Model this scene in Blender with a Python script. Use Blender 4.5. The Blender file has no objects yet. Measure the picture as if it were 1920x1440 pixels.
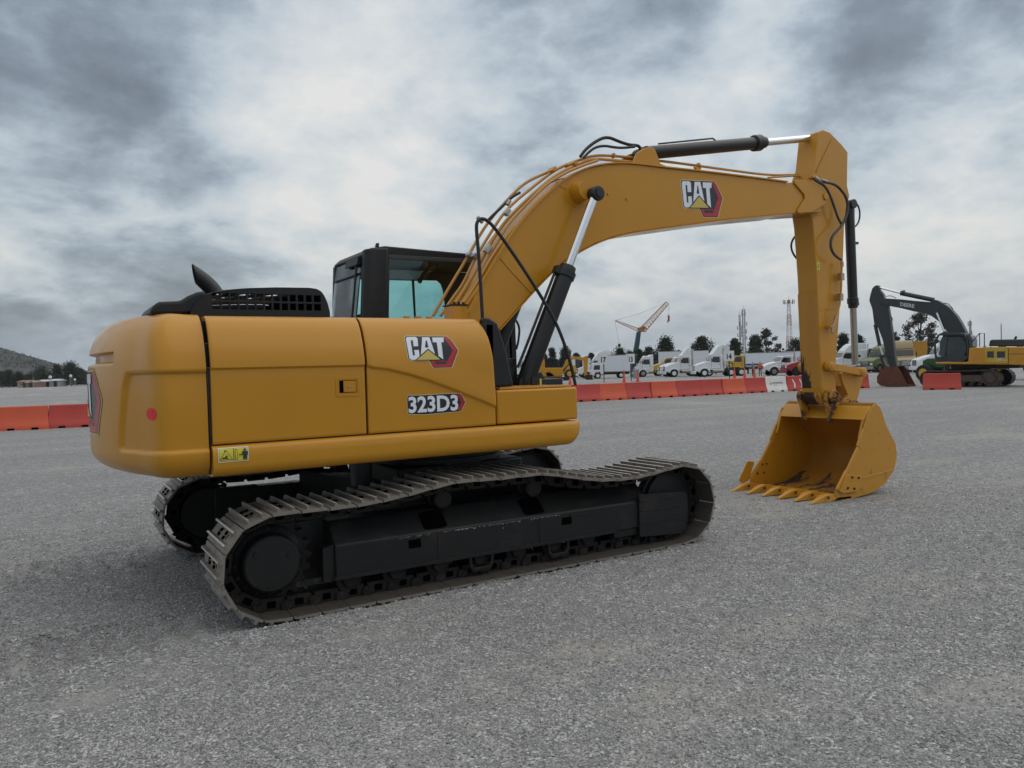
import bpy, bmesh, math, random
from math import sin, cos, pi, radians, hypot, atan2, sqrt
from mathutils import Vector, Matrix, noise as mnoise
from mathutils.geometry import tessellate_polygon
import numpy as np
random.seed(7)
C = bpy.context.scene.collection
scene = bpy.context.scene

# ------------------------------------------------------------------ camera
HEAD, PITCH, ROLL = radians(58.7), radians(-1.1), radians(1.6)
cam_d = bpy.data.cameras.new('camera'); cam = bpy.data.objects.new('camera', cam_d); C.objects.link(cam)
F_ = Vector((cos(HEAD) * cos(PITCH), sin(HEAD) * cos(PITCH), sin(PITCH)))
R0 = Vector((sin(HEAD), -cos(HEAD), 0)); U0 = R0.cross(F_)
R_ = R0 * cos(ROLL) - U0 * sin(ROLL); U_ = R0 * sin(ROLL) + U0 * cos(ROLL)
m3 = Matrix((R_, U_, -F_)).transposed()
cam.matrix_world = Matrix.Translation((-3.14, -6.656, 1.65)) @ m3.to_4x4()
cam_d.sensor_width = 36; cam_d.lens = 36 * 1443 / 1920
cam_d.clip_start = 0.05; cam_d.clip_end = 8000
scene.camera = cam
CAMR = math.degrees(HEAD) - 90          # azimuth of the viewer's right-hand direction

# ------------------------------------------------------------------ exposure, sky, sun
scene.view_settings.view_transform = 'Standard'; scene.view_settings.look = 'None'
scene.view_settings.gamma = 1; scene.view_settings.exposure = 0.34
SUN_EL, SUN_AZ = radians(62), radians(-25)      # azimuth the light comes from, measured from +X
world = bpy.data.worlds.new('World'); scene.world = world; world.use_nodes = True
wt = world.node_tree; wn = wt.nodes; wl = wt.links
for n in list(wn): wn.remove(n)
def N(t, k, **kw):
    n = t.nodes.new(k)
    for a, b in kw.items(): setattr(n, a, b)
    return n
def math_(t, op, a, b=None, clamp=False):
    n = N(t, 'ShaderNodeMath', operation=op, use_clamp=clamp)
    for i, v in enumerate((a, b)):
        if v is None: continue
        if isinstance(v, (int, float)): n.inputs[i].default_value = v
        else: t.links.new(v, n.inputs[i])
    return n.outputs[0]
def vmath(t, op, a, b=None, out=0):
    n = N(t, 'ShaderNodeVectorMath', operation=op)
    for i, v in enumerate((a, b)):
        if v is None: continue
        if isinstance(v, (tuple, list)): n.inputs[i].default_value = v
        else: t.links.new(v, n.inputs[i])
    return n.outputs[out]
def ramp(t, fac, stops, mode='LINEAR'):
    n = N(t, 'ShaderNodeValToRGB'); cr = n.color_ramp; cr.interpolation = mode
    while len(cr.elements) < len(stops): cr.elements.new(0.5)
    for e, (p, c) in zip(cr.elements, stops):
        e.position = p; e.color = (c[0], c[1], c[2], 1)
    t.links.new(fac, n.inputs[0]); return n.outputs[0]
sky = N(wt, 'ShaderNodeTexSky', sky_type='NISHITA'); sky.sun_disc = False
sky.sun_elevation = SUN_EL; sky.sun_rotation = pi / 2 - SUN_AZ; sky.air_density = 1.6; sky.dust_density = 3.0
gen = N(wt, 'ShaderNodeTexCoord').outputs['Generated']
dirn = vmath(wt, 'NORMALIZE', gen)
sep = N(wt, 'ShaderNodeSeparateXYZ'); wl.new(dirn, sep.inputs[0])
zc = math_(wt, 'MAXIMUM', sep.outputs[2], 0.0)
zz = math_(wt, 'ADD', zc, 0.34)
cx = math_(wt, 'DIVIDE', sep.outputs[0], zz); cy = math_(wt, 'DIVIDE', sep.outputs[1], zz)
comb = N(wt, 'ShaderNodeCombineXYZ'); wl.new(cx, comb.inputs[0]); wl.new(cy, comb.inputs[1])
def cnoise(vec, scale, detail, rough, dist=0.0, loc=(0, 0, 0)):
    mp = vmath(wt, 'ADD', vec, loc)
    n = N(wt, 'ShaderNodeTexNoise'); n.inputs['Scale'].default_value = scale; n.inputs['Detail'].default_value = detail
    n.inputs['Roughness'].default_value = rough; n.inputs['Distortion'].default_value = dist
    wl.new(mp, n.inputs['Vector']); return n.outputs[0]
n1 = cnoise(comb.outputs[0], 1.5, 12, 0.55, 0.0, (3.1, 1.7, 0))
n2 = cnoise(comb.outputs[0], 7.0, 10, 0.66, 0.0, (7.3, 2.2, 4))
nn = math_(wt, 'ADD', math_(wt, 'MULTIPLY', math_(wt, 'SUBTRACT', n1, 0.5), 1.15), math_(wt, 'MULTIPLY', math_(wt, 'SUBTRACT', n2, 0.5), 0.60))
n3 = cnoise(comb.outputs[0], 2.7, 12, 0.56, 0.25, (1.3, 9.2, 2))
bil = math_(wt, 'SUBTRACT', 0.16, math_(wt, 'ABSOLUTE', math_(wt, 'SUBTRACT', n3, 0.5)))      # billowed edges
nn = math_(wt, 'ADD', nn, math_(wt, 'MULTIPLY', bil, 1.7))
B = math_(wt, 'ADD', nn, 0.44)
# broad bright breaks and dark banks of this overcast (direction in the world, radius in degrees, strength)
BLOBS = [
 ((0.202, 0.923, 0.327), 4, 0.14), ((0.314, 0.865, 0.391), 4, 0.12), ((0.269, 0.915, 0.3), 9, 0.07), ((0.367, 0.892, 0.262), 10, 0.10), ((0.139, 0.959, 0.246), 9, 0.08), ((0.274, 0.941, 0.198), 9, 0.08),
 ((-0.004, 0.981, 0.194), 7, 0.16), ((-0.015, 0.956, 0.294), 4, 0.10), ((0.691, 0.706, 0.155), 10, 0.10), ((0.863, 0.447, 0.233), 6, 0.20), ((0.87, 0.482, 0.101), 8, 0.14), ((0.836, 0.509, 0.205), 8, 0.06),
 ((0.721, 0.59, 0.364), 3.5, 0.22), ((0.683, 0.656, 0.322), 7, 0.10), ((0.516, 0.808, 0.285), 8, 0.06), ((0.421, 0.815, 0.399), 4, 0.08),
 ((0.054, 0.939, 0.339), 7, -0.11), ((0.137, 0.917, 0.375), 6, -0.14), ((-0.007, 0.93, 0.368), 9, -0.12), ((0.239, 0.882, 0.406), 5, -0.08), ((0.83, 0.456, 0.321), 9, -0.20), ((0.776, 0.538, 0.329), 6, -0.20),
 ((0.556, 0.723, 0.41), 8, -0.18), ((0.395, 0.817, 0.42), 6, -0.10), ((0.002, 0.996, 0.092), 14, -0.16), ((0.19, 0.971, 0.146), 9, -0.10), ((0.094, 0.979, 0.178), 7, -0.05), ((0.879, 0.451, 0.156), 5, -0.10), ((0.579, 0.759, 0.299), 5, -0.06),
 ((-0.128, 0.99, 0.067), 22, -0.06), ((0.901, 0.431, 0.038), 20, 0.06),
 ((0.1, 0.0, 1.0), 45, 0.80), ((-0.3, -0.95, 0.25), 40, -0.12),
]
for v, rad, w in BLOBS:
    dt = vmath(wt, 'DOT_PRODUCT', dirn, v, 1)
    mr = N(wt, 'ShaderNodeMapRange', interpolation_type='SMOOTHERSTEP')
    mr.inputs['From Min'].default_value = cos(radians(rad * 1.5)); mr.inputs['From Max'].default_value = 1.0
    wl.new(dt, mr.inputs['Value'])
    B = math_(wt, 'ADD', B, math_(wt, 'MULTIPLY', mr.outputs[0], w))
lowz = math_(wt, 'MULTIPLY', math_(wt, 'SUBTRACT', 0.30, zc), 1.0)     # cloud detail melts into the murk near the horizon
hz = N(wt, 'ShaderNodeMapRange', interpolation_type='SMOOTHSTEP'); wl.new(zc, hz.inputs['Value'])
hz.inputs['From Min'].default_value = 0.0; hz.inputs['From Max'].default_value = 0.10
hz.inputs['To Min'].default_value = 0.75; hz.inputs['To Max'].default_value = 0.0
mixB = N(wt, 'ShaderNodeMix', data_type='FLOAT'); wl.new(hz.outputs[0], mixB.inputs[0]); wl.new(B, mixB.inputs[2]); mixB.inputs[3].default_value = 0.50
ccol = ramp(wt, mixB.outputs[0], [(0.0, (.13, .155, .185)), (.22, (.20, .24, .285)), (.42, (.33, .39, .455)), (.60, (.50, .565, .62)), (.78, (.64, .68, .70)), (1.05 - .05, (.80, .79, .765))])
skyc = N(wt, 'ShaderNodeMix', data_type='RGBA'); skyc.inputs[0].default_value = 1.0; skyc.blend_type = 'ADD'
sk_s = vmath(wt, 'SCALE', sky.outputs[0]); sk_s.node.inputs['Scale'].default_value = 0.12
cl_s = vmath(wt, 'SCALE', ccol); cl_s.node.inputs['Scale'].default_value = 7.4
wl.new(cl_s, skyc.inputs[6]); wl.new(sk_s, skyc.inputs[7])
bg = N(wt, 'ShaderNodeBackground'); bg.inputs[1].default_value = 0.10
wl.new(skyc.outputs[2], bg.inputs[0])
wo = N(wt, 'ShaderNodeOutputWorld'); wl.new(bg.outputs[0], wo.inputs[0])

sl = bpy.data.lights.new('sun', 'SUN'); sl.energy = 0.6; sl.angle = radians(80); sl.color = (1, .95, .88)
so = bpy.data.objects.new('sun', sl); C.objects.link(so)
so.rotation_euler = Vector((cos(SUN_AZ) * cos(SUN_EL), sin(SUN_AZ) * cos(SUN_EL), sin(SUN_EL))).to_track_quat('Z', 'Y').to_euler()

# ------------------------------------------------------------------ materials
MATS = {}
def mat(name, col, rough=.5, metal=0, col2=None, nscale=3, namt=.5, bump=0, bscale=60, coat=0, spec=.5, stretch=None, dirt=None, dirt_lo=.55, dirt_hi=.75, dscale=4, ddetail=6):
    m = bpy.data.materials.new(name); m.use_nodes = True; t = m.node_tree; b = t.nodes['Principled BSDF']; MATS[name] = m
    b.inputs['Roughness'].default_value = rough; b.inputs['Metallic'].default_value = metal
    b.inputs['Coat Weight'].default_value = coat; b.inputs['Coat Roughness'].default_value = .10
    b.inputs['Specular IOR Level'].default_value = spec
    tc = N(t, 'ShaderNodeTexCoord').outputs['Object']
    if stretch:
        mp = N(t, 'ShaderNodeMapping'); mp.inputs['Scale'].default_value = stretch; t.links.new(tc, mp.inputs[0]); tc = mp.outputs[0]
    def nz(sc, det=5, ro=.6):
        n = N(t, 'ShaderNodeTexNoise'); n.inputs['Scale'].default_value = sc; n.inputs['Detail'].default_value = det
        n.inputs['Roughness'].default_value = ro; t.links.new(tc, n.inputs['Vector']); return n.outputs[0]
    c2 = col2 or tuple(c * .82 for c in col)
    cc = ramp(t, nz(nscale), [(.5 - namt / 2, c2), (.5 + namt / 2, col)])
    if dirt:
        mr = N(t, 'ShaderNodeMapRange'); t.links.new(nz(dscale, ddetail, .7), mr.inputs['Value'])
        mr.inputs['From Min'].default_value = dirt_lo; mr.inputs['From Max'].default_value = dirt_hi
        mx = N(t, 'ShaderNodeMix', data_type='RGBA'); t.links.new(mr.outputs[0], mx.inputs[0]); t.links.new(cc, mx.inputs[6]); mx.inputs[7].default_value = (*dirt, 1)
        cc = mx.outputs[2]
        rr = N(t, 'ShaderNodeMapRange'); t.links.new(mr.outputs[0], rr.inputs['Value']); rr.inputs['To Min'].default_value = rough; rr.inputs['To Max'].default_value = min(1, rough + .35)
        t.links.new(rr.outputs[0], b.inputs['Roughness'])
    t.links.new(cc, b.inputs['Base Color'])
    if bump:
        bp = N(t, 'ShaderNodeBump'); bp.inputs['Strength'].default_value = 1; bp.inputs['Distance'].default_value = bump
        t.links.new(nz(bscale, 4), bp.inputs['Height']); t.links.new(bp.outputs[0], b.inputs['Normal'])
    return m
YEL = (.53, .243, .014); YEL2 = (.49, .224, .013)
mat('yellow_paint', YEL, .36, coat=.45, spec=.2, col2=YEL2, nscale=1.5, bump=.0006, bscale=9)
mat('yellow_worn', YEL, .42, coat=.15, col2=YEL2, nscale=2, bump=.0008, bscale=30, dirt=(.16, .09, .04), dirt_lo=.60, dirt_hi=.78, dscale=7)
mat('yellow_scraped', YEL, .5, col2=(.45, .2, .03), nscale=5, bump=.0012, bscale=40, dirt=(.035, .02, .016), dirt_lo=.50, dirt_hi=.54, dscale=9, ddetail=9, stretch=(1, 2.2, .35))
mat('yellow_rusty', YEL, .5, col2=(.36, .15, .015), nscale=9, bump=.003, bscale=25, dirt=(.06, .035, .025), dirt_lo=.47, dirt_hi=.54, dscale=11)
mat('bucket_inside', (.44, .195, .015), .55, col2=(.33, .14, .015), nscale=2.2, bump=.001, bscale=30, dirt=(.055, .035, .028), dirt_lo=.53, dirt_hi=.58, dscale=3.2, ddetail=8, stretch=(.6, 1.5, 1))
mat('yellow_pipe', (.55, .29, .07), .45, bump=.0005, bscale=60)
mat('black_plastic', (.011, .012, .014), .5, col2=(.015, .015, .017), bump=.0005, bscale=220, spec=.35)
mat('black_paint', (.008, .009, .010), .35, col2=(.013, .013, .014), bump=.0004, bscale=30)
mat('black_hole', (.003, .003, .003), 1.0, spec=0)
mat('shoe_inner', (.075, .066, .057), .6, col2=(.045, .039, .034), nscale=7, bump=.002, bscale=50)
mat('trailer_orange', (.48, .24, .015), .45)
mat('rubber', (.013, .013, .014), .55, col2=(.02, .02, .02), nscale=20)
mat('hose_grey', (.05, .052, .055), .5, col2=(.035, .035, .037), nscale=30)
mat('frame_steel', (.010, .013, .016), .42, spec=.3, col2=(.018, .0165, .015), nscale=2.5, bump=.002, bscale=18, dirt=(.050, .041, .033), dirt_lo=.55, dirt_hi=.85, dscale=3.5)
mat('chain_steel', (.012, .010, .009), .6, metal=.1, spec=.3, col2=(.022, .018, .015), nscale=14, bump=.003, bscale=40, dirt=(.055, .045, .038), dirt_lo=.5, dirt_hi=.8, dscale=6)
mat('shoe_steel', (.27, .245, .215), .55, metal=.15, col2=(.16, .142, .122), nscale=9, bump=.002, bscale=60, dirt=(.08, .068, .058), dirt_lo=.5, dirt_hi=.72, dscale=9)
mat('shoe_edge', (.66, .63, .58), .35, metal=.4, col2=(.36, .34, .31), nscale=16)
mat('chrome', (.78, .80, .82), .08, metal=1, col2=(.72, .74, .76))
mat('steel', (.45, .44, .42), .38, metal=.8, col2=(.3, .29, .27), nscale=30)
mat('rod_dull', (.42, .38, .34), .25, metal=.9, col2=(.3, .27, .24), nscale=6)
mat('decal_white', (.80, .83, .90), .25, col2=(.70, .74, .82)); mat('decal_black', (.022, .022, .026), .25)
mat('decal_red', (.50, .02, .035), .25, col2=(.34, .014, .024), nscale=12); mat('decal_cream', (.75, .63, .32), .3)
mat('decal_yellow', (.62, .47, .10), .3); mat('label_yellow', (.66, .56, .03), .35); mat('label_red', (.80, .004, .010), .4)
mat('barrier_red', (.52, .055, .035), .5, col2=(.42, .05, .04), nscale=2, bump=.002, bscale=8, dirt=(.30, .10, .08), dirt_lo=.6, dirt_hi=.9)
mat('barrier_orange', (.66, .10, .035), .5, col2=(.56, .09, .04), nscale=2, bump=.002, bscale=8, dirt=(.36, .14, .09), dirt_lo=.6, dirt_hi=.9)
mat('barrier_white', (.80, .80, .78), .5, bump=.002, bscale=8, dirt=(.36, .34, .3), dirt_lo=.6, dirt_hi=.9)
mat('white_paint', (.80, .82, .84), .3, coat=.3, dirt=(.42, .42, .42), dirt_lo=.55, dirt_hi=.9)
mat('box_white', (.70, .73, .78), .45, col2=(.64, .67, .72), nscale=1.2, dirt=(.38, .38, .39), dirt_lo=.55, dirt_hi=.9)
mat('tyre', (.014, .014, .014), .8, bump=.004, bscale=40); mat('chassis', (.018, .018, .019), .6)
mat('truck_yellow', (.60, .36, .03), .4, coat=.3); mat('truck_gold', (.20, .145, .045), .35, coat=.3); mat('truck_green', (.11, .13, .035), .35, coat=.3)
mat('truck_red', (.30, .015, .025), .35, coat=.3); mat('truck_blue', (.03, .04, .16), .4); mat('glass_dark', (.02, .026, .03), .08, spec=.8)
mat('deere_yellow', (.56, .255, .010), .4, coat=.2, col2=(.46, .21, .010)); mat('deere_light', (.55, .38, .03), .45)
mat('boom_black', (.020, .026, .028), .38, col2=(.035, .04, .042), nscale=3, dirt=(.07, .065, .055), dirt_lo=.6, dirt_hi=.9)
mat('rust', (.16, .052, .025), .75, col2=(.09, .03, .02), nscale=3, bump=.01, bscale=20); mat('rust_dark', (.055, .018, .015), .8, col2=(.03, .012, .01))
mat('track_rust', (.10, .07, .055), .7, col2=(.06, .042, .035), nscale=4, bump=.01, bscale=20)
mat('tractor_green', (.012, .07, .02), .4, coat=.2); mat('crane_teal', (.02, .075, .095), .45); mat('crane_orange', (.50, .21, .09), .5)
mat('tower_grey', (.25, .25, .26), .5, metal=.3); mat('tower_red', (.38, .05, .04), .5); mat('tower_white', (.6, .6, .6), .5)
mat('sign_white', (.75, .76, .78), .4); mat('cabinet_grey', (.30, .31, .33), .5); mat('vest_orange', (.62, .13, .04), .7); mat('cloth_dark', (.03, .035, .05), .8)
mat('cloth_grey', (.20, .20, .21), .8); mat('skin', (.28, .15, .10), .5); mat('hair', (.01, .008, .007), .6)
mat('bark', (.06, .045, .035), .85, nscale=6); mat('wall_tan', (.34, .29, .25), .8); mat('wall_brick', (.26, .15, .11), .85, nscale=8)
mat('stone_grey', (.46, .458, .455), .85, col2=(.33, .328, .326), nscale=.9, namt=.5)
mat('cab_grey', (.045, .048, .05), .55)
def leafmat(name, a, b):
    m = mat(name, a, .6, col2=b, nscale=.6, namt=.7); return m
leafmat('leaf_dark', (.028, .045, .02), (.012, .022, .012)); leafmat('leaf_mid', (.05, .062, .03), (.022, .03, .016)); leafmat('leaf_brown', (.06, .058, .038), (.025, .025, .018))
def glass(name, tint, gl=.08, ro=.03, mixc=None):
    m = bpy.data.materials.new(name); m.use_nodes = True; t = m.node_tree; MATS[name] = m
    for n in list(t.nodes): t.nodes.remove(n)
    tr = N(t, 'ShaderNodeBsdfTransparent'); tr.inputs[0].default_value = (*tint, 1)
    g = N(t, 'ShaderNodeBsdfGlossy'); g.inputs['Roughness'].default_value = ro
    fr = N(t, 'ShaderNodeFresnel'); fr.inputs[0].default_value = 1.45
    nz = N(t, 'ShaderNodeTexNoise'); nz.inputs['Scale'].default_value = 2.0
    sc = math_(t, 'MULTIPLY', fr.outputs[0], math_(t, 'ADD', math_(t, 'MULTIPLY', nz.outputs[0], .4), .8), True)
    mx = N(t, 'ShaderNodeMixShader'); t.links.new(sc, mx.inputs[0]); t.links.new(tr.outputs[0], mx.inputs[1]); t.links.new(g.outputs[0], mx.inputs[2])
    o = N(t, 'ShaderNodeOutputMaterial'); t.links.new(mx.outputs[0], o.inputs[0]); return m
glass('glass_clear', (.86, .93, .92)); glass('glass_cyan', (.64, .88, .88)); glass('glass_smoke', (.24, .275, .275))
M = MATS

def add_scrape_mask(m):
    # bare metal where the bucket rubs: a strip on the far edge that widens to the whole width at the bottom
    t = m.node_tree; b = t.nodes['Principled BSDF']; tc = N(t, 'ShaderNodeTexCoord').outputs['Object']; sp = N(t, 'ShaderNodeSeparateXYZ'); t.links.new(tc, sp.inputs[0])
    mr = N(t, 'ShaderNodeMapRange'); t.links.new(sp.outputs[2], mr.inputs['Value']); mr.inputs['From Min'].default_value = 1.30; mr.inputs['From Max'].default_value = 1.88; mr.inputs['To Min'].default_value = .30; mr.inputs['To Max'].default_value = -.10
    yy = math_(t, 'MULTIPLY', math_(t, 'ADD', sp.outputs[1], .20), 1.6)
    cut = N(t, 'ShaderNodeMapRange'); t.links.new(sp.outputs[2], cut.inputs['Value']); cut.inputs['From Min'].default_value = 1.80; cut.inputs['From Max'].default_value = 1.95; cut.inputs['To Max'].default_value = -.35
    add = math_(t, 'ADD', math_(t, 'ADD', mr.outputs[0], yy), cut.outputs[0])
    for n in t.nodes:
        if n.type == 'MIX' and n.data_type == 'RGBA':
            q = n.inputs[0].links[0].from_node          # the dirt map range
            src = q.inputs['Value'].links[0].from_socket; s2 = math_(t, 'ADD', math_(t, 'MULTIPLY', math_(t, 'SUBTRACT', src, .5), .9), add); t.links.new(math_(t, 'ADD', s2, .42), q.inputs['Value'])
            break
add_scrape_mask(MATS['yellow_scraped'])
def add_z_bias(m, z0, v0, z1, v1):
    t = m.node_tree; tc = N(t, 'ShaderNodeTexCoord').outputs['Object']; sp = N(t, 'ShaderNodeSeparateXYZ'); t.links.new(tc, sp.inputs[0])
    mr = N(t, 'ShaderNodeMapRange'); t.links.new(sp.outputs[2], mr.inputs['Value'])
    for k, v in (('From Min', z0), ('From Max', z1), ('To Min', v0), ('To Max', v1)): mr.inputs[k].default_value = v
    for n in t.nodes:
        if n.type == 'MIX' and n.data_type == 'RGBA':
            q = n.inputs[0].links[0].from_node; src = q.inputs['Value'].links[0].from_socket; t.links.new(math_(t, 'ADD', src, mr.outputs[0]), q.inputs['Value']); break
add_z_bias(MATS['bucket_inside'], .05, .045, .42, -.22)
# gravel ground material
def gravel_mat():
    m = bpy.data.materials.new('gravel_ground'); m.use_nodes = True; t = m.node_tree; b = t.nodes['Principled BSDF']; MATS['gravel_ground'] = m
    tc = N(t, 'ShaderNodeTexCoord').outputs['Object']
    def vor(sc, feat='F1'):
        n = N(t, 'ShaderNodeTexVoronoi', feature=feat); n.inputs['Scale'].default_value = sc; n.inputs['Randomness'].default_value = 1; t.links.new(wv, n.inputs['Vector']); return n
    def nz(sc, det=5, ro=.6, v=None):
        n = N(t, 'ShaderNodeTexNoise'); n.inputs['Scale'].default_value = sc; n.inputs['Detail'].default_value = det; n.inputs['Roughness'].default_value = ro
        t.links.new(v or tc, n.inputs['Vector']); return n
    wob = nz(25, 2); wv = vmath(t, 'ADD', tc, vmath(t, 'SCALE', wob.outputs[1])); wv.node.inputs[1].links[0].from_node.inputs['Scale'].default_value = .02
    v1 = vor(75); v2 = vor(150); v3 = vor(30)
    def bwc(v):
        s = N(t, 'ShaderNodeSeparateColor'); t.links.new(v.outputs['Color'], s.inputs[0]); return s.outputs[0]
    c1 = ramp(t, bwc(v1), [(0, (.12, .124, .130)), (.35, (.22, .225, .234)), (.75, (.335, .340, .348)), (1, (.60, .60, .595))])
    c2 = ramp(t, bwc(v2), [(0, (.130, .133, .140)), (.5, (.228, .231, .238)), (1, (.41, .408, .40))])
    sel = ramp(t, nz(7, 3).outputs[0], [(.45, (0, 0, 0)), (.58, (1, 1, 1))])
    mx = N(t, 'ShaderNodeMix', data_type='RGBA'); t.links.new(sel, mx.inputs[0]); t.links.new(c1, mx.inputs[6]); t.links.new(c2, mx.inputs[7])
    # dusty, finer and slightly beige patches between the loose chippings
    at = N(t, 'ShaderNodeAttribute'); at.attribute_name = 'dust'; brk = nz(14, 5, .7).outputs[0]
    pt = ramp(t, math_(t, 'ADD', math_(t, 'MULTIPLY', at.outputs['Fac'], .9), math_(t, 'SUBTRACT', brk, .5)), [(.22, (0, 0, 0)), (.62, (1, 1, 1))])
    mx2 = N(t, 'ShaderNodeMix', data_type='RGBA'); t.links.new(math_(t, 'MULTIPLY', pt, .65), mx2.inputs[0]); t.links.new(mx.outputs[2], mx2.inputs[6])
    drv = N(t, 'ShaderNodeMapping'); drv.inputs['Scale'].default_value = (.07, .55, 1); drv.inputs['Rotation'].default_value = (0, 0, radians(9)); t.links.new(tc, drv.inputs[0])
    lanes = ramp(t, nz(1.0, 5, .6, drv.outputs[0]).outputs[0], [(.34, (.90, .905, .92)), (.55, (1.0, 1.0, 1.0)), (.72, (1.14, 1.13, 1.12))])
    dust = ramp(t, nz(90, 3).outputs[0], [(.3, (.285, .278, .262)), (.7, (.41, .40, .378))]); t.links.new(dust, mx2.inputs[7])
    big = ramp(t, nz(.06, 4).outputs[0], [(.3, (.97, .965, .955)), (.7, (1.15, 1.14, 1.12))])
    mu = N(t, 'ShaderNodeMix', data_type='RGBA', blend_type='MULTIPLY'); mu.inputs[0].default_value = 1; t.links.new(mx2.outputs[2], mu.inputs[6]); t.links.new(big, mu.inputs[7])
    lump = ramp(t, nz(9, 4, .7).outputs[0], [(.30, (.80, .80, .80)), (.5, (1.0, 1.0, 1.0)), (.70, (1.22, 1.215, 1.20))])
    mu3 = N(t, 'ShaderNodeMix', data_type='RGBA', blend_type='MULTIPLY'); mu3.inputs[0].default_value = 1; t.links.new(mu.outputs[2], mu3.inputs[6]); t.links.new(lump, mu3.inputs[7]); mu = mu3
    mu2 = N(t, 'ShaderNodeMix', data_type='RGBA', blend_type='MULTIPLY'); mu2.inputs[0].default_value = 1; t.links.new(mu.outputs[2], mu2.inputs[6]); t.links.new(lanes, mu2.inputs[7])
    t.links.new(mu2.outputs[2], b.inputs['Base Color']); b.inputs['Roughness'].default_value = .85; b.inputs['Specular IOR Level'].default_value = .3
    h = math_(t, 'ADD', math_(t, 'MULTIPLY', math_(t, 'SUBTRACT', 1.0, v1.outputs['Distance']), .011), math_(t, 'MULTIPLY', math_(t, 'SUBTRACT', 1.0, v2.outputs['Distance']), .006))
    h = math_(t, 'ADD', h, math_(t, 'MULTIPLY', bwc(v3), .006))
    bp = N(t, 'ShaderNodeBump'); bp.inputs['Strength'].default_value = .85; bp.inputs['Distance'].default_value = 1; t.links.new(h, bp.inputs['Height']); t.links.new(bp.outputs[0], b.inputs['Normal'])
    return m
gravel_mat()

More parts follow.
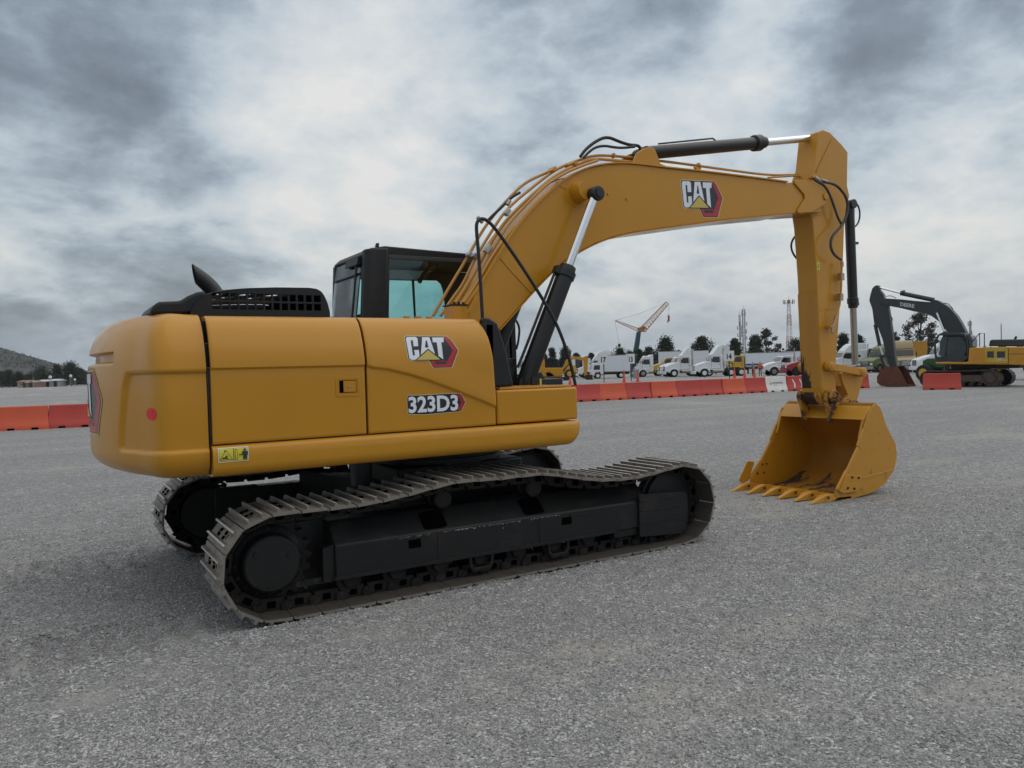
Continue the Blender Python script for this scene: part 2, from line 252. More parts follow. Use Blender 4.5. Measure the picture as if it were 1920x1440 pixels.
# ------------------------------------------------------------------ mesh builder
class MB:
    def __init__(s): s.v = []; s.f = []; s.mi = []
    def add(s, vs, fs, m=0):
        o = len(s.v); s.v += [tuple(v) for v in vs]; s.f += [tuple(i + o for i in f) for f in fs]; s.mi += [m] * len(fs); return s
    def box(s, c, d, m=0, rot=None):
        vs = [Vector((x * d[0] / 2, y * d[1] / 2, z * d[2] / 2)) for x in (-1, 1) for y in (-1, 1) for z in (-1, 1)]
        if rot is not None: vs = [rot @ v for v in vs]
        vs = [v + Vector(c) for v in vs]
        return s.add(vs, [(0, 1, 3, 2), (4, 6, 7, 5), (0, 4, 5, 1), (2, 3, 7, 6), (0, 2, 6, 4), (1, 5, 7, 3)], m)
    def bx(s, x0, x1, y0, y1, z0, z1, m=0): return s.box(((x0 + x1) / 2, (y0 + y1) / 2, (z0 + z1) / 2), (abs(x1 - x0), abs(y1 - y0), abs(z1 - z0)), m)
    def prism(s, pts, a0, a1, ax='y', m=0):
        n = len(pts)
        def P(p, a):
            return {'y': (p[0], a, p[1]), 'x': (a, p[0], p[1]), 'z': (p[0], p[1], a)}[ax]
        ar = sum(pts[i][0] * pts[(i + 1) % n][1] - pts[(i + 1) % n][0] * pts[i][1] for i in range(n))
        pts = list(pts)
        flip = (ar > 0) ^ (ax == 'y') ^ (a1 < a0)
        if not flip: pts = pts[::-1]
        vs = [P(p, a0) for p in pts] + [P(p, a1) for p in pts]
        fs = [tuple(range(n)), tuple(range(2 * n - 1, n - 1, -1))] + [(i, i + n, (i + 1) % n + n, (i + 1) % n) for i in range(n)]
        return s.add(vs, fs, m)
    def cyl(s, p0, p1, r0, r1=None, n=20, m=0, cap=True):
        r1 = r0 if r1 is None else r1
        p0 = Vector(p0); p1 = Vector(p1); d = (p1 - p0).normalized(); a = d.orthogonal().normalized(); b = d.cross(a)
        vs = [p + (a * cos(2 * pi * i / n) + b * sin(2 * pi * i / n)) * r for p, r in ((p0, r0), (p1, r1)) for i in range(n)]
        fs = [(i, (i + 1) % n, (i + 1) % n + n, i + n) for i in range(n)]
        if cap: fs += [tuple(range(n))[::-1], tuple(range(n, 2 * n))]
        return s.add(vs, fs, m)
    def lathe(s, p0, ax, prof, n=28, m=0):
        # prof: list of (distance along axis, radius)
        p0 = Vector(p0); d = Vector(ax).normalized(); a = d.orthogonal().normalized(); b = d.cross(a); k = len(prof)
        vs = [p0 + d * t + (a * cos(2 * pi * i / n) + b * sin(2 * pi * i / n)) * r for t, r in prof for i in range(n)]
        fs = [(j * n + i, j * n + (i + 1) % n, (j + 1) * n + (i + 1) % n, (j + 1) * n + i) for j in range(k - 1) for i in range(n)]
        fs += [tuple(range(n))[::-1], tuple(range((k - 1) * n, k * n))]
        return s.add(vs, fs, m)
    def tube(s, path, r, n=10, m=0, smooth=0):
        P = [Vector(p) for p in path]
        for _ in range(smooth):
            Q = [P[0]]
            for a, b in zip(P, P[1:]): Q += [a.lerp(b, .25), a.lerp(b, .75)]
            P = Q + [P[-1]]
        T = []
        for i in range(len(P)):
            t = (P[min(i + 1, len(P) - 1)] - P[max(i - 1, 0)]); T.append(t.normalized())
        a = T[0].orthogonal().normalized(); vs = []
        rr = r if isinstance(r, (list, tuple)) else None
        for i, (p, t) in enumerate(zip(P, T)):
            a = (a - t * a.dot(t)).normalized(); b = t.cross(a); ri = rr[0] + (rr[1] - rr[0]) * i / (len(P) - 1) if rr else r
            vs += [p + (a * cos(2 * pi * k / n) + b * sin(2 * pi * k / n)) * ri for k in range(n)]
        fs = [(i * n + k, i * n + (k + 1) % n, (i + 1) * n + (k + 1) % n, (i + 1) * n + k) for i in range(len(P) - 1) for k in range(n)]
        fs += [tuple(range(n))[::-1], tuple(range((len(P) - 1) * n, len(P) * n))]
        return s.add(vs, fs, m)
    def grid(s, fn, us, vs_, m=0, closed=False):
        nu, nv = len(us), len(vs_)
        vs = [fn(u, v) for u in us for v in vs_]
        R = nu if closed else nu - 1
        return s.add(vs, [(i * nv + j, ((i + 1) % nu) * nv + j, ((i + 1) % nu) * nv + j + 1, i * nv + j + 1) for i in range(R) for j in range(nv - 1)], m)
    def merge(s, o, m=None, mp=None):
        off = len(s.v); s.v += [tuple(mp(Vector(v))) if mp else v for v in o.v]; s.f += [tuple(i + off for i in f) for f in o.f]
        s.mi += [m if m is not None else k for k in o.mi]; return s
    def build(s, name, mats, parent=None, bevel=0, seg=2, ang=35, loc=None, smooth=True):
        me = bpy.data.meshes.new(name); me.from_pydata(s.v, [], s.f)
        for k in ([mats] if isinstance(mats, str) else mats): me.materials.append(MATS[k])
        me.polygons.foreach_set('material_index', s.mi)
        if smooth:
            me.polygons.foreach_set('use_smooth', [True] * len(me.polygons))
            me.set_sharp_from_angle(angle=radians(ang))
        me.update()
        bm = bmesh.new(); bm.from_mesh(me); bmesh.ops.recalc_face_normals(bm, faces=bm.faces); bm.to_mesh(me); bm.free()
        o = bpy.data.objects.new(name, me); C.objects.link(o)
        if parent: o.parent = parent
        if loc: o.location = loc
        if bevel:
            b = o.modifiers.new('bevel', 'BEVEL'); b.width = bevel; b.segments = seg; b.limit_method = 'ANGLE'; b.angle_limit = radians(30); b.harden_normals = False
        return o
def thing(name, label, cat, loc=(0, 0, 0), az=0, group=None):
    o = bpy.data.objects.new(name, None); C.objects.link(o); o.empty_display_size = .3
    o.location = loc; o.rotation_euler = (0, 0, radians(az)); o['label'] = label; o['category'] = cat
    if group: o['group'] = group
    return o
def tag(o, label, cat, group=None, kind=None):
    o['label'] = label; o['category'] = cat
    if group: o['group'] = group
    if kind: o['kind'] = kind
    return o
def interp(x, pts):
    if x <= pts[0][0]: return pts[0][1]
    for (a, b), (c, d) in zip(pts, pts[1:]):
        if x <= c: return b + (d - b) * (x - a) / (c - a)
    return pts[-1][1]
def sstep(a, b, x):
    t = max(0, min(1, (x - a) / (b - a))); return t * t * (3 - 2 * t)
def text_polys(body, w, h, off=0.0, shear=0):
    cu = bpy.data.curves.new('t', 'FONT'); cu.body = body; cu.size = 1; cu.offset = off; cu.shear = shear; cu.resolution_u = 3
    o = bpy.data.objects.new('t', cu); C.objects.link(o); bpy.context.view_layer.update()
    me = bpy.data.meshes.new_from_object(o.evaluated_get(bpy.context.evaluated_depsgraph_get()))
    vs = [v.co.copy() for v in me.vertices]; fs = [tuple(p.vertices) for p in me.polygons]
    bpy.data.objects.remove(o); bpy.data.curves.remove(cu); bpy.data.meshes.remove(me)
    x0 = min(v.x for v in vs); x1 = max(v.x for v in vs); y0 = min(v.y for v in vs); y1 = max(v.y for v in vs)
    return [((v.x - x0) / (x1 - x0) * w, (v.y - y0) / (y1 - y0) * h) for v in vs], fs
class Decal:
    """flat layered artwork in (u, v) metres; each layer is cut into strips so that it can follow a curved panel"""
    def __init__(s): s.layers = []
    def poly(s, pts, m, lift=0): s.layers.append((list(pts), [tuple(range(len(pts)))], m, lift)); return s
    def mesh(s, vs, fs, m, lift=0): s.layers.append((vs, fs, m, lift)); return s
    def build(s, name, mats, parent, fn, cuts=0.04, loc=None):
        mb = MB(); k = 0
        for vs, fs, m, lift in s.layers:
            k += 1; bm = bmesh.new()
            for f in fs:
                P3d = [Vector((vs[i][0], vs[i][1], 0)) for i in f]
                for tri in (tessellate_polygon([P3d]) if len(P3d) > 3 else [(0, 1, 2)]):
                    T3 = [P3d[i] for i in tri]
                    if (T3[1] - T3[0]).cross(T3[2] - T3[0]).length < 1e-9: continue
                    bm.faces.new([bm.verts.new((q.x, 0, q.y)) for q in T3])
            if cuts:
                for ax in (0, 2):
                    lo = min(p[0 if ax == 0 else 1] for p in vs); hi = max(p[0 if ax == 0 else 1] for p in vs); q = math.ceil(lo / cuts + 1e-6) * cuts
                    while q < hi:
                        n = (1, 0, 0) if ax == 0 else (0, 0, 1); co = (q, 0, 0) if ax == 0 else (0, 0, q)
                        bmesh.ops.bisect_plane(bm, geom=bm.verts[:] + bm.edges[:] + bm.faces[:], plane_co=co, plane_no=n); q += cuts
            bm.verts.index_update()
            mb.add([fn(v.co.x, v.co.z, .0007 * (lift or k)) for v in bm.verts], [[v.index for v in f.verts] for f in bm.faces], m); bm.free()
        me_mats = mats
        me = bpy.data.meshes.new(name); me.from_pydata(mb.v, [], mb.f)
        for q in me_mats: me.materials.append(MATS[q])
        me.polygons.foreach_set('material_index', mb.mi); me.update()
        o = bpy.data.objects.new(name, me); C.objects.link(o); o.parent = parent
        if loc: o.location = loc
        return o
# ------------------------------------------------------------------ ground
def axis_vals(lo, hi, step, far):
    v = list(np.arange(lo, hi + 1e-6, step)); a = hi; s = step
    up = []
    while a < far: s *= 1.16; a += s; up.append(a)
    a = lo; s = step; dn = []
    while a > -far: s *= 1.16; a -= s; dn.append(a)
    return dn[::-1] + v + up
gx = axis_vals(-8.5, 6.0, .05, 2700); gy = axis_vals(-5.8, 1.2, .05, 2700)
def ground_h(x, y):
    r = hypot(x, y)
    if r > 60: return 0.0
    h = .010 * mnoise.noise(Vector((x * 1.3, y * 1.3, 0))) + .007 * mnoise.noise(Vector((x * 4, y * 4, 3))) + .004 * mnoise.noise(Vector((x * 10, y * 10, 6)))
    for yc, x0 in ((-1.19, -2.12), (1.19, -2.12)):
        wobble = .05 * mnoise.noise(Vector((x * .8, 5, 0)))
        side = sstep(.36, .27, abs(y - yc - wobble + (x0 - x) * -.02))
        if side > 0 and x < x0 and x > -8.3:
            fade = (.55 + .7 * mnoise.noise(Vector((x * 1.1, y * 2.5, 9)))) * sstep(-8.3, -6.5, x) * sstep(x0, x0 - .25, x)
            ph = (x + .10 * mnoise.noise(Vector((x, y * 2, 1)))) / .198 * 2 * pi
            h += side * max(0, fade) * (.046 * sin(ph) - .020)
        edge = math.exp(-((abs(y - yc) - .38) / .06) ** 2)
        if -8.3 < x < 2.3: h += edge * .026 * (.6 + mnoise.noise(Vector((x * 5, y * 5, 2))))
    if -2.15 < x < 2.1 and abs(abs(y) - 1.19) < .42: h = min(h, .004 + (.012 if abs(abs(y) - 1.19) > .3 else -.02))
    return h * (1 - sstep(30, 60, r))
DUST_SPOTS = [((-0.617, -3.12), .75, .30, 1.1), ((-0.541, -3.743), .55, .16, .9), ((-2.81, -2.066), .45, .22, .9), ((-1.288, -2.088), .6, .25, .8), ((2.222, -3.457), 1.1, .4, .9), ((0.654, -3.438), .9, .25, .8), ((-2.417, -1.391), .18, .10, 1.2)]
def dust_at(x, y):
    r = hypot(x + 3.1, y + 6.6)
    v = mnoise.fractal(Vector((x * .33, y * .62, 4.2)), .9, 2.0, 5); d = .8 * sstep(.05, .75, v)
    for (cx_, cy_), rx, ry, am in DUST_SPOTS:
        e = ((x - cx_) / rx) ** 2 + ((y - cy_) / ry) ** 2
        if e < 4: d = max(d, am * math.exp(-e) * (.65 + .8 * mnoise.noise(Vector((x * 3, y * 3, 1)))))
    if x < -2.1 and x > -8.4:
        for yc in (-1.22, 1.19):
            side = sstep(.36, .24, abs(y - yc - .05 * mnoise.noise(Vector((x * .8, 5, 0)))))
            if side > 0:
                ph = (x + .10 * mnoise.noise(Vector((x, y * 2, 1)))) / .198 * 2 * pi
                d = max(d, 1.5 * side * sstep(.0, .7, sin(ph)) * sstep(-.35, .20, mnoise.noise(Vector((x * .9, y * .8, 7)))) * sstep(-8.4, -7, x))
    return d
nxg, nyg = len(gx), len(gy)
gv = np.zeros((nxg * nyg, 3)); k = 0
for x in gx:
    for y in gy:
        gv[k] = (x, y, ground_h(x, y)); k += 1
i, j = np.meshgrid(np.arange(nxg - 1), np.arange(nyg - 1), indexing='ij'); a = (i * nyg + j).ravel()
gf = np.stack([a, a + nyg, a + nyg + 1, a + 1], 1)
def fast_mesh(name, v, f, mats, smooth=True):
    me = bpy.data.meshes.new(name); nf, k = f.shape
    me.vertices.add(len(v)); me.vertices.foreach_set('co', np.asarray(v, dtype=np.float32).ravel())
    me.loops.add(nf * k); me.loops.foreach_set('vertex_index', f.astype(np.int32).ravel())
    me.polygons.add(nf); me.polygons.foreach_set('loop_start', np.arange(0, nf * k, k, dtype=np.int32)); me.polygons.foreach_set('loop_total', np.full(nf, k, dtype=np.int32))
    for q in mats: me.materials.append(MATS[q])
    me.update(calc_edges=True); me.polygons.foreach_set('use_smooth', [smooth] * nf)
    o = bpy.data.objects.new(name, me); C.objects.link(o); return o
ground = fast_mesh('ground', gv, gf, ['gravel_ground']); ground['kind'] = 'structure'
dat = ground.data.attributes.new('dust', 'FLOAT', 'POINT'); dat.data.foreach_set('value', np.array([dust_at(p[0], p[1]) if abs(p[0]) < 300 and abs(p[1]) < 300 else .3 for p in gv], dtype=np.float32))

# loose stones lying on the gravel in the foreground
def island_tone(m, lo, hi, mul=True):
    t = m.node_tree; b = t.nodes['Principled BSDF']; g = N(t, 'ShaderNodeNewGeometry')
    r = ramp(t, g.outputs['Random Per Island'], [(0, (lo,) * 3), (.6, ((lo + hi) / 2,) * 3), (1, (hi,) * 3)])
    src = b.inputs['Base Color'].links[0].from_socket
    mx = N(t, 'ShaderNodeMix', data_type='RGBA', blend_type='MULTIPLY'); mx.inputs[0].default_value = 1
    t.links.new(src, mx.inputs[6]); t.links.new(r, mx.inputs[7]); t.links.new(mx.outputs[2], b.inputs['Base Color'])
island_tone(MATS['stone_grey'], .48, 1.25)
def gravel_stones(n):
    rng = np.random.default_rng(3)
    px = np.where(rng.random(n) < .72, rng.uniform(-150, 2070, n), 960 + rng.normal(0, 1500, n)); d = 2.4 + 8.4 * rng.random(n) ** 1.2
    Fh = np.array([cos(HEAD), sin(HEAD)]); Rh = np.array([sin(HEAD), -cos(HEAD)])
    p = np.array([-3.14, -6.656]) + d[:, None] * Fh + (d * (px - 960) / 1443)[:, None] * Rh
    big = rng.random(n)
    s = np.where(big > .9985, rng.uniform(.013, .019, n), rng.uniform(.0038, .0098, n)) * np.where(rng.random(n) > .6, .7, 1)
    clump = np.array([mnoise.noise(Vector((q[0] * .8, q[1] * .8, 0))) for q in p]); du = np.array([dust_at(q[0], q[1]) for q in p]); keep = (rng.random(n) > du * .6) & (clump + rng.random(n) * .9 > .12) & (rng.random(n) < np.clip((10.8 - d) / 5.5, 0, 1)); p = p[keep]; s = s[keep]; n = len(p)
    base = np.array([[1, 0, 0], [-1, 0, 0], [0, 1, 0], [0, -1, 0], [0, 0, 1], [0, 0, -1]], float)
    tri = np.array([[0, 2, 4], [2, 1, 4], [1, 3, 4], [3, 0, 4], [2, 0, 5], [1, 2, 5], [3, 1, 5], [0, 3, 5]])
    v = base[None] * (1 + rng.uniform(-.35, .35, (n, 6, 1))) + rng.uniform(-.35, .35, (n, 6, 3))
    v *= s[:, None, None] * np.stack([rng.uniform(.8, 1.35, n), rng.uniform(.75, 1.1, n), rng.uniform(.6, .95, n)], 1)[:, None, :]
    a = rng.uniform(0, 2 * pi, n); ca, sa = np.cos(a)[:, None], np.sin(a)[:, None]
    x = v[:, :, 0] * ca - v[:, :, 1] * sa; y = v[:, :, 0] * sa + v[:, :, 1] * ca
    z = v[:, :, 2]; hh = np.array([ground_h(q[0], q[1]) for q in p])
    V = np.stack([x + p[:, :1], y + p[:, 1:], z + (hh + s * .25)[:, None]], 2).reshape(-1, 3)
    Ff = (tri[None] + (np.arange(n) * 6)[:, None, None]).reshape(-1, 3)
    o = fast_mesh('loose_stones', V, Ff, ['stone_grey'], smooth=False)
    tag(o, 'loose grey stone chippings scattered over the gravel yard', 'gravel', kind='stuff')
gravel_stones(290000)

# ------------------------------------------------------------------ the big excavator
YC = -0.27                                    # boom centre line
ex = thing('excavator', 'large yellow crawler excavator with black tracks and open yellow bucket resting on the gravel', 'excavator')

# --- counterweight: plan outline swept through a height profile, with the recessed side panels pressed in
def cw_plan():
    R = 2.85; pts = []
    yc = 1.06
    P0 = Vector((-2.235, -1.37)); P1 = Vector((-2.43, -1.37)); ang_e = math.asin(yc / R)
    P3_ = Vector((-R * cos(ang_e), -yc)); tan = Vector((-sin(ang_e), -cos(ang_e)))   # direction along arc towards -y
    P2 = P3_ + Vector((sin(ang_e), -cos(ang_e))) * .19
    pts = [P0.lerp(P1, k / 8) for k in range(8)]
    c1 = P1 + Vector((-.15, 0))
    for k in range(23):
        t = k / 22; pts.append((1 - t) ** 3 * P1 + 3 * (1 - t) ** 2 * t * c1 + 3 * (1 - t) * t * t * P2 + t ** 3 * P3_)
    n = 46
    for k in range(1, n): a = -ang_e + 2 * ang_e * k / n; pts.append(Vector((-R * cos(a), R * sin(a))))
    pts += [Vector((p.x, -p.y)) for p in reversed(pts[:31])]
    # resample evenly
    L = [0]
    for a, b in zip(pts, pts[1:]): L.append(L[-1] + (b - a).length)
    out = []; m = 380; q = 0
    for k in range(m + 1):
        s = L[-1] * k / m
        while q < len(L) - 2 and L[q + 1] < s: q += 1
        t = (s - L[q]) / max(1e-9, L[q + 1] - L[q]); out.append((pts[q].lerp(pts[q + 1], t), s))
    return out, L[-1]
CWP, CWL = cw_plan()
def cw_ins(z):
    if z < 1.15: q = min(1, (1.15 - z) / .15); return .16 * (1 - sqrt(max(0, 1 - q ** 2.2)))
    if z > 1.35: q = min(1, (z - 1.35) / .73); return .30 * (1 - max(0, 1 - q ** 3) ** .58)
    return 0.0
def rear_ins(z):
    q = max(0, min(1, (z - 1.66) / .42)); return .28 * (1 - (1 - q ** 3) ** .55)
def cw_fn(k, z):
    p, s = CWP[k]; a = CWP[max(0, k - 1)][0]; b = CWP[min(len(CWP) - 1, k + 1)][0]
    t = (b - a).normalized(); n = Vector((t.y, -t.x))          # outward
    if n.dot(p) < 0: n = -n
    ss = min(s, CWL - s); ins = cw_ins(z)
    # recessed side panel
    lo = 1.185 + .0 * ss; right_edge = .84 - .10 * sstep(1.2, 1.7, z)
    rec = sstep(1.172, 1.195, z) * (1 - sstep(1.680, 1.698, z)) * (1 - sstep(right_edge - .05, right_edge + .012, ss + .5 * max(0, z - 1.60)))
    ins += .026 * rec
    # hand slot high on the rear face
    d = abs(p.y); slot = sstep(.80, .76, d) * sstep(1.765, 1.775, z) * (1 - sstep(1.83, 1.84, z)) * (1 if p.x < -2.4 else 0)
    ins += .05 * slot
    if ss < .012: ins += .0
    C0 = Vector((-2.235, 0)); rnd = cw_ins(z); flat = ins - rnd; rr_ = rnd if z < 1.3 else rear_ins(z)
    q = Vector((C0.x + (p.x - C0.x) * (1 - rr_ / .62), p.y * (1 - rnd / 1.37))) - n * flat
    z += .025 * sstep(1.75, 2.08, z) * sstep(-2.25, -2.65, q.x)
    if ss < 1e-6 or abs(ss) < .004: q.x = -2.235
    return (q.x, q.y, z)
zs = sorted(set([1.0, 1.003, 1.008, 1.016, 1.026, 1.04, 1.055, 1.072, 1.09, 1.11] + list(np.arange(1.13, 1.99, .0125)) + [2.0, 2.01, 2.02, 2.03, 2.04, 2.05, 2.058, 2.065, 2.071, 2.076, 2.079, 2.08]))
mb = MB(); nu = len(CWP); nv = len(zs)
mb.grid(lambda k, z: cw_fn(k, z), range(nu), zs)
mb.f += [tuple(k * nv for k in range(nu))[::-1], tuple(k * nv + nv - 1 for k in range(nu))]; mb.mi += [0, 0]
mb.f.append(tuple([k for k in range(nv)] + [(nu - 1) * nv + k for k in range(nv)][::-1])); mb.mi.append(0)
cw = mb.build('counterweight', 'yellow_paint', ex, ang=50)

# side surface shared by the engine doors: inset of the panel at height z
def side_y(z):
    q = max(0, min(1, (z - 1.6) / .464)); return -1.37 + .20 * (1 - sqrt(max(0, 1 - q ** 2.4)))
def crease_z(x):
    return interp(x, CREASE)
CREASE = [(-2.3, 1.705), (-1.154, 1.705)] + [(-1.098, 1.687), (-0.995, 1.675), (-0.84, 1.637), (-0.677, 1.587), (-0.513, 1.527), (-0.341, 1.458), (-0.224, 1.412), (-0.076, 1.35)]
def door_panel(x0, x1fn, name, side=-1):
    us = list(np.linspace(0, 1, 110)); vz = sorted(set(list(np.linspace(1.213, 1.98, 110)) + [1.99, 2.0, 2.01, 2.02, 2.03, 2.038, 2.045, 2.051, 2.056, 2.06, 2.0625, 2.064]))
    x1m = x1fn(1.3)
    def fn(u, z):
        x1 = x1fn(z); x = x0 + (x1 - x0) * u
        y = side_y(z); dz = z - crease_z(x)
        y -= .017 * sstep(-.007, .008, dz) * (1 - .75 * sstep(0.02, .25, dz))
        e = min(x - x0, x1 - x); y += .006 * (1 - sstep(0, .012, e)) + .006 * (1 - sstep(1.213, 1.225, z))
        return (x, y if side < 0 else -y, z)
    mb = MB(); mb.grid(fn, us, vz)
    nu, nv = len(us), len(vz); top = [fn(u, vz[-1]) for u in us]
    # returned edges: fold inwards all round
    b = len(mb.v); rim = [i * nv for i in range(nu)] + [(nu - 1) * nv + j for j in range(1, nv)] + [i * nv + nv - 1 for i in range(nu - 2, -1, -1)] + [j for j in range(nv - 2, 0, -1)]
    for r in rim:
        v = mb.v[r]; mb.v.append((v[0], v[1] + (.03 if side < 0 else -.03), v[2] - (.0 if v[2] < 2.05 else .02)))
    n = len(rim)
    for q in range(n): mb.f.append((rim[q], rim[(q + 1) % n], b + (q + 1) % n, b + q)); mb.mi.append(0)
    return mb.build(name, 'yellow_paint', ex, ang=50)
door_a = door_panel(-2.212, lambda z: -1.163, 'engine_door')
DB_EDGE = [(1.0, -.082), (1.5, -.085), (1.75, -.092), (1.9, -.11), (2.0, -.135), (2.065, -.165)]
door_b = door_panel(-1.145, lambda z: interp(z, DB_EDGE), 'pump_door')
door_c = door_panel(-2.212, lambda z: -.6, 'engine_door', side=1)
# latch on the engine door
lat = MB(); x0, z1 = [(-1.382, 1.626)][0]; x1, z0 = [(-1.205, 1.49)][0]
yf = -1.3695
def ring(mb, xa, xb, za, zb, w, y0, y1, m=0):
    mb.bx(xa, xb, y0, y1, za, za + w, m); mb.bx(xa, xb, y0, y1, zb - w, zb, m); mb.bx(xa, xa + w, y0, y1, za + w, zb - w, m); mb.bx(xb - w, xb, y0, y1, za + w, zb - w, m)
ring(lat, x0, x1, z0, z1, .014, yf - .004, yf + .01)
lat.bx(x0 + .0145, x1 - .0145, yf - .0012, yf + .01, z0 + .0145, z1 - .0145)
lat.bx(x0 + .03, x0 + .055, yf - .0022, yf + .005, z0 + .030, z1 - .025, 1)
ring(lat, x0 + .0255, x1 - .0255, z0 + .026, z1 - .022, .004, yf - .0026, yf, 1)
lat.bx(x0 + .0565, x1 - .030, yf - .007, yf + .002, z0 + .031, z1 - .027)
lat.cyl(((x0 + x1) / 2 + .01, yf - .002, (z0 + z1) / 2), ((x0 + x1) / 2 + .01, yf - .012, (z0 + z1) / 2), .008, n=14, m=2)
lat.build('latch', ['yellow_paint', 'black_hole', 'steel'], door_a, bevel=.0015)

# --- storage box and side skirt
mb = MB(); SB0, SB1 = -.068, .722
mb.bx(SB0, SB1, -1.368, -.72, 1.213, 1.485)
sb = mb.build('storage_box', 'yellow_paint', ex, bevel=.018, seg=3)
mb = MB(); mb.bx(SB0 + .05, SB1 - .03, -1.33, -.74, 1.488, 1.502)
for k in range(22):
    for q in range(3): mb.cyl((SB0 + .08 + k * .031, -1.31 + q * .05, 1.5021), (SB0 + .08 + k * .031, -1.31 + q * .05, 1.508), .009, .006, n=8)
mb.build('step_plate', 'yellow_worn', sb, bevel=.003)
def skirt_sec(y_in=-1.0):   # section in (y, z), pressed round rail
    pts = [(y_in, 1.03), (-1.26, 1.0)]
    for k in range(9): a = -pi / 2 - k * pi / 2 / 8; pts.append((-1.335 + .075 * cos(a) * 1.0, 1.075 + .075 * sin(a)))
    pts += [(-1.412, 1.13), (-1.408, 1.17), (-1.398, 1.19), (-1.38, 1.202), (y_in, 1.202)]
    return pts
for sgn, nm in ((1, 'side_skirt'), (-1, 'side_skirt')):
    mb = MB(); sec = skirt_sec(); xs = list(np.linspace(-2.222, .60, 20)) + [.60 + .15 * sin(a * pi / 2 / 10) for a in range(1, 11)]
    def sk(x, k):
        y, z = sec[k]; t = max(0, (x - .60) / .15)
        if t > 0:
            w = sqrt(max(0, 1 - t * t)); z = 1.202 - (1.202 - z) * (.30 + .70 * w); y = y if y > -1.1 else -1.1 + (y + 1.1) * (.75 + .25 * w)
        return (x, y * sgn, z)
    mb.grid(sk, xs, range(len(sec)))
    n = len(sec); mb.f += [tuple(range(n)), tuple(range((len(xs) - 1) * n, len(xs) * n))]; mb.mi += [0, 0]
    for i in range(len(xs) - 1): mb.f.append((i * n, (i + 1) * n, (i + 1) * n + n - 1, i * n + n - 1)); mb.mi.append(0)
    o = mb.build(nm, 'yellow_paint', ex, ang=40)
    if sgn == 1: skirt = o
# --- revolving frame, engine bay and deck behind the panels
mb = MB(); mb.bx(-2.23, .70, -1.30, 1.30, 1.01, 1.19); mb.bx(-2.232, -.10, -1.335, 1.335, 1.195, 1.72); mb.bx(-2.23, -.12, -1.28, 1.28, 1.72, 1.88); mb.bx(-2.23, -.13, -1.19, 1.22, 1.88, 2.035)
mb.bx(-2.05, .6, -.95, .95, .955, 1.008); mb.bx(-.1, .6, -.60, .1, 1.2, 1.75); mb.bx(.6, 1.1, -.62, .05, 1.02, 1.55)
for k in range(16): mb.cyl((-2.1 + k * .16, -1.15, .985), (-2.1 + k * .16, -1.15, 1.01), .02, n=8)
mb.build('revolving_frame', 'black_paint', ex, bevel=.006)
mb = MB(); mb.prism([(-2.2, -1.165), (-.135, -1.165), (-.135, .38), (-.62, .38), (-.62, 1.2), (-2.2, 1.2)], 2.036, 2.066, 'z')
hood = mb.build('hood', 'yellow_paint', ex, bevel=.004)
mb = MB()
for px_ in ((761, 592), (779, 592), (795, 592)):
    pass
for (x, y) in ((-.62, -.9), (-.42, -.9), (-.52, -.9)):
    mb = MB(); mb.cyl((x, y, 2.066), (x, y, 2.10), .028, n=12); mb.build('deck_bolt', 'yellow_worn', hood)
# black shroud at the front of the pump compartment
pts = [(-0.123, 2.067), (-0.078, 2.068), (-0.001, 2.026), (0.041, 1.913), (0.082, 1.774), (0.112, 1.617), (0.139, 1.511), (0.002, 1.508), (-0.141, 1.513)]
mb = MB(); mb.prism(pts, -1.30, -1.20); mb.bx(-.13, -.03, -1.30, -.62, 1.5, 2.03)
mb.build('rubber_shroud', 'black_plastic', ex, bevel=.02, seg=3)
# filler neck
a = [(-0.263, 2.186), (-0.124, 2.188), (-0.127, 2.086), (-0.266, 2.084)]
mb = MB(); x0 = a[0][0]; x1 = a[1][0]; mb.bx(x0, x1, -1.02, -.86, 2.05, a[0][1]); fn_ = mb.build('filler_box', 'yellow_paint', ex, bevel=.006)
mb = MB(); mb.bx(x0 - .006, x1 + .006, -1.025, -.85, a[0][1] + .001, a[0][1] + .012)
for k in (0.2, .5, .8): mb.cyl((x0 + (x1 - x0) * k, -1.0, a[0][1] + .01), (x0 + (x1 - x0) * k, -1.0, a[0][1] + .03), .012, n=8)
mb.build('gasket', 'black_plastic', fn_)

# --- engine cowl (hollow, with punched grille) and exhaust
CY0, CY1 = -1.0, .55
side = [(-2.262, 2.093), (-2.25, 2.141), (-2.21, 2.196), (-2.157, 2.24), (-2.093, 2.262), (-2.004, 2.282), (-1.846, 2.3), (-1.642, 2.312), (-1.423, 2.316), (-1.367, 2.308), (-1.331, 2.285), (-1.304, 2.234), (-1.285, 2.178), (-1.275, 2.126)]
zb = 2.07
def cowl_pt(k, t):
    # t across: 0 near foot, 1 far foot ; rounded shoulders
    x, z = side[k]; z = max(z, zb); h = z - zb
    sh = .10
    prof = [(0, 0), (.10, .75), (.14, .93), (.19, 1.0), (.81, 1.0), (.86, .93), (.90, .75), (1, 0)]
    y = CY0 + (CY1 - CY0) * t
    return (x, y, zb + h * interp(t, [(0, 0), (.03, .80), (.06, .93), (.12, 1.0), (.88, 1.0), (.94, .93), (.97, .80), (1, 0)]))
ga = [(-2.117, 2.235), (-1.341, 2.252), (-1.345, 2.136), (-2.121, 2.123)]
gx0, gx1 = ga[0][0], ga[1][0]; gzt = (ga[0][1] + ga[1][1]) / 2; gzb = (ga[2][1] + ga[3][1]) / 2
ox0, ox1 = gx0 + (gx1 - gx0) / 13 * .9 + .07, gx0 + (gx1 - gx0) / 13 * 8 + .17
srt = sorted(side); side = sorted(srt + [(x, interp(x, srt)) for x in (ox0, ox1)])
cowl = MB(); ts = [.06, .08, .10, .12, .22, .50, .84, .88, .90, .92, .94]
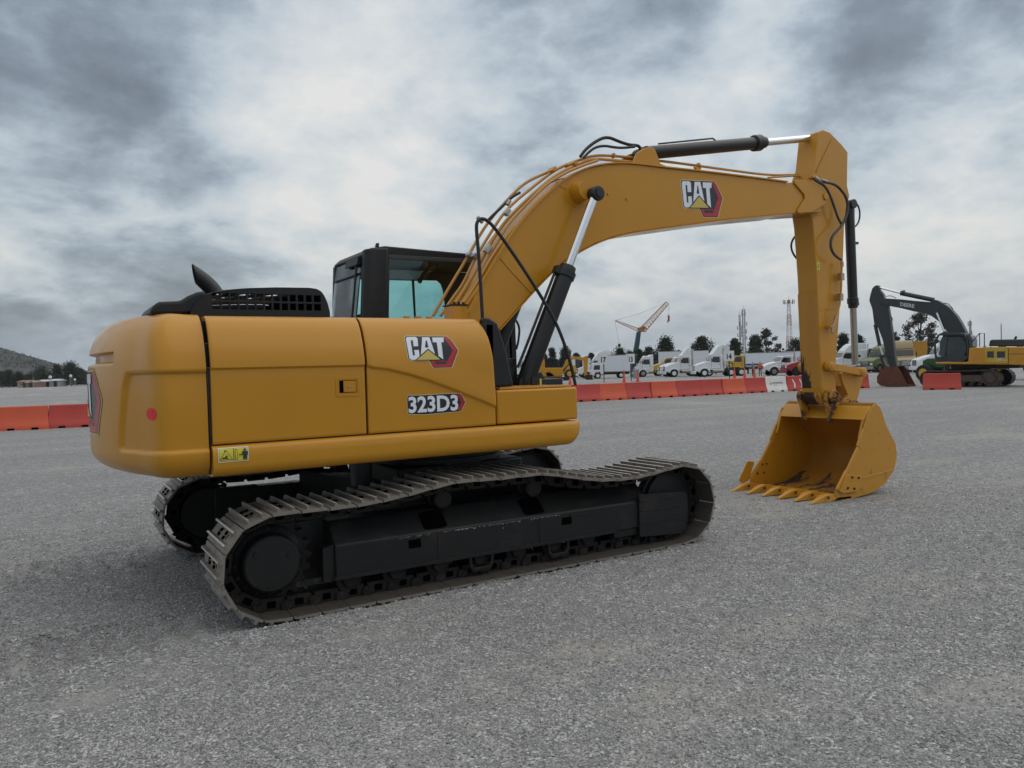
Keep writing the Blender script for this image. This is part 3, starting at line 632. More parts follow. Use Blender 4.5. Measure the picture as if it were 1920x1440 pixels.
nvt = len(ts)
for k in range(len(side)):
    for t in ts: cowl.v.append(cowl_pt(k, t))
for k in range(len(side) - 1):
    for q in range(nvt - 1):
        if side[k][0] >= ox0 - 1e-6 and side[k + 1][0] <= ox1 + 1e-6 and ts[q] >= .22 and ts[q + 1] <= .84: continue
        cowl.f.append((k * nvt + q, (k + 1) * nvt + q, (k + 1) * nvt + q + 1, k * nvt + q + 1)); cowl.mi.append(0)
# near wall with two rows of square holes, built from strips round each opening
def top_z(x):
    s2 = sorted([(p[0], p[1]) for p in side]); return interp(x, s2)
def wall(mb, y0, y1):
    xs_ = np.linspace(side[0][0], side[-1][0], 60)
    def zt(x): return zb + max(0, top_z(x) - zb) * .93
    # outer frame: left block, right block, above, below
    L = [(x, zt(x)) for x in xs_ if x < gx0 - .004]; mb.prism([(side[0][0], zb)] + L + [(gx0, zt(gx0)), (gx0, zb)], y0, y1)
    Rr = [(x, zt(x)) for x in xs_ if x > gx1 + .004]; mb.prism([(gx1, zb), (gx1, zt(gx1))] + Rr + [(side[-1][0], zb)], y0, y1)
    Mi = [(x, zt(x)) for x in xs_ if gx0 < x < gx1]; mb.prism([(gx0, gzt)] + [(gx0, zt(gx0))] + Mi + [(gx1, zt(gx1)), (gx1, gzt)], y0, y1)
    mb.bx(gx0, gx1, y0, y1, zb, gzb)
wall(cowl, CY0 + .028, CY0 + .06); wall(cowl, CY1 - .06, CY1 - .028)
n = 13; cw_ = (gx1 - gx0) / n; zm = (gzt + gzb) / 2
for k in range(1, n): cowl.bx(gx0 + k * cw_ - .006, gx0 + k * cw_ + .006, CY0 + .030, CY0 + .055, gzb, gzt)
cowl.bx(gx0, gx1, CY0 + .029, CY0 + .056, zm - .007, zm + .007)
cowl.bx(side[0][0] - .02, side[-1][0] + .06, CY0 - .0, CY1, zb - .012, zb + .012)
for k in range(2): 
    pass
cl = cowl.build('engine_cowl', 'black_plastic', ex, ang=40)
# the vent in the roof of the cowl carries slanted bars; sky shows between them through the side holes
mb = MB(); zr = top_z((ox0 + ox1) / 2) - .012
for k in range(15):
    x = ox0 + (ox1 - ox0) * (k + .5) / 15; mb.box((x, (CY0 + CY1) / 2 + .05, zr), (.012, 1.0, .012), rot=Matrix.Rotation(.35 * (-1) ** (k // 3), 3, 'Z'))
for k in range(3): mb.bx(ox0 - .02, ox1 + .02, CY0 + .5 + k * .25, CY0 + .512 + k * .25, zr - .006, zr + .008)
mb.build('grille_bars', 'black_plastic', cl)
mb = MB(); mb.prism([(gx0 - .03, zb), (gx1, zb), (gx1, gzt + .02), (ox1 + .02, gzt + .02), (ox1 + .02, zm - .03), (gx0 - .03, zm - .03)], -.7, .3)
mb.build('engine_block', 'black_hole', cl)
# rounded rear muffler cover
mb = MB(); rp = [(-2.511, 2.083), (-2.507, 2.115), (-2.489, 2.152), (-2.452, 2.176), (-2.381, 2.181), (-2.316, 2.185), (-2.27, 2.219), (-2.21, 2.248), (-2.15, 2.26), (-2.155, 2.102)]
mb.prism([(x, max(z, zb - .02)) for x, z in rp], -.95, -.30)
mb.build('muffler_cover', 'black_plastic', ex, bevel=.05, seg=4)
# exhaust: curved tapering pipe with slash-cut mouth
ep = [(-2.028, -0.62, 2.268), (-2.056, -0.62, 2.314), (-2.099, -0.62, 2.36), (-2.15, -0.62, 2.401), (-2.214, -0.62, 2.445), (-2.264, -0.62, 2.474)]; cp_ = [(-2.179, -0.62, 2.47), (-2.162, -0.62, 2.354)]
mb = MB(); mb.tube(ep, [.062, .052], n=26, smooth=2)
exo = mb.build('exhaust_pipe', 'black_paint', ex, ang=60)
bm = bmesh.new(); bm.from_mesh(exo.data); pv = Vector(cp_[1]) - Vector(cp_[0]); pn_ = Vector((pv.z, 0, -pv.x)).normalized()
if pn_.x > 0: pn_ = -pn_
bmesh.ops.bisect_plane(bm, geom=bm.verts[:] + bm.edges[:] + bm.faces[:], plane_co=cp_[0], plane_no=pn_, clear_outer=True)
bm.to_mesh(exo.data); bm.free()
sd = exo.modifiers.new('wall', 'SOLIDIFY'); sd.thickness = .004
# --- cab
cabm = MB(); CR_Y, CL_Y = .45, 1.38; CBX = -.55; CFX = 1.30; CT = 2.93
roof = [(-0.355, 2.878), (-0.289, 2.882), (-0.019, 2.868), (0.25, 2.865), (0.285, 2.856), (0.64, 2.856)]
ztop = roof[2][1]
shell = MB()
shell.prism([(CBX + .03, ztop - .065), (CBX, ztop - .04), (CBX + .06, ztop + .01), (CBX + .25, ztop + .03), (.7, ztop + .005), (1.15, ztop - .02), (1.28, ztop - .065)], CR_Y + .01, CL_Y - .01)
cab = shell.build('cab', 'black_plastic', ex, bevel=.05, seg=4)
mb = MB()
mb.prism([(CBX, CR_Y), (CBX + .05, CR_Y - .05 + .02), (CBX + .27, CR_Y - .03), (CBX + .30, CR_Y), (CBX + .30, CR_Y + .05), (CBX + .07, CR_Y + .11), (CBX, CR_Y + .08)], 1.2, ztop + .005, 'z')
mb.build('rear_pillar', 'black_plastic', cab, bevel=.025, seg=3)
mb = MB(); mb.bx(CBX, CBX + .06, CL_Y - .07, CL_Y, 1.2, ztop - .05); mb.build('rear_pillar', 'black_plastic', cab, bevel=.012); mb = MB(); mb.prism([(CFX - .14, 1.25), (CFX - .04, 1.25), (CFX - .06, ztop - .07), (CFX - .16, ztop - .07)], CR_Y, CR_Y + .06); mb.build('front_pillar', 'black_plastic', cab, bevel=.012)
mb = MB(); mb.prism([(CFX - .14, 1.25), (CFX - .04, 1.25), (CFX - .06, ztop - .07), (CFX - .16, ztop - .07)], CL_Y - .06, CL_Y)
mb.build('front_pillar', 'black_plastic', cab, bevel=.012)
mb = MB(); mb.bx(CBX, CFX, CR_Y, CL_Y, 1.06, 1.25); mb.bx(CBX, CFX - .1, CR_Y, CR_Y + .04, 1.25, 2.12); mb.bx(CBX, CFX - .1, CL_Y - .04, CL_Y, 1.25, 2.1); mb.bx(CBX, CBX + .04, CR_Y + .04, CL_Y - .04, 1.25, 2.08)
mb.build('cab_body', 'black_paint', cab, bevel=.01)
mb = MB(); mb.bx(CBX + .29, CFX - .14, CR_Y + .003, CR_Y + .035, ztop - .095, ztop - .055); mb.bx(CBX + .29, CBX + .335, CR_Y + .012, CR_Y + .03, 2.1, ztop - .095)
mb.build('window_frame', 'cab_grey', cab, bevel=.004)
mb = MB(); mb.bx(CBX + .33, CFX - .14, CR_Y + .016, CR_Y + .021, 2.1, ztop - .09); mb.build('right_window', 'glass_clear', cab, smooth=False)
mb = MB(); mb.bx(CBX + .015, CBX + .02, CR_Y + .08, CL_Y - .07, 2.08, ztop - .07); mb.build('rear_window', 'glass_clear', cab, smooth=False)
mb = MB(); mb.bx(CBX + .008, CBX + .03, CR_Y + .08, CL_Y - .07, ztop - .24, ztop - .225); mb.bx(CBX - .02, CBX + .03, CR_Y + .10, CR_Y + .45, ztop - .13, ztop - .05)
mb.tube([(CBX - .005, CR_Y + .14, 2.1), (CBX - .005, CR_Y + .14, ztop - .16), (CBX - .005, CR_Y + .2, ztop - .12)], .012)
mb.build('rear_trim', 'black_plastic', cab, bevel=.006)
# left side (door side): clear green-tinted panes below, smoked above
yl = CL_Y - .03
pa = [(-0.314, 2.198), (-0.298, 2.676), (0.448, 2.692), (0.471, 2.203)]; pb = [(0.478, 2.203), (0.467, 2.69), (0.754, 2.682), (0.808, 2.656), (0.833, 2.583), (0.882, 2.206)]
mb = MB(); mb.prism(pa, yl, yl + .005); mb.prism(pb, yl, yl + .005); mb.build('door_window', 'glass_cyan', cab, smooth=False)
zt_ = (pa[1][1] + pa[2][1]) / 2
mb = MB(); mb.bx(CBX + .06, .75, yl, yl + .005, zt_ + .005, ztop - .02); mb.bx(CBX + .06, pa[0][0] - .01, yl, yl + .005, 2.05, zt_); mb.build('upper_window', 'glass_smoke', cab, smooth=False)
mb = MB(); mb.bx(CBX + .06, .55, yl - .006, yl + .012, zt_ - .004, zt_ + .008); mb.prism([(pa[2][0] - .0, zt_), (pb[1][0] + .004, zt_), (pb[0][0] + .004, 2.05), (pa[3][0], 2.05)], yl - .01, yl + .02)
mb.prism([(pb[2][0], zt_ + .01), (pb[3][0], pb[3][1]), (pb[4][0], pb[4][1]), (pb[5][0], pb[5][1]), (CFX - .1, 2.05), (CFX - .12, ztop - .07), (.72, ztop - .07), (.66, zt_ + .1), (.5, zt_ + .01)], yl - .012, yl + .018)
mb.build('door_frame', 'black_plastic', cab, bevel=.003)
mb = MB(); mb.bx(-.35, .10, .72, 1.15, 1.6, 1.72); mb.prism([(-.36, 1.7), (-.22, 1.7), (-.30, 2.25), (-.40, 2.25)], .70, 1.15); mb.tube([(.25, .6, 1.4), (.3, .6, 1.85), (.28, .6, 1.95)], .02)
mb.build('operator_seat', 'cloth_dark', cab, bevel=.04, seg=3)
mb = MB(); s_ = [(0.466, 0.75, 2.886), (0.426, 0.75, 2.788), (0.317, 0.75, 2.688), (0.259, 0.75, 2.585)]; mb.tube(s_, .022, smooth=1); mb.box(s_[1], (.10, .06, .06)); mb.box(s_[0], (.14, .1, .06))
mb.build('lamp_arm', 'black_plastic', cab)
mb = MB(); mb.cyl((CBX + .14, CR_Y + .04, ztop + .02), (CBX + .14, CR_Y + .04, ztop + .055), .022, .016, n=12); mb.build('roof_bolt', 'black_plastic', cab)

for o_ in [cab] + list(cab.children):
    for v in o_.data.vertices:
        if v.co.x < -.2 and v.co.z > 2.1: v.co.x += .10 * ((v.co.z - 2.1) / .75) ** 1.6 * min(1, (-.2 - v.co.x) / .3 + .35); v.co.z -= .035 * sstep(-.30, -.55, v.co.x) * sstep(2.5, 2.85, v.co.z)
# --- boom
BY0, BY1 = YC - .20, YC + .20
top = [(0.129, 2.195), (0.325, 2.443), (0.503, 2.701), (0.71, 2.973), (0.946, 3.216), (1.176, 3.409), (1.345, 3.531), (1.564, 3.636), (1.789, 3.699), (2.04, 3.738), (2.263, 3.75), (2.604, 3.755), (3.147, 3.774), (3.922, 3.791), (4.559, 3.8), (4.803, 3.832)]
bot = [(5.195, 3.495), (4.981, 3.471), (4.557, 3.424), (4.033, 3.35), (3.505, 3.276), (3.007, 3.188), (2.538, 3.108), (2.16, 3.042), (1.882, 2.974), (1.668, 2.901), (1.465, 2.807), (1.28, 2.708), (1.137, 2.605), (0.92, 2.422), (0.498, 2.022)]
foot = [(bot[-1][0] - .12, bot[-1][1] - .17), (.28, 1.72), (.17, 1.70), (.10, 1.80), (.12, 1.92)]
outline = top + [(top[-1][0] + .06, top[-1][1] - .02), (bot[0][0], bot[0][1] + .12)] + bot + foot
mb = MB(); mb.prism(outline, BY0, BY1)
boom = mb.build('boom', 'yellow_paint', ex, bevel=.008, seg=2)
# flanges: top and bottom plates stand slightly proud of the web
def strip(mb, line, y0, y1, th, m=0):
    for a, b in zip(line, line[1:]):
        d = Vector((b[0] - a[0], b[1] - a[1])); L = d.length
        if L < 1e-4: continue
        d /= L; nrm = Vector((-d.y, d.x)) * th
        vs = [(a[0], y, a[1]) for y in (y0, y1)] + [(b[0], y, b[1]) for y in (y0, y1)] + [(a[0] + nrm.x, y, a[1] + nrm.y) for y in (y0, y1)] + [(b[0] + nrm.x, y, b[1] + nrm.y) for y in (y0, y1)]
        mb.add(vs, [(0, 1, 3, 2), (4, 6, 7, 5), (0, 4, 5, 1), (2, 3, 7, 6), (0, 2, 6, 4), (1, 5, 7, 3)], m)
def dense(line, n=6):
    # smooth resample (Chaikin)
    P = [Vector(p) for p in line]
    for _ in range(2):
        Q = [P[0]]
        for a, b in zip(P, P[1:]): Q += [a.lerp(b, .25), a.lerp(b, .75)]
        P = Q + [P[-1]]
    return [(p.x, p.y) for p in P]
mb = MB(); strip(mb, dense(top[:-1]), BY0 - .022, BY1 + .022, .014); mb.build('flange_plate', 'yellow_paint', boom); mb = MB(); strip(mb, dense(bot[2:])[::1], BY0 - .014, BY1 + .014, .010); mb.build('flange_plate', 'yellow_paint', boom)
# weld seams on the web
mb = MB(); w = [(0.53, -0.472, 2.687), (0.654, -0.472, 2.564), (0.845, -0.472, 2.394), (0.887, -0.472, 2.375)]; mb.tube(w, .006, n=6); mb.build('weld_seam', 'yellow_paint', boom); mb = MB(); w2 = [(1.232, -0.472, 3.425), (1.327, -0.472, 3.398), (1.409, -0.472, 3.353)]; mb.tube(w2, .004, n=6)
mb.build('weld_seam', 'yellow_paint', boom)
pc = [(1.444, -0.47, 3.378)][0]
mb = MB(); mb.lathe((pc[0], -.469, pc[2]), (0, -1, 0), [(0, .15), (.006, .146), (.008, .105), (.06, .10), (.15, .092)], n=36); mb.build('pin_boss', 'yellow_paint', boom)
mb = MB(); mb.lathe((pc[0], -.071, pc[2]), (0, 1, 0), [(0, .15), (.006, .146), (.008, .105), (.06, .10), (.15, .092)], n=36)
mb.build('pin_boss', 'yellow_paint', boom)
mb = MB()
for p in [(1.827, -0.47, 3.409), (2.071, -0.47, 3.377)]:
    mb.cyl((p[0], -.468, p[2]), (p[0], -.482, p[2]), .014, n=12)
mb.build('grease_point', 'yellow_worn', boom)
# nose plates that clasp the stick
nose = [(4.673, 3.829), (4.752, 3.85), (5.0, 3.856), (5.231, 3.761), (5.301, 3.688), (5.278, 3.613), (4.988, 3.476), (4.749, 3.444), (4.71, 3.466), (4.863, 3.634), (4.855, 3.679), (4.682, 3.798)]
mb = MB(); mb.prism(nose, BY0 - .022, BY0 - .002); mb.prism(nose, BY1 + .002, BY1 + .022)
pp = [(5.25, 3.69)][0]; mb.cyl((pp[0], BY0 - .04, pp[1]), (pp[0], BY1 + .04, pp[1]), .045, n=24)
mb.build('nose_plate', 'yellow_paint', boom, bevel=.004)
# bracket for the stick cylinder on top of the boom
br = [(2.228, 3.777), (2.291, 3.898), (2.382, 3.954), (2.465, 3.981), (2.532, 3.961), (2.561, 3.907), (2.604, 3.819), (2.742, 3.788)]
mb = MB(); mb.prism(br, YC - .14, YC - .10); mb.prism(br, YC + .10, YC + .14)
mb.build('cylinder_bracket', 'yellow_paint', boom, bevel=.006)

# --- boom cylinders (one each side)
def cylinder(p0, p1, rb, rr, name, parent, frac, head=1.16, mats=('black_paint', 'chrome'), boss=.09, bw=.1):
    """hydraulic cylinder from base p0 to rod end p1; frac = where the barrel stops"""
    p0, p1 = Vector(p0), Vector(p1); d = (p1 - p0); L = d.length; u = d / L
    mb = MB(); f = frac * L
    mb.lathe(p0, u, [(0, rb * .9), (.03, rb), (f * .90, rb), (f * .905, rb * head), (f * .955, rb * head * 1.02), (f * .96, rb * 1.0), (f, rb * .95), (f + .001, rr * 1.2)], n=32)
    mb.cyl(p0 - Vector((0, bw, 0)), p0 + Vector((0, bw, 0)), boss, n=24)
    o = mb.build(name, mats[0], parent, bevel=0, ang=30)
    r = MB(); r.cyl(p0 + u * (f - .05), p0 + u * (L - boss * .5), rr, n=28); r.build('rod', mats[1], o, ang=30)
    return o, u
top_r = [(1.516, -0.66, 3.335)][0]; bot_r = [(0.637, -0.66, 1.501)][0]
dy = (YC * 2 + .66) + .66 - .0
for yy in (-.66, 2 * YC + .66):
    a = (bot_r[0], yy, bot_r[2]); b = (top_r[0], yy, top_r[2])
    o, u = cylinder(a, b, .083, .042, 'boom_cylinder', ex, .605, boss=.085, bw=.05)
    h = MB(); h.lathe((b[0], yy + .05, b[2]), (0, -1, 0), [(0, .055), (.01, .07), (.10, .074), (.115, .066), (.118, .045), (.13, .043)], n=28)
    for k in range(3):
        an = k * 2.1; h.cyl((b[0] + .03 * cos(an), yy - .065, b[2] + .03 * sin(an)), (b[0] + .03 * cos(an), yy - .076, b[2] + .03 * sin(an)), .010, n=6)
    h.build('rod_eye', 'black_paint', o)
    # feed pipe beside the barrel
    base = Vector(a); uu = Vector(u); side_v = Vector((-uu.z, 0, uu.x))
    L_ = (Vector(b) - base).length
    pth = [base + uu * .12 + side_v * .13, base + uu * .3 + side_v * .125, base + uu * (L_ * .55) + side_v * .115, base + uu * (L_ * .565) + side_v * .06]
    t = MB(); t.tube(pth, .014, n=8); t.box(base + uu * (L_ * .562) + side_v * .085, (.09, .07, .07), rot=Matrix.Rotation(-atan2(uu.x, uu.z) * -1, 3, 'Y'))
    t.build('oil_pipe', 'black_paint', o)
mb = MB(); mb.prism([(.45, 1.2), (.98, 1.2), (1.0, 1.45), (.9, 1.62), (.75, 1.60), (.55, 1.45)], -.56, -.50); mb.prism([(.45, 1.2), (.98, 1.2), (1.0, 1.45), (.9, 1.62), (.75, 1.60), (.55, 1.45)], .0, .06); mb.bx(.1, .75, -.72, .1, 1.0, 1.25)
mb.build('boom_bracket', 'black_paint', ex, bevel=.01)
mb = MB(); q = [(0.585, -0.95, 1.551)][0]; mb.bx(q[0] - .08, q[0] + .0, -1.0, -.98, 1.505, 1.57, 0); mb.bx(q[0] + .0, q[0] + .02, -1.0, -.98, 1.505, 1.56, 1); mb.build('small_label', ['black_paint', 'label_yellow'], sb)

# --- pipes along the boom
def pipe(name, path, r, m='yellow_pipe', parent=boom, sm=2, n=10):
    mb = MB(); mb.tube(path, r, n=n, smooth=sm); return mb.build(name, m, parent, ang=60)
pipe('boom_pipe', [(0.0, -0.1, 2.172), (0.195, -0.1, 2.468), (0.387, -0.1, 2.741), (0.599, -0.1, 3.074), (0.876, -0.1, 3.359), (1.07, -0.1, 3.532), (1.373, -0.1, 3.672), (1.433, -0.1, 3.695)], .015)
pipe('boom_pipe', [(0.029, -0.2, 2.165), (0.156, -0.2, 2.327), (0.28, -0.2, 2.471), (0.402, -0.2, 2.703), (0.592, -0.2, 2.974), (0.78, -0.2, 3.221), (1.118, -0.2, 3.483), (1.39, -0.2, 3.678), (1.621, -0.2, 3.775), (1.851, -0.2, 3.868), (2.129, -0.2, 3.896), (2.5, -0.2, 3.908), (2.889, -0.2, 3.921), (3.364, -0.2, 3.929), (3.814, -0.2, 3.934), (4.592, -0.2, 3.948), (5.132, -0.2, 4.016), (5.466, -0.2, 4.021)], .015)
pipe('boom_pipe', [(0.029, -0.3, 2.158), (0.172, -0.3, 2.318), (0.289, -0.3, 2.48), (0.427, -0.3, 2.691), (0.562, -0.3, 2.905), (0.747, -0.3, 3.127), (1.082, -0.3, 3.411), (1.285, -0.3, 3.568), (1.559, -0.3, 3.711), (1.78, -0.3, 3.801), (2.025, -0.3, 3.814), (2.337, -0.3, 3.822)], .017)
pipe('boom_pipe', [(0.048, -0.38, 2.152), (0.173, -0.38, 2.281), (0.302, -0.38, 2.461), (0.434, -0.38, 2.675), (0.543, -0.38, 2.836), (0.684, -0.38, 3.032), (0.883, -0.38, 3.226), (1.138, -0.38, 3.456), (1.353, -0.38, 3.584), (1.566, -0.38, 3.682), (1.772, -0.38, 3.759)], .015)
pipe('boom_pipe', [(0.073, -0.43, 2.183), (0.192, -0.43, 2.306), (0.332, -0.43, 2.506), (0.439, -0.43, 2.674), (0.547, -0.43, 2.804), (0.693, -0.43, 2.973)], .014)
pipe('boom_pipe', [(4.505, -0.24, 3.904), (4.798, -0.24, 3.948), (5.101, -0.24, 3.993), (5.39, -0.24, 3.949)], .012)
def clamp(pts, name='pipe_clamp', s=(.05, .09, .05), m='steel'):
    mb = MB()
    for p in pts: mb.box(p, s, rot=Matrix.Rotation(-.9, 3, 'Y'))
    mb.build(name, m, boom, bevel=.006)
clamp([(0.389, -0.13, 2.758)] + [(0.397, -0.21, 2.737)], s=(.05, .07, .045)); clamp([(0.448, -0.38, 2.78)], s=(.085, .05, .05)); clamp([(0.688, -0.36, 3.147)], s=(.07, .05, .045)); clamp([(1.324, -0.2, 3.654)], m='yellow_worn', s=(.06, .12, .03)); clamp([(1.536, -0.25, 3.72)], m='yellow_worn', s=(.05, .16, .05)); clamp([(2.129, -0.2, 3.896)], m='yellow_worn', s=(.04, .045, .045))
clamp([(3.352, -0.22, 3.921), (3.351, -0.22, 3.891)], m='yellow_worn', s=(.05, .05, .05)); clamp([(3.246, -0.3, 3.854)], m='yellow_worn', s=(.03, .03, .08))
pipe('hose', [(1.661, -0.24, 3.819), (1.732, -0.24, 3.904), (1.845, -0.24, 3.99), (1.967, -0.24, 4.056), (2.06, -0.24, 4.068), (2.189, -0.24, 4.04), (2.328, -0.24, 4.024), (2.447, -0.24, 4.036), (2.484, -0.24, 3.997)], .017, 'rubber')
pipe('hose', [(1.641, -0.32, 3.786), (1.704, -0.32, 3.847), (1.795, -0.32, 3.913), (1.915, -0.32, 3.945), (2.034, -0.32, 3.943), (2.156, -0.32, 3.95), (2.325, -0.32, 3.985)], .014, 'rubber')
pipe('hose', [(0.618, -0.12, 3.114), (0.68, -0.12, 3.171), (0.755, -0.12, 3.234), (0.863, -0.12, 3.333), (0.92, -0.12, 3.375), (0.99, -0.12, 3.413)], .014, 'rubber')
pipe('hose', [(1.146, -0.46, 3.455), (1.23, -0.46, 3.495), (1.372, -0.46, 3.525), (1.469, -0.46, 3.504), (1.534, -0.46, 3.473), (1.612, -0.46, 3.444)], .005, 'rubber')
pipe('hose', [(1.031, -0.3, 3.374), (1.225, -0.3, 3.509), (1.323, -0.3, 3.546)], .008, 'rubber')
mb = MB(); mb.cyl(*[(0.535, -0.15, 3.076), (0.478, -0.15, 3.123)], .02, n=10); mb.cyl(*[(0.818, -0.15, 3.27), (0.85, -0.15, 3.315)], .02, n=10); mb.build('fitting', 'steel', boom)
pipe('oil_pipe', [(1.1, 0.3, 2.227), (1.209, 0.3, 2.115), (1.184, 0.3, 1.944), (1.154, 0.3, 1.86)], .012, 'black_paint', parent=ex)
# perforated bracket
p0 = [(0.139, 2.18), (0.237, 2.333), (0.265, 2.324), (0.166, 2.157)]
mb = MB(); mb.prism(p0, -.52, -.512); mb.build('bracket', 'yellow_paint', boom)

# --- handrail
pipe('handrail', [(-0.073, -1.18, 2.057), (-0.083, -1.18, 2.36), (-0.094, -1.18, 2.619), (-0.108, -1.18, 2.79), (-0.101, -1.18, 2.851), (-0.061, -1.18, 2.884), (-0.001, -1.18, 2.871), (0.077, -1.18, 2.803), (0.235, -1.18, 2.615), (0.387, -1.18, 2.421), (0.543, -1.18, 2.209), (0.664, -1.18, 2.018), (0.753, -1.18, 1.81), (0.805, -1.18, 1.646), (0.84, -1.18, 1.496)], .0145, 'rubber', parent=ex, n=14)

# --- stick
st = [(5.237, 4.508), (5.295, 4.539), (5.368, 4.552), (5.478, 4.537), (5.567, 4.488), (5.694, 4.423), (5.829, 4.331), (5.815, 4.124), (5.803, 3.897), (5.848, 3.767), (5.766, 3.592), (5.725, 3.349), (5.691, 2.951), (5.607, 2.34), (5.525, 1.788), (5.484, 1.482), (5.498, 1.244), (5.43, 1.131), (5.272, 1.138), (5.202, 1.249), (5.18, 1.865), (5.154, 2.698), (5.103, 3.351), (5.068, 3.514), (5.081, 3.943), (5.157, 4.084), (5.206, 4.348)]
SY0, SY1 = YC - .145, YC + .145
mb = MB(); mb.prism(st, SY0, SY1)
stick = mb.build('stick', 'yellow_paint', ex, bevel=.012, seg=2)
# front (machine-side) face carries the worn paint on its lower half
lo = [(5.154, 2.505), (5.162, 2.292), (5.18, 1.865), (5.204, 1.302)]
mb = MB(); strip(mb, [(a - .001, b) for a, b in lo], SY0 + .004, SY1 - .004, -.004)
mb.build('wear_plate', 'yellow_scraped', stick)
# weld line, reinforcing edge on the ear
mb = MB(); mb.tube([(5.497, -0.423, 4.445), (5.387, -0.423, 4.297), (5.267, -0.423, 4.129), (5.181, -0.423, 4.006)], .007, n=6); mb.tube([(5.189, -0.423, 2.285), (5.399, -0.423, 2.306), (5.592, -0.423, 2.326)], .003, n=6); mb.tube([(5.092, -0.423, 3.436), (5.216, -0.423, 3.485), (5.353, -0.423, 3.53)], .004, n=6)
mb.build('weld_seam', 'yellow_paint', stick)
lb = [(5.15, 2.884), (5.212, 2.887), (5.219, 2.787), (5.157, 2.778)]
d = Decal(); d.poly([(p[0], p[1]) for p in lb], 0)
cxl = sum(p[0] for p in lb) / 4; czl = sum(p[1] for p in lb) / 4
d.poly([(cxl - .01, czl - .025), (cxl + .01, czl - .025), (cxl + .005, czl - .005), (cxl - .005, czl - .005)], 1); d.poly([(cxl - .008, czl + .005), (cxl + .008, czl + .005), (cxl, czl + .024)], 1)
d.build('safety_label', ['label_yellow', 'decal_black'], stick, lambda u, v, l: (u, SY0 - .002 - l, v), cuts=0)
# stick cylinder on the boom
a = [(2.464, -0.27, 3.941)][0]; b = [(5.399, -0.27, 4.5)][0]
o, u = cylinder(a, b, .072, .045, 'stick_cylinder', ex, .665, head=1.32, boss=.06, bw=.09)
mb = MB(); mb.cyl((b[0], YC - .10, b[2]), (b[0], YC + .10, b[2]), .07, n=20); mb.build('rod_eye', 'black_paint', o)
mb = MB(); uu = Vector(u); mb.tube([Vector(a) + uu * .25 + Vector((0, 0, .09)), Vector(a) + uu * 1.1 + Vector((0, 0, .10)), Vector(a) + uu * 1.18 + Vector((0, 0, .05))], .010, n=8); mb.build('oil_pipe', 'black_paint', o)
# bucket cylinder in front of the stick
a = [(6.038, -0.27, 3.7)][0]; b = [(6.107, -0.27, 1.553)][0]
o, u = cylinder(a, b, .062, .042, 'bucket_cylinder', ex, .635, mats=('black_paint', 'rod_dull'), boss=.06, bw=.08)
mb = MB(); mb.tube([(6.095, -0.27, 3.705), (6.13, -0.27, 3.736), (6.137, -0.27, 3.595), (6.112, -0.27, 3.169), (6.093, -0.27, 2.751), (6.107, -0.27, 2.638), (6.15, -0.27, 2.548), (6.14, -0.27, 2.42), (6.042, -0.27, 2.382)], .012, n=8, smooth=1); mb.box([(6.147, -0.27, 3.2)][0], (.09, .05, .03)); mb.box([(6.133, -0.27, 2.391)][0], (.09, .05, .04))
mb.build('oil_pipe', 'black_paint', o)
pipe('hose', [(6.061, -0.27, 3.702), (6.119, -0.27, 3.742), (6.176, -0.27, 3.747), (6.243, -0.27, 3.696), (6.269, -0.27, 3.606), (6.248, -0.27, 3.505), (6.189, -0.27, 3.437), (6.096, -0.27, 3.394), (6.007, -0.27, 3.416)], .011, 'rubber', parent=stick)
pipe('hose', [(5.015, -0.5, 3.886), (5.095, -0.5, 3.855), (5.206, -0.5, 3.827), (5.277, -0.5, 3.781), (5.347, -0.5, 3.688), (5.417, -0.5, 3.561), (5.476, -0.5, 3.445), (5.548, -0.5, 3.363)], .015, 'hose_grey', parent=stick)
pipe('hose', [(5.177, -0.53, 3.856), (5.291, -0.53, 3.855), (5.415, -0.53, 3.841), (5.54, -0.53, 3.773), (5.623, -0.53, 3.687), (5.641, -0.53, 3.574), (5.594, -0.53, 3.442), (5.495, -0.53, 3.328), (5.365, -0.53, 3.238), (5.295, -0.53, 3.167), (5.277, -0.53, 3.074), (5.316, -0.53, 2.996), (5.398, -0.53, 2.941), (5.482, -0.53, 2.912)], .017, 'hose_grey', parent=stick)
pipe('hose', [(5.19, -0.07, 3.255), (5.136, -0.07, 3.196), (5.113, -0.07, 3.127), (5.142, -0.07, 3.046), (5.212, -0.07, 2.981)], .013, 'rubber', parent=stick)
pipe('stick_pipe', [(5.545, -0.5, 2.899), (5.53, -0.5, 2.763), (5.518, -0.5, 2.561), (5.485, -0.5, 2.345), (5.429, -0.5, 2.263), (5.395, -0.5, 2.182), (5.35, -0.5, 2.115), (5.318, -0.5, 2.074)], .012, parent=stick)
for p in [(5.559, -0.47, 2.707), (5.53, -0.47, 2.449)]: mb = MB(); mb.box(p, (.06, .06, .09)); mb.build('pipe_clamp', 'steel', stick, bevel=.003)
p = [(5.559, -0.49, 2.894)][0]
for r1, r2, r_ in ((p, (p[0], p[1], p[2] - .06), .02), (*[(5.42, -0.49, 2.21), (5.363, -0.49, 2.075)], .024), (*[(5.338, -0.5, 2.061), (5.315, -0.5, 1.994)], .018), (*[(5.046, -0.5, 3.902), (5.177, -0.5, 3.856)], .022), (*[(5.14, -0.52, 3.881), (5.304, -0.52, 3.858)], .018)):
    mb = MB(); mb.cyl(r1, r2, r_, n=8); mb.build('hose_fitting', 'steel', stick, bevel=.003)
mb = MB(); mb.box([(5.338, -0.47, 2.07)][0], (.12, .08, .03)); mb.box([(5.045, -0.47, 3.909)][0], (.10, .08, .03)); mb.build('hose_bracket', 'yellow_worn', stick, bevel=.004)

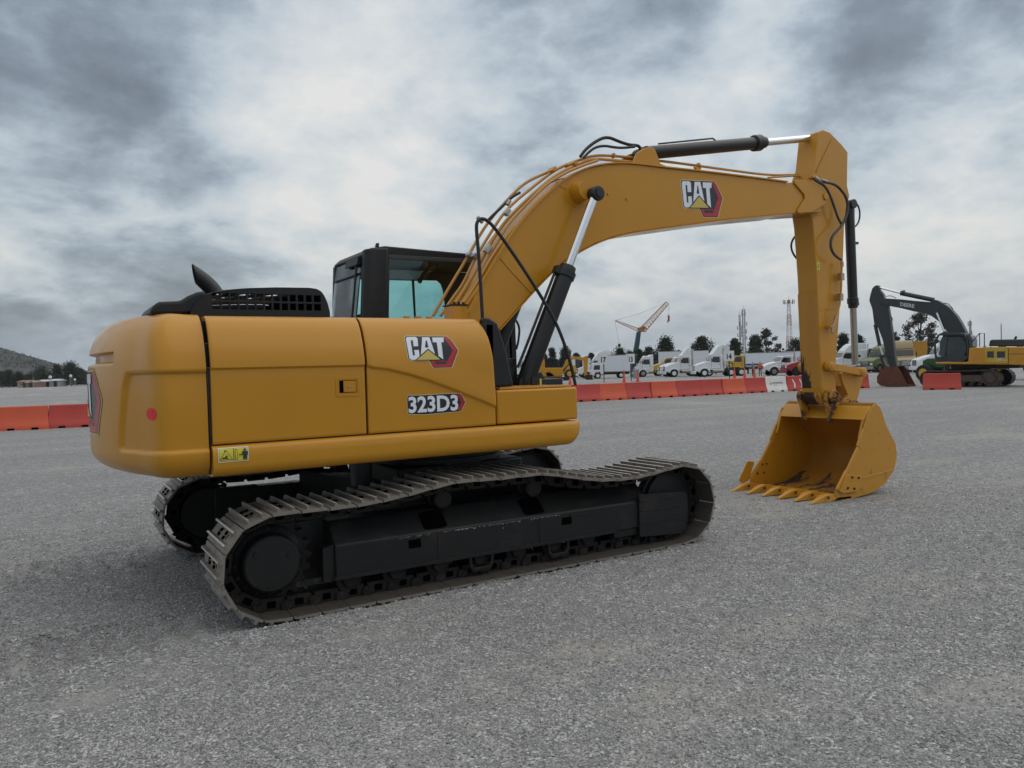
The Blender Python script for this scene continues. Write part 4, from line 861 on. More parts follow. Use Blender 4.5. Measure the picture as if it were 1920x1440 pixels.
# --- linkage
def link(name, pa, pb, y0, y1, ra, rb, w, parent=ex, m='yellow_worn'):
    mb = MB(); pa = Vector((pa[0], 0, pa[1])); pb = Vector((pb[0], 0, pb[1])); u = (pb - pa).normalized(); n = Vector((-u.z, 0, u.x))
    c = [pa + n * w, pb + n * w, pb - n * w, pa - n * w]; mb.prism([(q.x, q.z) for q in c], y0 + .006, y1 - .006)
    for p, r in ((pa, ra), (pb, rb)):
        mb.lathe((p.x, y0 - .012, p.z), (0, 1, 0), [(0, r * .8), (.006, r), (y1 - y0 + .018, r), (y1 - y0 + .024, r * .8)], n=24)
        mb.cyl((p.x, y0 - .018, p.z), (p.x, y0 - .005, p.z), r * .5, n=16)
    return mb.build(name, m, parent, bevel=.004)
PA = [(5.302, 1.573)][0]; PBk = [(5.95, 1.483)][0]; PC = [(5.748, 1.063)][0]; PD = [(5.322, 1.191)][0]
link('power_link', PA, PBk, SY0 - .085, SY0 - .02, .062, .062, .045); link('power_link', PA, PBk, SY1 + .02, SY1 + .085, .062, .062, .045)
mb = MB(); mb.cyl((PBk[0], SY0 - .09, PBk[1]), (PBk[0], SY1 + .09, PBk[1]), .045, n=20); mb.cyl((PA[0], SY0 - .1, PA[1]), (PA[0], SY1 + .1, PA[1]), .035, n=20); mb.build('link_pin', 'yellow_worn', ex)
bl_ = [(5.602, 1.479), (5.756, 1.503), (6.069, 1.509), (6.09, 1.438), (5.897, 1.04), (5.719, 1.035), (5.678, 1.12), (5.746, 1.199), (5.642, 1.368)]
for y_ in (SY0 + .01, SY1 - .05): mb = MB(); mb.prism(bl_, y_, y_ + .04); mb.cyl((PBk[0] - .02, y_ - .01, PBk[1]), (PBk[0] - .02, y_ + .05, PBk[1]), .058, n=22); mb.cyl((PC[0], y_ - .01, PC[1]), (PC[0], y_ + .05, PC[1]), .06, n=22); mb.build('bucket_link', 'yellow_worn', ex, bevel=.004)
q0 = Vector((PBk[0], 0, PBk[1])); q1 = Vector((PC[0], 0, PC[1])); mb = MB(); mm = q0.lerp(q1, .6); mb.box((mm.x, YC, mm.z), (.05, .17, .16)); mb.build('link_web', 'yellow_worn', ex)

# --- bucket
BW0, BW1 = -.945, .345
sp = [(5.427, 1.064), (5.502, 1.106), (5.593, 1.069), (5.649, 0.981), (5.7, 0.86), (5.795, 0.728), (5.902, 0.595), (5.931, 0.452), (5.869, 0.264), (5.677, 0.117), (5.448, 0.033), (4.99, -0.004), (4.741, 0.011), (4.713, 0.058), (4.725, 0.126), (4.919, 0.326), (5.162, 0.611), (5.272, 0.815)]
back = sp[1:12]      # shell line from top ear round the back to the floor
bk = thing('bucket', '', 'x'); del bk['label']; del bk['category']; bk.parent = ex
bpy.data.objects.remove(bk)
fl_end = [(4.702, 0.035)][0]
shell_line = dense([(sp[0][0] + .02, sp[0][1] - .02)] + [(a - .012, b - .0) for a, b in back] + [(fl_end[0], .015)])
mb = MB(); strip(mb, shell_line, BW0 + .022, BW1 - .022, .022); bucket = mb.build('bucket', 'bucket_inside', ex, ang=50)
for y_ in (BW0, BW1 - .022): mb = MB(); mb.prism(sp, y_, y_ + .022); mb.build('side_plate', 'yellow_worn', bucket, bevel=.003)
# torsion bar across the mouth
tb = [(5.416, 1.065), (5.502, 1.106), (5.575, 1.031), (5.486, 0.918), (5.296, 0.916)]
mb = MB(); mb.prism(tb, BW0 + .02, BW1 - .02); mb.build('top_beam', 'yellow_worn', bucket, bevel=.012, seg=3)
gus = [(tb[4][0], tb[4][1]), (tb[3][0] + .05, tb[3][1]), (tb[3][0] + .05, tb[3][1] - .03), (tb[4][0] + .03, tb[4][1] - .05), (tb[4][0] - .06, tb[4][1] - .23), (tb[4][0] - .085, tb[4][1] - .22)]
mb = MB(); mb.prism(gus, BW1 - .05, BW1 - .024); mb.prism(gus, BW0 + .024, BW0 + .05); mb.build('gusset', 'yellow_worn', bucket, bevel=.003)
# hinge plates carrying the stick and link pins
for y0 in (SY0 - .065, SY1 + .025):
    hp = [(PD[0] - .14, PD[1] + .10), (PD[0] - .05, PD[1] + .10), (PD[0] + .05, PD[1] + .02), (PC[0] + .06, PC[1] + .06), (PC[0] + .12, PC[1] - .02), (tb[2][0] + .02, tb[2][1] - .05), (tb[4][0] + .0, tb[4][1] - .045), (PD[0] - .10, tb[4][1] - .06), (PD[0] - .17, PD[1] - .04)]
    hp = [(PD[0] - .10, PD[1] + .07), (PD[0] + .0, PD[1] + .085), (PD[0] + .09, PD[1] + .0), (PC[0] + .02, PC[1] + .07), (PC[0] + .09, PC[1] + .05), (tb[2][0] + .03, tb[2][1] - .03), (tb[4][0] + .0, tb[4][1] - .045), (PD[0] - .04, tb[4][1] - .05), (PD[0] - .12, PD[1] - .06)]
    mb = MB(); mb.prism(hp, y0, y0 + .04); mb.build('hinge_plate', 'yellow_rusty', bucket, bevel=.005)
mb = MB()
for (x, z), r in ((PD, .088), (PC, .062)):
    mb.lathe((x, SY0 - .115, z), (0, 1, 0), [(0, r * .7), (.01, r), (.05, r), (SY1 - SY0 + .17, r * .8), (SY1 - SY0 + .19, r), (SY1 - SY0 + .23, r), (SY1 - SY0 + .24, r * .7)], n=26)
for k in range(8): an = k * pi / 4; mb.cyl((PD[0] + .055 * cos(an), SY0 - .118, PD[1] + .055 * sin(an)), (PD[0] + .055 * cos(an), SY0 - .135, PD[1] + .055 * sin(an)), .014, n=6)
mb.build('hinge_pin', 'yellow_rusty', bucket, bevel=.003)
# worn, paintless lower end of the stick
mb = MB(); mb.prism([(PD[0] - .12, PD[1] - .0), (PD[0] - .115, PD[1] + .14), (PD[0] - .06, PD[1] + .14), (PD[0] + .05, PD[1] - .05), (PD[0] - .05, PD[1] - .10)], SY0 + .02, SY1 - .02); mb.build('stick_end', 'yellow_scraped', stick, bevel=.01)
# cutting edge, teeth, side cutters, bolts
ce = fl_end[0]; TX = 4.32
mb = MB(); mb.prism([(ce - .05, .012), (ce + .30, .004), (ce + .30, .035), (ce - .03, .045)], BW0, BW1); lip = mb.build('cutting_edge', 'yellow_worn', bucket, bevel=.004)
def tooth():
    mb = MB(); w = .052
    prof = [(0, .007, .022), (.06, .018, .026), (.14, .034, .034), (.22, .050, .044), (.30, .058, .048), (.42, .045, .05)]
    # (distance back from tip, half height above the base line, half width)
    vs = []
    for x, h, ww in prof: vs += [(x, -ww, .004), (x, ww, .004), (x, ww * .85, .004 + 2 * h * .8), (x, -ww * .85, .004 + 2 * h * .8)]
    fs = [(0, 1, 2, 3)] + [(4 * i + a, 4 * i + (a + 1) % 4, 4 * i + 4 + (a + 1) % 4, 4 * i + 4 + a) for i in range(5) for a in range(4)] + [(20, 23, 22, 21)]
    mb.add(vs, fs)
    mb.cyl((.26, -.052, .06), (.26, -.064, .06), .018, n=10, m=1); mb.cyl((.26, .052, .06), (.26, .064, .06), .018, n=10, m=1)
    return mb
for k in range(6):
    y = BW0 + .055 + (BW1 - BW0 - .11) * k / 5
    o = tooth().build('tooth', ['yellow_worn', 'rust_dark'], bucket, bevel=.006, loc=(TX + (0 if k in (0, 5) else .02) + .0, y, .0))
for sgn, yb in ((-1, BW0), (1, BW1)):
    mb = MB(); e0 = [(4.724, 0.113), (4.919, 0.326), (5.119, 0.563), (5.018, 0.584), (4.883, 0.437)]
    # side edge strips, stepped as in the photo
    ed = [(4.744, 0.124), (4.93, 0.332), (5.151, 0.605), (5.271, 0.802), (5.394, 1.027)]
    for s0, s1, off in ((0, 1, .03), (1, 2, .015), (2, 3, .028), (3, 4, .012)):
        a, b = Vector(ed[s0]), Vector(ed[s1]); t = (b - a).normalized(); nn_ = Vector((-t.y, t.x)); a2, b2 = a + nn_ * off, b + nn_ * off; a3, b3 = a - nn_ * .05, b - nn_ * .05
        y0 = yb - .014 if sgn < 0 else yb - .016; mb.prism([tuple(a2), tuple(b2), tuple(b3), tuple(a3)], y0, y0 + .030)
    if sgn < 0:
        cp = [(4.898, 0.311), (5.16, 0.254), (5.148, 0.191), (5.103, 0.081), (4.821, 0.086), (4.753, 0.118)]; mb.prism(cp, yb - .028, yb - .0145)
        for p in [(4.982, 0.26), (5.104, 0.242), (4.898, 0.142), (5.018, 0.123), (4.677, 0.028)]:
            mb.cyl((p[0], yb - .028, p[1]), (p[0], yb - .042, p[1]), .016, n=6, m=1)
    else:
        cp = [(ed[0][0] - .02, .10), (ed[0][0] + .10, .34), (ed[0][0] - .03, .36), (ed[0][0] - .20, .12), (ed[0][0] - .14, .08)]; mb.prism([(x, z) for x, z in cp], yb + .016, yb + .03)
        for q in ((ed[0][0] + .1, .19), (ed[0][0] + .2, .30), (ed[0][0] + .22, .19), (ed[0][0] + .28, .30)): mb.cyl((q[0], yb - .024, q[1]), (q[0], yb - .036, q[1]), .014, n=6, m=1)
    mb.build('side_cutter', ['yellow_worn', 'rust_dark'], bucket, bevel=.004)
mb = MB(); w = [(5.228, -0.948, 0.227), (5.46, -0.948, 0.244), (5.709, -0.948, 0.259), (5.853, -0.948, 0.273)]; mb.tube(w, .005, n=6); mb.build('weld_seam', 'yellow_worn', bucket)

# --- undercarriage
RS = .350                        # radius to the shoe plate (inner side)
SPR = (-1.86, .375); IDL = (1.83, .375)
def track_path():
    pts = []
    for k in range(0, 19): a = -pi / 2 - pi * k / 18; pts.append((SPR[0] + RS * cos(a), SPR[1] + RS * sin(a)))
    run = [(-1.60, .722), (-1.37, .713), (-1.01, .735), (-.75, .775), (-.52, .805), (-.30, .800), (-.05, .790), (.18, .800), (.36, .785), (.55, .735), (.85, .683), (1.16, .660), (1.45, .682), (1.66, .712)]
    pts += run
    for k in range(0, 19): a = pi / 2 - pi * k / 18; pts.append((IDL[0] + RS * cos(a), IDL[1] + RS * sin(a)))
    return pts
TP = track_path()
def resample(P, n):
    P = [Vector(p) for p in P] + [Vector(P[0])]; L = [0]
    for a, b in zip(P, P[1:]): L.append(L[-1] + (b - a).length)
    out = []
    def at(s):
        s %= L[-1]; q = 0
        while L[q + 1] < s: q += 1
        return P[q].lerp(P[q + 1], (s - L[q]) / max(1e-9, L[q + 1] - L[q]))
    for k in range(n): out.append((at(L[-1] * (k - .5) / n), at(L[-1] * (k + .5) / n)))
    return out, L[-1] / n
NS = 49
segs, pitch = resample(TP, NS)
def shoe_mesh():
    mb = MB(); p = pitch; w = .30
    sec = [(-p / 2 + .004, -.006), (-p / 2 + .004, .014), (-p * .33, .016), (-p * .31, .042), (-p * .23, .042), (-p * .20, .016), (p * .17, .016), (p * .19, .042), (p * .27, .042), (p * .30, .016), (p * .44, .012), (p / 2 - .005, .006), (p / 2 - .005, -.008), (p * .4, -.002)]
    mb.prism(sec, -w, w)
    # bolt recesses
    for y in (-.075, .075):
        for x in (-p * .10, p * .07): mb.cyl((x, y, .0150), (x, y, .028), .015, n=6, m=2)
    for y in (-.13, .13): mb.box((-p * .015, y, .0165), (.035, .016, .003), m=2)
    for x in (-p * .27, p * .23):
        mb.bx(x - .0068, x + .0068, -w + .003, w - .003, .0422, .0440, 1)
    return mb
sm_obj = None
for side_i, yc in ((0, -1.19), (1, 1.19)):
    for (a, b) in segs:
        m_ = (a + b) / 2; d = (b - a).normalized()
        # local x along travel, local z outward; path runs rear-up-front (clockwise seen from the right side)
        nx = Vector((-d.y, d.x))
        if sm_obj is None:
            sm_obj = shoe_mesh().build('track_shoe', ['shoe_steel', 'shoe_edge', 'black_hole', 'shoe_inner'], ex, bevel=.0025, seg=1); o = sm_obj
            for p_ in o.data.polygons:
                if p_.normal.z < -.5 and p_.material_index == 0: p_.material_index = 3
        else:
            o = sm_obj.copy(); C.objects.link(o); o.parent = ex
        X = Vector((d.x, 0, d.y)); Z = Vector((nx.x, 0, nx.y)); Y = Z.cross(X)
        o.matrix_local = Matrix.Translation((m_.x - (.06 if side_i else 0), yc, m_.y)) @ Matrix((X, Y, Z)).transposed().to_4x4()
for yc in (-1.19, 1.19):
    s = -1 if yc < 0 else 1
    # chain links
    mb = MB()
    for (a, b) in segs:
        m_ = (a + b) / 2; d = (b - a).normalized(); nx = Vector((-d.y, d.x)); rot = Matrix((Vector((d.x, 0, d.y)), Vector((0, 1, 0)), Vector((nx.x, 0, nx.y)))).transposed()
        for yo in (-.075, .075):
            c = m_ - nx * .048; mb.box((c.x, yc + yo, c.y), (pitch * .86, .035, .085), rot=rot)
            c = m_ - nx * .03 + d * pitch * .46; mb.box((c.x, yc + yo * 1.35, c.y), (pitch * .4, .022, .05), rot=rot)
            c = m_ - nx * .045; mb.box((c.x, yc + yo * 1.25, c.y), (pitch * .30, .012, .045), rot=rot, m=1)
        c = a - nx * .045; mb.cyl((c.x, yc - .115, c.y), (c.x, yc + .115, c.y), .024, n=10)
    mb.build('track_chain', ['chain_steel', 'black_hole'], ex, bevel=.004, seg=1)
    yi = yc - s * .19
    # sprocket
    mb = MB(); n = 21; prof = []
    for k in range(n):
        for t, r in ((-.32, .275), (-.16, .315), (.16, .315), (.32, .275)):
            an = 2 * pi * (k + t) / n; prof.append((SPR[0] + r * cos(an), SPR[1] + r * sin(an)))
    mb.prism(prof, yc - .03, yc + .03)
    sp_o = mb.build('sprocket', 'chain_steel', ex, bevel=.004)
    mb = MB(); ax = (0, s, 0); mb.lathe((SPR[0], yc - s * .02, SPR[1]), ax, [(0, .25), (.06, .25), (.075, .245), (.10, .205), (.155, .20), (.165, .196), (.19, .19), (.20, .178), (.203, .05)], n=48)
    for k in range(16): an = 2 * pi * k / 16; mb.cyl((SPR[0] + .226 * cos(an), yc + s * .05, SPR[1] + .226 * sin(an)), (SPR[0] + .226 * cos(an), yc + s * .075, SPR[1] + .226 * sin(an)), .010, n=6)
    for k in range(3): an = 2 * pi * k / 3 + .4; mb.cyl((SPR[0] + .13 * cos(an), yc + s * .18, SPR[1] + .13 * sin(an)), (SPR[0] + .13 * cos(an), yc + s * .192, SPR[1] + .13 * sin(an)), .022, n=8)
    mb.build('final_drive', 'frame_steel', sp_o, ang=25)
    mb = MB(); mb.bx(-1.80, -1.40, min(yi, yi + s * .10), max(yi, yi + s * .10), .16, .60); mb.lathe((SPR[0], yi + s * .02, SPR[1]), (0, s, 0), [(0, .24), (.12, .24), (.125, .18)], n=32); mb.build('motor_bracket', 'frame_steel', fr_, bevel=.01) if False else mb.build('motor_bracket', 'frame_steel', sp_o, bevel=.01)
    # idler
    mb = MB(); mb.lathe((IDL[0], yc - .09, IDL[1]), (0, 1, 0), [(0, .20), (.01, .285), (.05, .29), (.055, .315), (.125, .315), (.13, .29), (.17, .285), (.18, .20)], n=48); mb.build('idler', 'frame_steel', ex, ang=30)
    # track frame: slanted top, flat outer face with rounded rear end
    yo = yc + s * .17; yi = yc - s * .19
    sec = [(yo, .20), (yo, .435), (yc + s * .0, .585), (yi, .585), (yi, .20)]
    mb = MB(); mb.prism(sec, -1.42, 1.48, 'x')
    mb.bx(1.1, 1.5, min(yi, yo - s * .02), max(yi, yo - s * .02), .13, .205)
    fr = mb.build('track_frame', 'frame_steel', ex, bevel=.012, seg=2)
    mb = MB()
    mb.prism([(1.36, .12), (1.85, .085), (1.93, .13), (1.95, .30), (1.94, .45), (1.88, .475), (1.36, .50)], yo + s * .002, yo + s * .022); mb.bx(1.37, 1.93, min(yo, yo + s * .03), max(yo, yo + s * .03), .43, .445); mb.bx(1.37, 1.94, min(yo, yo + s * .03), max(yo, yo + s * .03), .345, .357); mb.bx(1.37, 1.93, min(yo, yo + s * .03), max(yo, yo + s * .03), .235, .247)
    mb.prism([(-1.50, .18), (-1.42, .18), (-1.42, .44), (-1.50, .42)], yo - s * .03, yo - s * .10); mb.bx(-1.43, 1.12, min(yo, yo + s * .012), max(yo, yo + s * .012), .19, .215)
    for x in (-.62, .30): mb.prism([(x, .21), (x + .012, .21), (x + .012, .43), (x, .43)], yo + s * .0015, yo + s * .005)
    mb.bx(.62, 1.08, min(yo, yo + s * .008), max(yo, yo + s * .008), .385, .415)
    mb.build('idler_guard', 'frame_steel', fr, bevel=.006)
    mb = MB()
    for x in (-.72, .18):
        q = [(x - .02, 0), (x + .19, 0), (x + .23, .10), (x + .02, .10)]
        # pocket lying on the slanted top
        n3 = []
        for (px, t) in [(x, .15), (x + .03, .10), (x + .16, .10), (x + .20, .16), (x + .20, .80), (x + .16, .86), (x + .05, .86), (x, .78)]:
            yy = yo + (yc + s * .0 - yo) * t; zz = .435 + (.585 - .435) * t; n3.append((px, yy + s * .0015, zz + .004))
        mb = MB(); mb.add(n3, [tuple(range(8))]); mb.build('frame_opening', 'black_hole', fr, smooth=False)
    for x, z in ((-.86, .335), (.53, .33)): mb = MB(); mb.bx(x, x + .10, min(yo, yo + s * .003), max(yo, yo + s * .003), z, z + .062); mb.build('frame_opening', 'black_hole', fr, smooth=False)
    # paint chipped to bare primer along the edge
    if s < 0:
        mb = MB(); rr = random.Random(4)
        for k in range(130):
            x = rr.choice([rr.uniform(-.95, -.7), rr.uniform(-.62, .1), rr.uniform(-.2, .12), rr.uniform(.22, .5)]); z = .428 + rr.gauss(0, .006) if rr.random() < .7 else .30 + rr.random() * .1 if rr.random() < .1 else .44
            L_ = rr.uniform(.006, .032); hh = rr.uniform(.002, .009); yy = yo - .0025
            if z > .425: z = .424
            mb.add([(x, yy, z), (x + L_, yy, z + hh * .3), (x + L_ * .8, yy, z - hh), (x + L_ * .2, yy, z - hh * .8)], [(0, 1, 2, 3)])
        mb.build('paint_chips', 'cabinet_grey', fr, smooth=False)
    for k in range(8):
        x = -1.30 + k * .355; mb = MB(); mb.lathe((x, yc - .13, .165), (0, 1, 0), [(0, .05), (.01, .055), (.03, .055), (.032, .095), (.06, .095), (.065, .078), (.195, .078), (.20, .095), (.228, .095), (.23, .055), (.25, .055), (.26, .05)], n=24); mb.build('track_roller', 'chain_steel', ex, ang=30)
    for x in (-.52, .32): mb = MB(); mb.lathe((x, yc - .09, .655), (0, 1, 0), [(0, .06), (.01, .075), (.05, .075), (.06, .06), (.13, .06), (.14, .075), (.19, .075), (.21, .045), (.24, .04)], n=24); mb.build('carrier_roller', 'chain_steel', ex, ang=30)
    for x in (-.24, .50):
        mb = MB(); mb.prism([(x - .11, .21), (x - .085, .21), (x - .085, .13), (x - .06, .10), (x + .06, .10), (x + .085, .13), (x + .085, .21), (x + .11, .21), (x + .11, .12), (x + .08, .065), (x - .08, .065), (x - .11, .12)], yo - s * .03, yo - s * .005); mb.build('roller_guard', 'chain_steel', ex, bevel=.006)
# car body between the tracks, slewing ring
mb = MB(); mb.prism([(-1.0, -1.02), (-.75, -1.02), (-.25, -.55), (.25, -.55), (.75, -1.02), (1.0, -1.02), (.62, 0), (1.0, 1.02), (.75, 1.02), (.25, .55), (-.25, .55), (-.75, 1.02), (-1.0, 1.02), (-.62, 0)], .42, .70, 'z')
mb.bx(-.62, .62, -.62, .62, .36, .84)
mb.build('car_body', 'frame_steel', ex, bevel=.02)
mb = MB(); mb.lathe((0, 0, .83), (0, 0, 1), [(0, .64), (.05, .64), (.052, .60), (.09, .60), (.092, .66), (.135, .66)], n=56); mb.build('slewing_ring', 'frame_steel', ex, ang=30)
mb = MB(); mb.cyl((-.9, -.5, .72), (-.9, -.5, .985), .09, n=20); mb.tube([(-.9, -.5, .93), (-.6, -.6, .95), (-.3, -.5, .93)], .02); mb.build('swing_motor', 'black_paint', ex)

# --- lettering and emblems
def logo(d, w, mi=dict(cream=0, black=1, red=2, white=3, yellow=4)):
    k = w / 345.0
    def q(pts): return [((x - 330) * k, (780 - y) * k) for x, y in pts]
    d.poly(q([(330, 482), (336, 466), (350, 461), (604, 464), (632, 500), (677, 610), (633, 784), (506, 784), (478, 711), (366, 707), (346, 692)]), mi['cream'])
    d.poly(q([(335, 484), (340, 470), (351, 466), (602, 469), (628, 502), (672, 610), (629, 779), (509, 779), (482, 706), (368, 702), (350, 688)]), mi['black'])
    d.poly(q([(580, 473), (600, 473), (624, 505), (666, 610), (625, 772), (512, 772), (490, 710), (560, 710), (600, 716), (637, 610), (590, 492), (580, 492)]), mi['red'])
    d.poly(q([(534, 716), (598, 722), (592, 742), (522, 742), (514, 716)]), mi['black'])
    d.poly(q([(340, 492), (350, 474), (402, 474), (413, 488), (415, 565), (386, 567), (383, 507), (369, 507), (378, 655), (391, 655), (388, 603), (417, 601), (420, 662), (398, 694), (370, 697), (355, 684)]), mi['white'])
    d.poly(q([(443, 477), (489, 477), (521, 652), (475, 592), (428, 650)]), mi['white'])
    d.poly(q([(464, 510), (471, 510), (479, 578), (457, 578)]), mi['black'])
    d.poly(q([(507, 480), (581, 480), (579, 528), (563, 528), (572, 698), (541, 664), (533, 528), (508, 528)]), mi['white'])
    d.poly(q([(475, 590), (390, 703), (566, 703)]), mi['black'])
    d.poly(q([(475, 603), (401, 698), (552, 698)]), mi['yellow'])
LM = ['decal_cream', 'decal_black', 'decal_red', 'decal_white', 'decal_yellow']
la = [(-0.835, 1.926), (-0.387, 1.806), (-0.621, 1.676)]
def on_door(x0, z0):
    def fn(u, v, l):
        x = x0 + u; z = z0 + v; y = side_y(z); dz = z - crease_z(x); y -= .017 * sstep(-.007, .008, dz) * (1 - .75 * sstep(0.02, .25, dz))
        return (x, y - .0015 - l, z)
    return fn
d = Decal(); wl_ = la[1][0] - la[0][0]; logo(d, wl_); hgt = 323 / 345 * wl_
sc_z = (la[0][1] - la[2][1]) / hgt
fnD = on_door(la[0][0], la[2][1])
d.build('brand_emblem', LM, door_b, lambda u, v, l: fnD(u - .05 * (hgt - v), v * sc_z, l), cuts=.015)
lb_ = [(2.825, -0.47, 3.658), (3.47, -0.47, 3.522), (3.212, -0.47, 3.268)]
d = Decal(); wb = lb_[1][0] - lb_[0][0]; logo(d, wb); hb = 323 / 345 * wb; sb_z = (lb_[0][2] - lb_[2][2]) / hb; sl_ = (.0)
x0, z0 = lb_[0][0], lb_[2][2] + .01
d.build('brand_emblem', LM, boom, lambda u, v, l: (x0 + u, BY0 - .001 - l, 3.245 + v / hb * .415 + u * .08), cuts=0)
# rear emblem wraps the counterweight arc, centred on the machine
d = Decal(); logo(d, 1.14); 
def on_cw(u, v, l):
    s = u - .57; z = 1.265 + v * .44; ins = rear_ins(z); r = 2.235 + .615 * (1 - ins / .62) + .003 + l; a = -s / 2.85
    return (-r * cos(a), r * sin(a), z)
d.build('brand_emblem', LM, cw, on_cw, cuts=.03)
# model number
t0 = [(-0.833, 1.467), (-0.419, 1.462), (-0.415, 1.317), (-0.347, 1.392)]
d = Decal(); W = t0[1][0] - t0[0][0]; Hh = t0[0][1] - [(-0.837, 1.344)][0][1]
d.poly([(-.012, .03), (-.004, -.010), (.30 * W, -.020), (W + .004, -.012), (W + .028, -.006), (W + .068, Hh * .5), (W + .03, Hh + .010), (W * .8, Hh + .014), (W * .2, Hh + .010), (.0, Hh + .014), (-.012, Hh - .01)], 0)
d.poly([(-.008, .03), (-.001, -.006), (.30 * W, -.015), (W + .003, -.008), (W + .026, -.002), (W + .063, Hh * .5), (W + .027, Hh + .006), (W * .8, Hh + .010), (W * .2, Hh + .006), (.002, Hh + .010), (-.008, Hh - .01)], 1)
d.poly([(W - .02, Hh + .002), (W + .022, Hh + .002), (W + .055, Hh * .5), (W + .02, .003), (W - .02, .003), (W - .02, .025), (W + .010, .025), (W + .028, Hh * .5), (W + .010, Hh - .02), (W - .02, Hh - .02)], 2)
vs, fs = text_polys('323D3', W, Hh, .03); d.mesh(vs, fs, 3)
tb0 = t0[0][0]; tz0 = [(-0.837, 1.344)][0][1]
f2 = on_door(tb0, tz0); d.build('model_number', LM, door_b, lambda u, v, l: f2(u, v, l), cuts=.02)
# red dot on the counterweight
pc_ = [(-2.557, 1.426)][0]
d = Decal(); d.poly([(.024 * cos(2 * pi * k / 32), .040 * sin(2 * pi * k / 32)) for k in range(32)], 0)
def cw_near(x, z):
    best = min(range(len(CWP) // 2), key=lambda k: abs(cw_fn(k, z)[0] - x)); return best
def on_cws(x0, z0):
    def fn(u, v, l):
        z = z0 + v; x = x0 + u; k = cw_near(x, z); a = cw_fn(k, z); b = cw_fn(k + 1, z) if cw_fn(k, z)[0] > x else cw_fn(max(0, k - 1), z)
        t = (x - a[0]) / (b[0] - a[0]) if abs(b[0] - a[0]) > 1e-6 else 0; return (x - (l + .002) * .35, a[1] + (b[1] - a[1]) * t - l - .002, z)
    return fn
d.build('red_dot', ['label_red'], cw, on_cws(pc_[0], pc_[1]), cuts=.02)
# safety label on the skirt
c4 = [(-2.191, 1.194), (-2.001, 1.186), (-2.004, 1.095), (-2.191, 1.1)]
lx0, lx1 = c4[0][0], c4[1][0]; lz0, lz1 = (c4[2][1] + c4[3][1]) / 2, (c4[0][1] + c4[1][1]) / 2; w = lx1 - lx0; h = lz1 - lz0
d = Decal(); R4 = lambda a, b, c_, e: [(a, b), (c_, b), (c_, e), (a, e)]
d.poly(R4(0, 0, w, h), 2); d.poly(R4(.004, .004, w - .004, h - .004), 1); d.poly(R4(.006, .006, w * .49, h - .006), 0); d.poly(R4(w * .51, .006, w - .006, h - .006), 0)
tx = w * .25
d.poly([(tx - .042, .014), (tx + .042, .014), (tx, h - .012)], 1); d.poly([(tx - .036, .0175), (tx + .036, .0175), (tx, h - .019)], 0)
d.poly([(tx - .01, .022), (tx + .016, .022), (tx + .012, .028), (tx + .004, .03), (tx + .012, .045), (tx + .003, .040), (tx - .002, .05), (tx - .006, .03)], 1); d.poly(R4(tx - .024, .022, tx - .004, .032), 1)
d.poly(R4(w * .54, .014, w * .62, h - .012), 1); d.poly(R4(w * .555, .0175, w * .605, h - .0155), 0)
d.poly([(w * .67, h * .47), (w * .69, h * .40), (w * .69, h * .44), (w * .75, h * .44), (w * .75, h * .40), (w * .77, h * .47), (w * .75, h * .54), (w * .75, h * .50), (w * .69, h * .50), (w * .69, h * .54)], 1)
mx_ = w * .87
d.poly([(mx_ - .018, h * .70), (mx_ + .018, h * .70), (mx_ + .018, h * .42), (mx_ + .012, h * .42), (mx_ + .011, h * .10), (mx_ + .002, h * .10), (mx_, h * .38), (mx_ - .002, h * .10), (mx_ - .011, h * .10), (mx_ - .012, h * .42), (mx_ - .018, h * .42)], 1)
d.poly([(mx_ + .008 * cos(k * pi / 6), h * .80 + .009 * sin(k * pi / 6)) for k in range(12)], 1)
def on_skirt(u, v, l):
    z = lz0 + v; return (lx0 + u, interp(z, [(1.0, -1.32), (1.03, -1.390), (1.075, -1.410), (1.13, -1.412), (1.17, -1.408), (1.19, -1.398)]) - .002 - l, z)
d.build('warning_label', ['label_yellow', 'decal_black', 'decal_white'], skirt, on_skirt, cuts=.02)
# ------------------------------------------------------------------ plastic barriers
def barrier(name, label, loc, az, L, col, group=None):
    t = thing(name, label, 'barrier', (loc[0], loc[1], 0), az, group); h = .83
    sec = [(-.24, .0), (-.24, .12), (-.20, .20), (-.115, .48), (-.095, h - .02), (-.08, h), (.08, h), (.095, h - .02), (.115, .48), (.20, .20), (.24, .12), (.24, .0)]
    mb = MB(); xs = [-L / 2, -L / 2 + .05, -L / 2 + .28, -L / 2 + .281, -L / 2 + .50, -L / 2 + .501, 0, L / 2 - .501, L / 2 - .50, L / 2 - .281, L / 2 - .28, L / 2 - .05, L / 2]
    def slot(x): return .2805 <= x + L / 2 <= .5005 or .2805 <= L / 2 - x <= .5005
    def fn(x, k):
        y, z = sec[k]; e = L / 2 - abs(x); z2 = max(z, .075) if slot(x) else z
        if e < .001: y *= .93
        sl = (L / 2 - .0) ; xx = x * (1 + .045 * (1 - z / h)) if e < .06 else x
        return (xx, y, z2)
    mb.grid(fn, xs, range(len(sec))); n = len(sec)
    mb.f += [tuple(range(n)), tuple(range((len(xs) - 1) * n, len(xs) * n))]; mb.mi += [0, 0]
    body = mb.build('barrier_body', col, t, bevel=.012, seg=2, ang=30)
    mb = MB(); mb.bx(-L / 2 + .29, -L / 2 + .49, -.20, .20, .0, .07); mb.build('fork_slot', 'black_hole', t, smooth=False); mb = MB(); mb.bx(L / 2 - .49, L / 2 - .29, -.20, .20, .0, .07); mb.build('fork_slot', 'black_hole', t, smooth=False)
    mb = MB(); mb.cyl((-.3, 0, h - .01), (-.3, 0, h + .008), .045, n=12); mb.build('filler_cap', col, t)
    return t, body
ROW_AZ = math.degrees(atan2(-.093, 1))
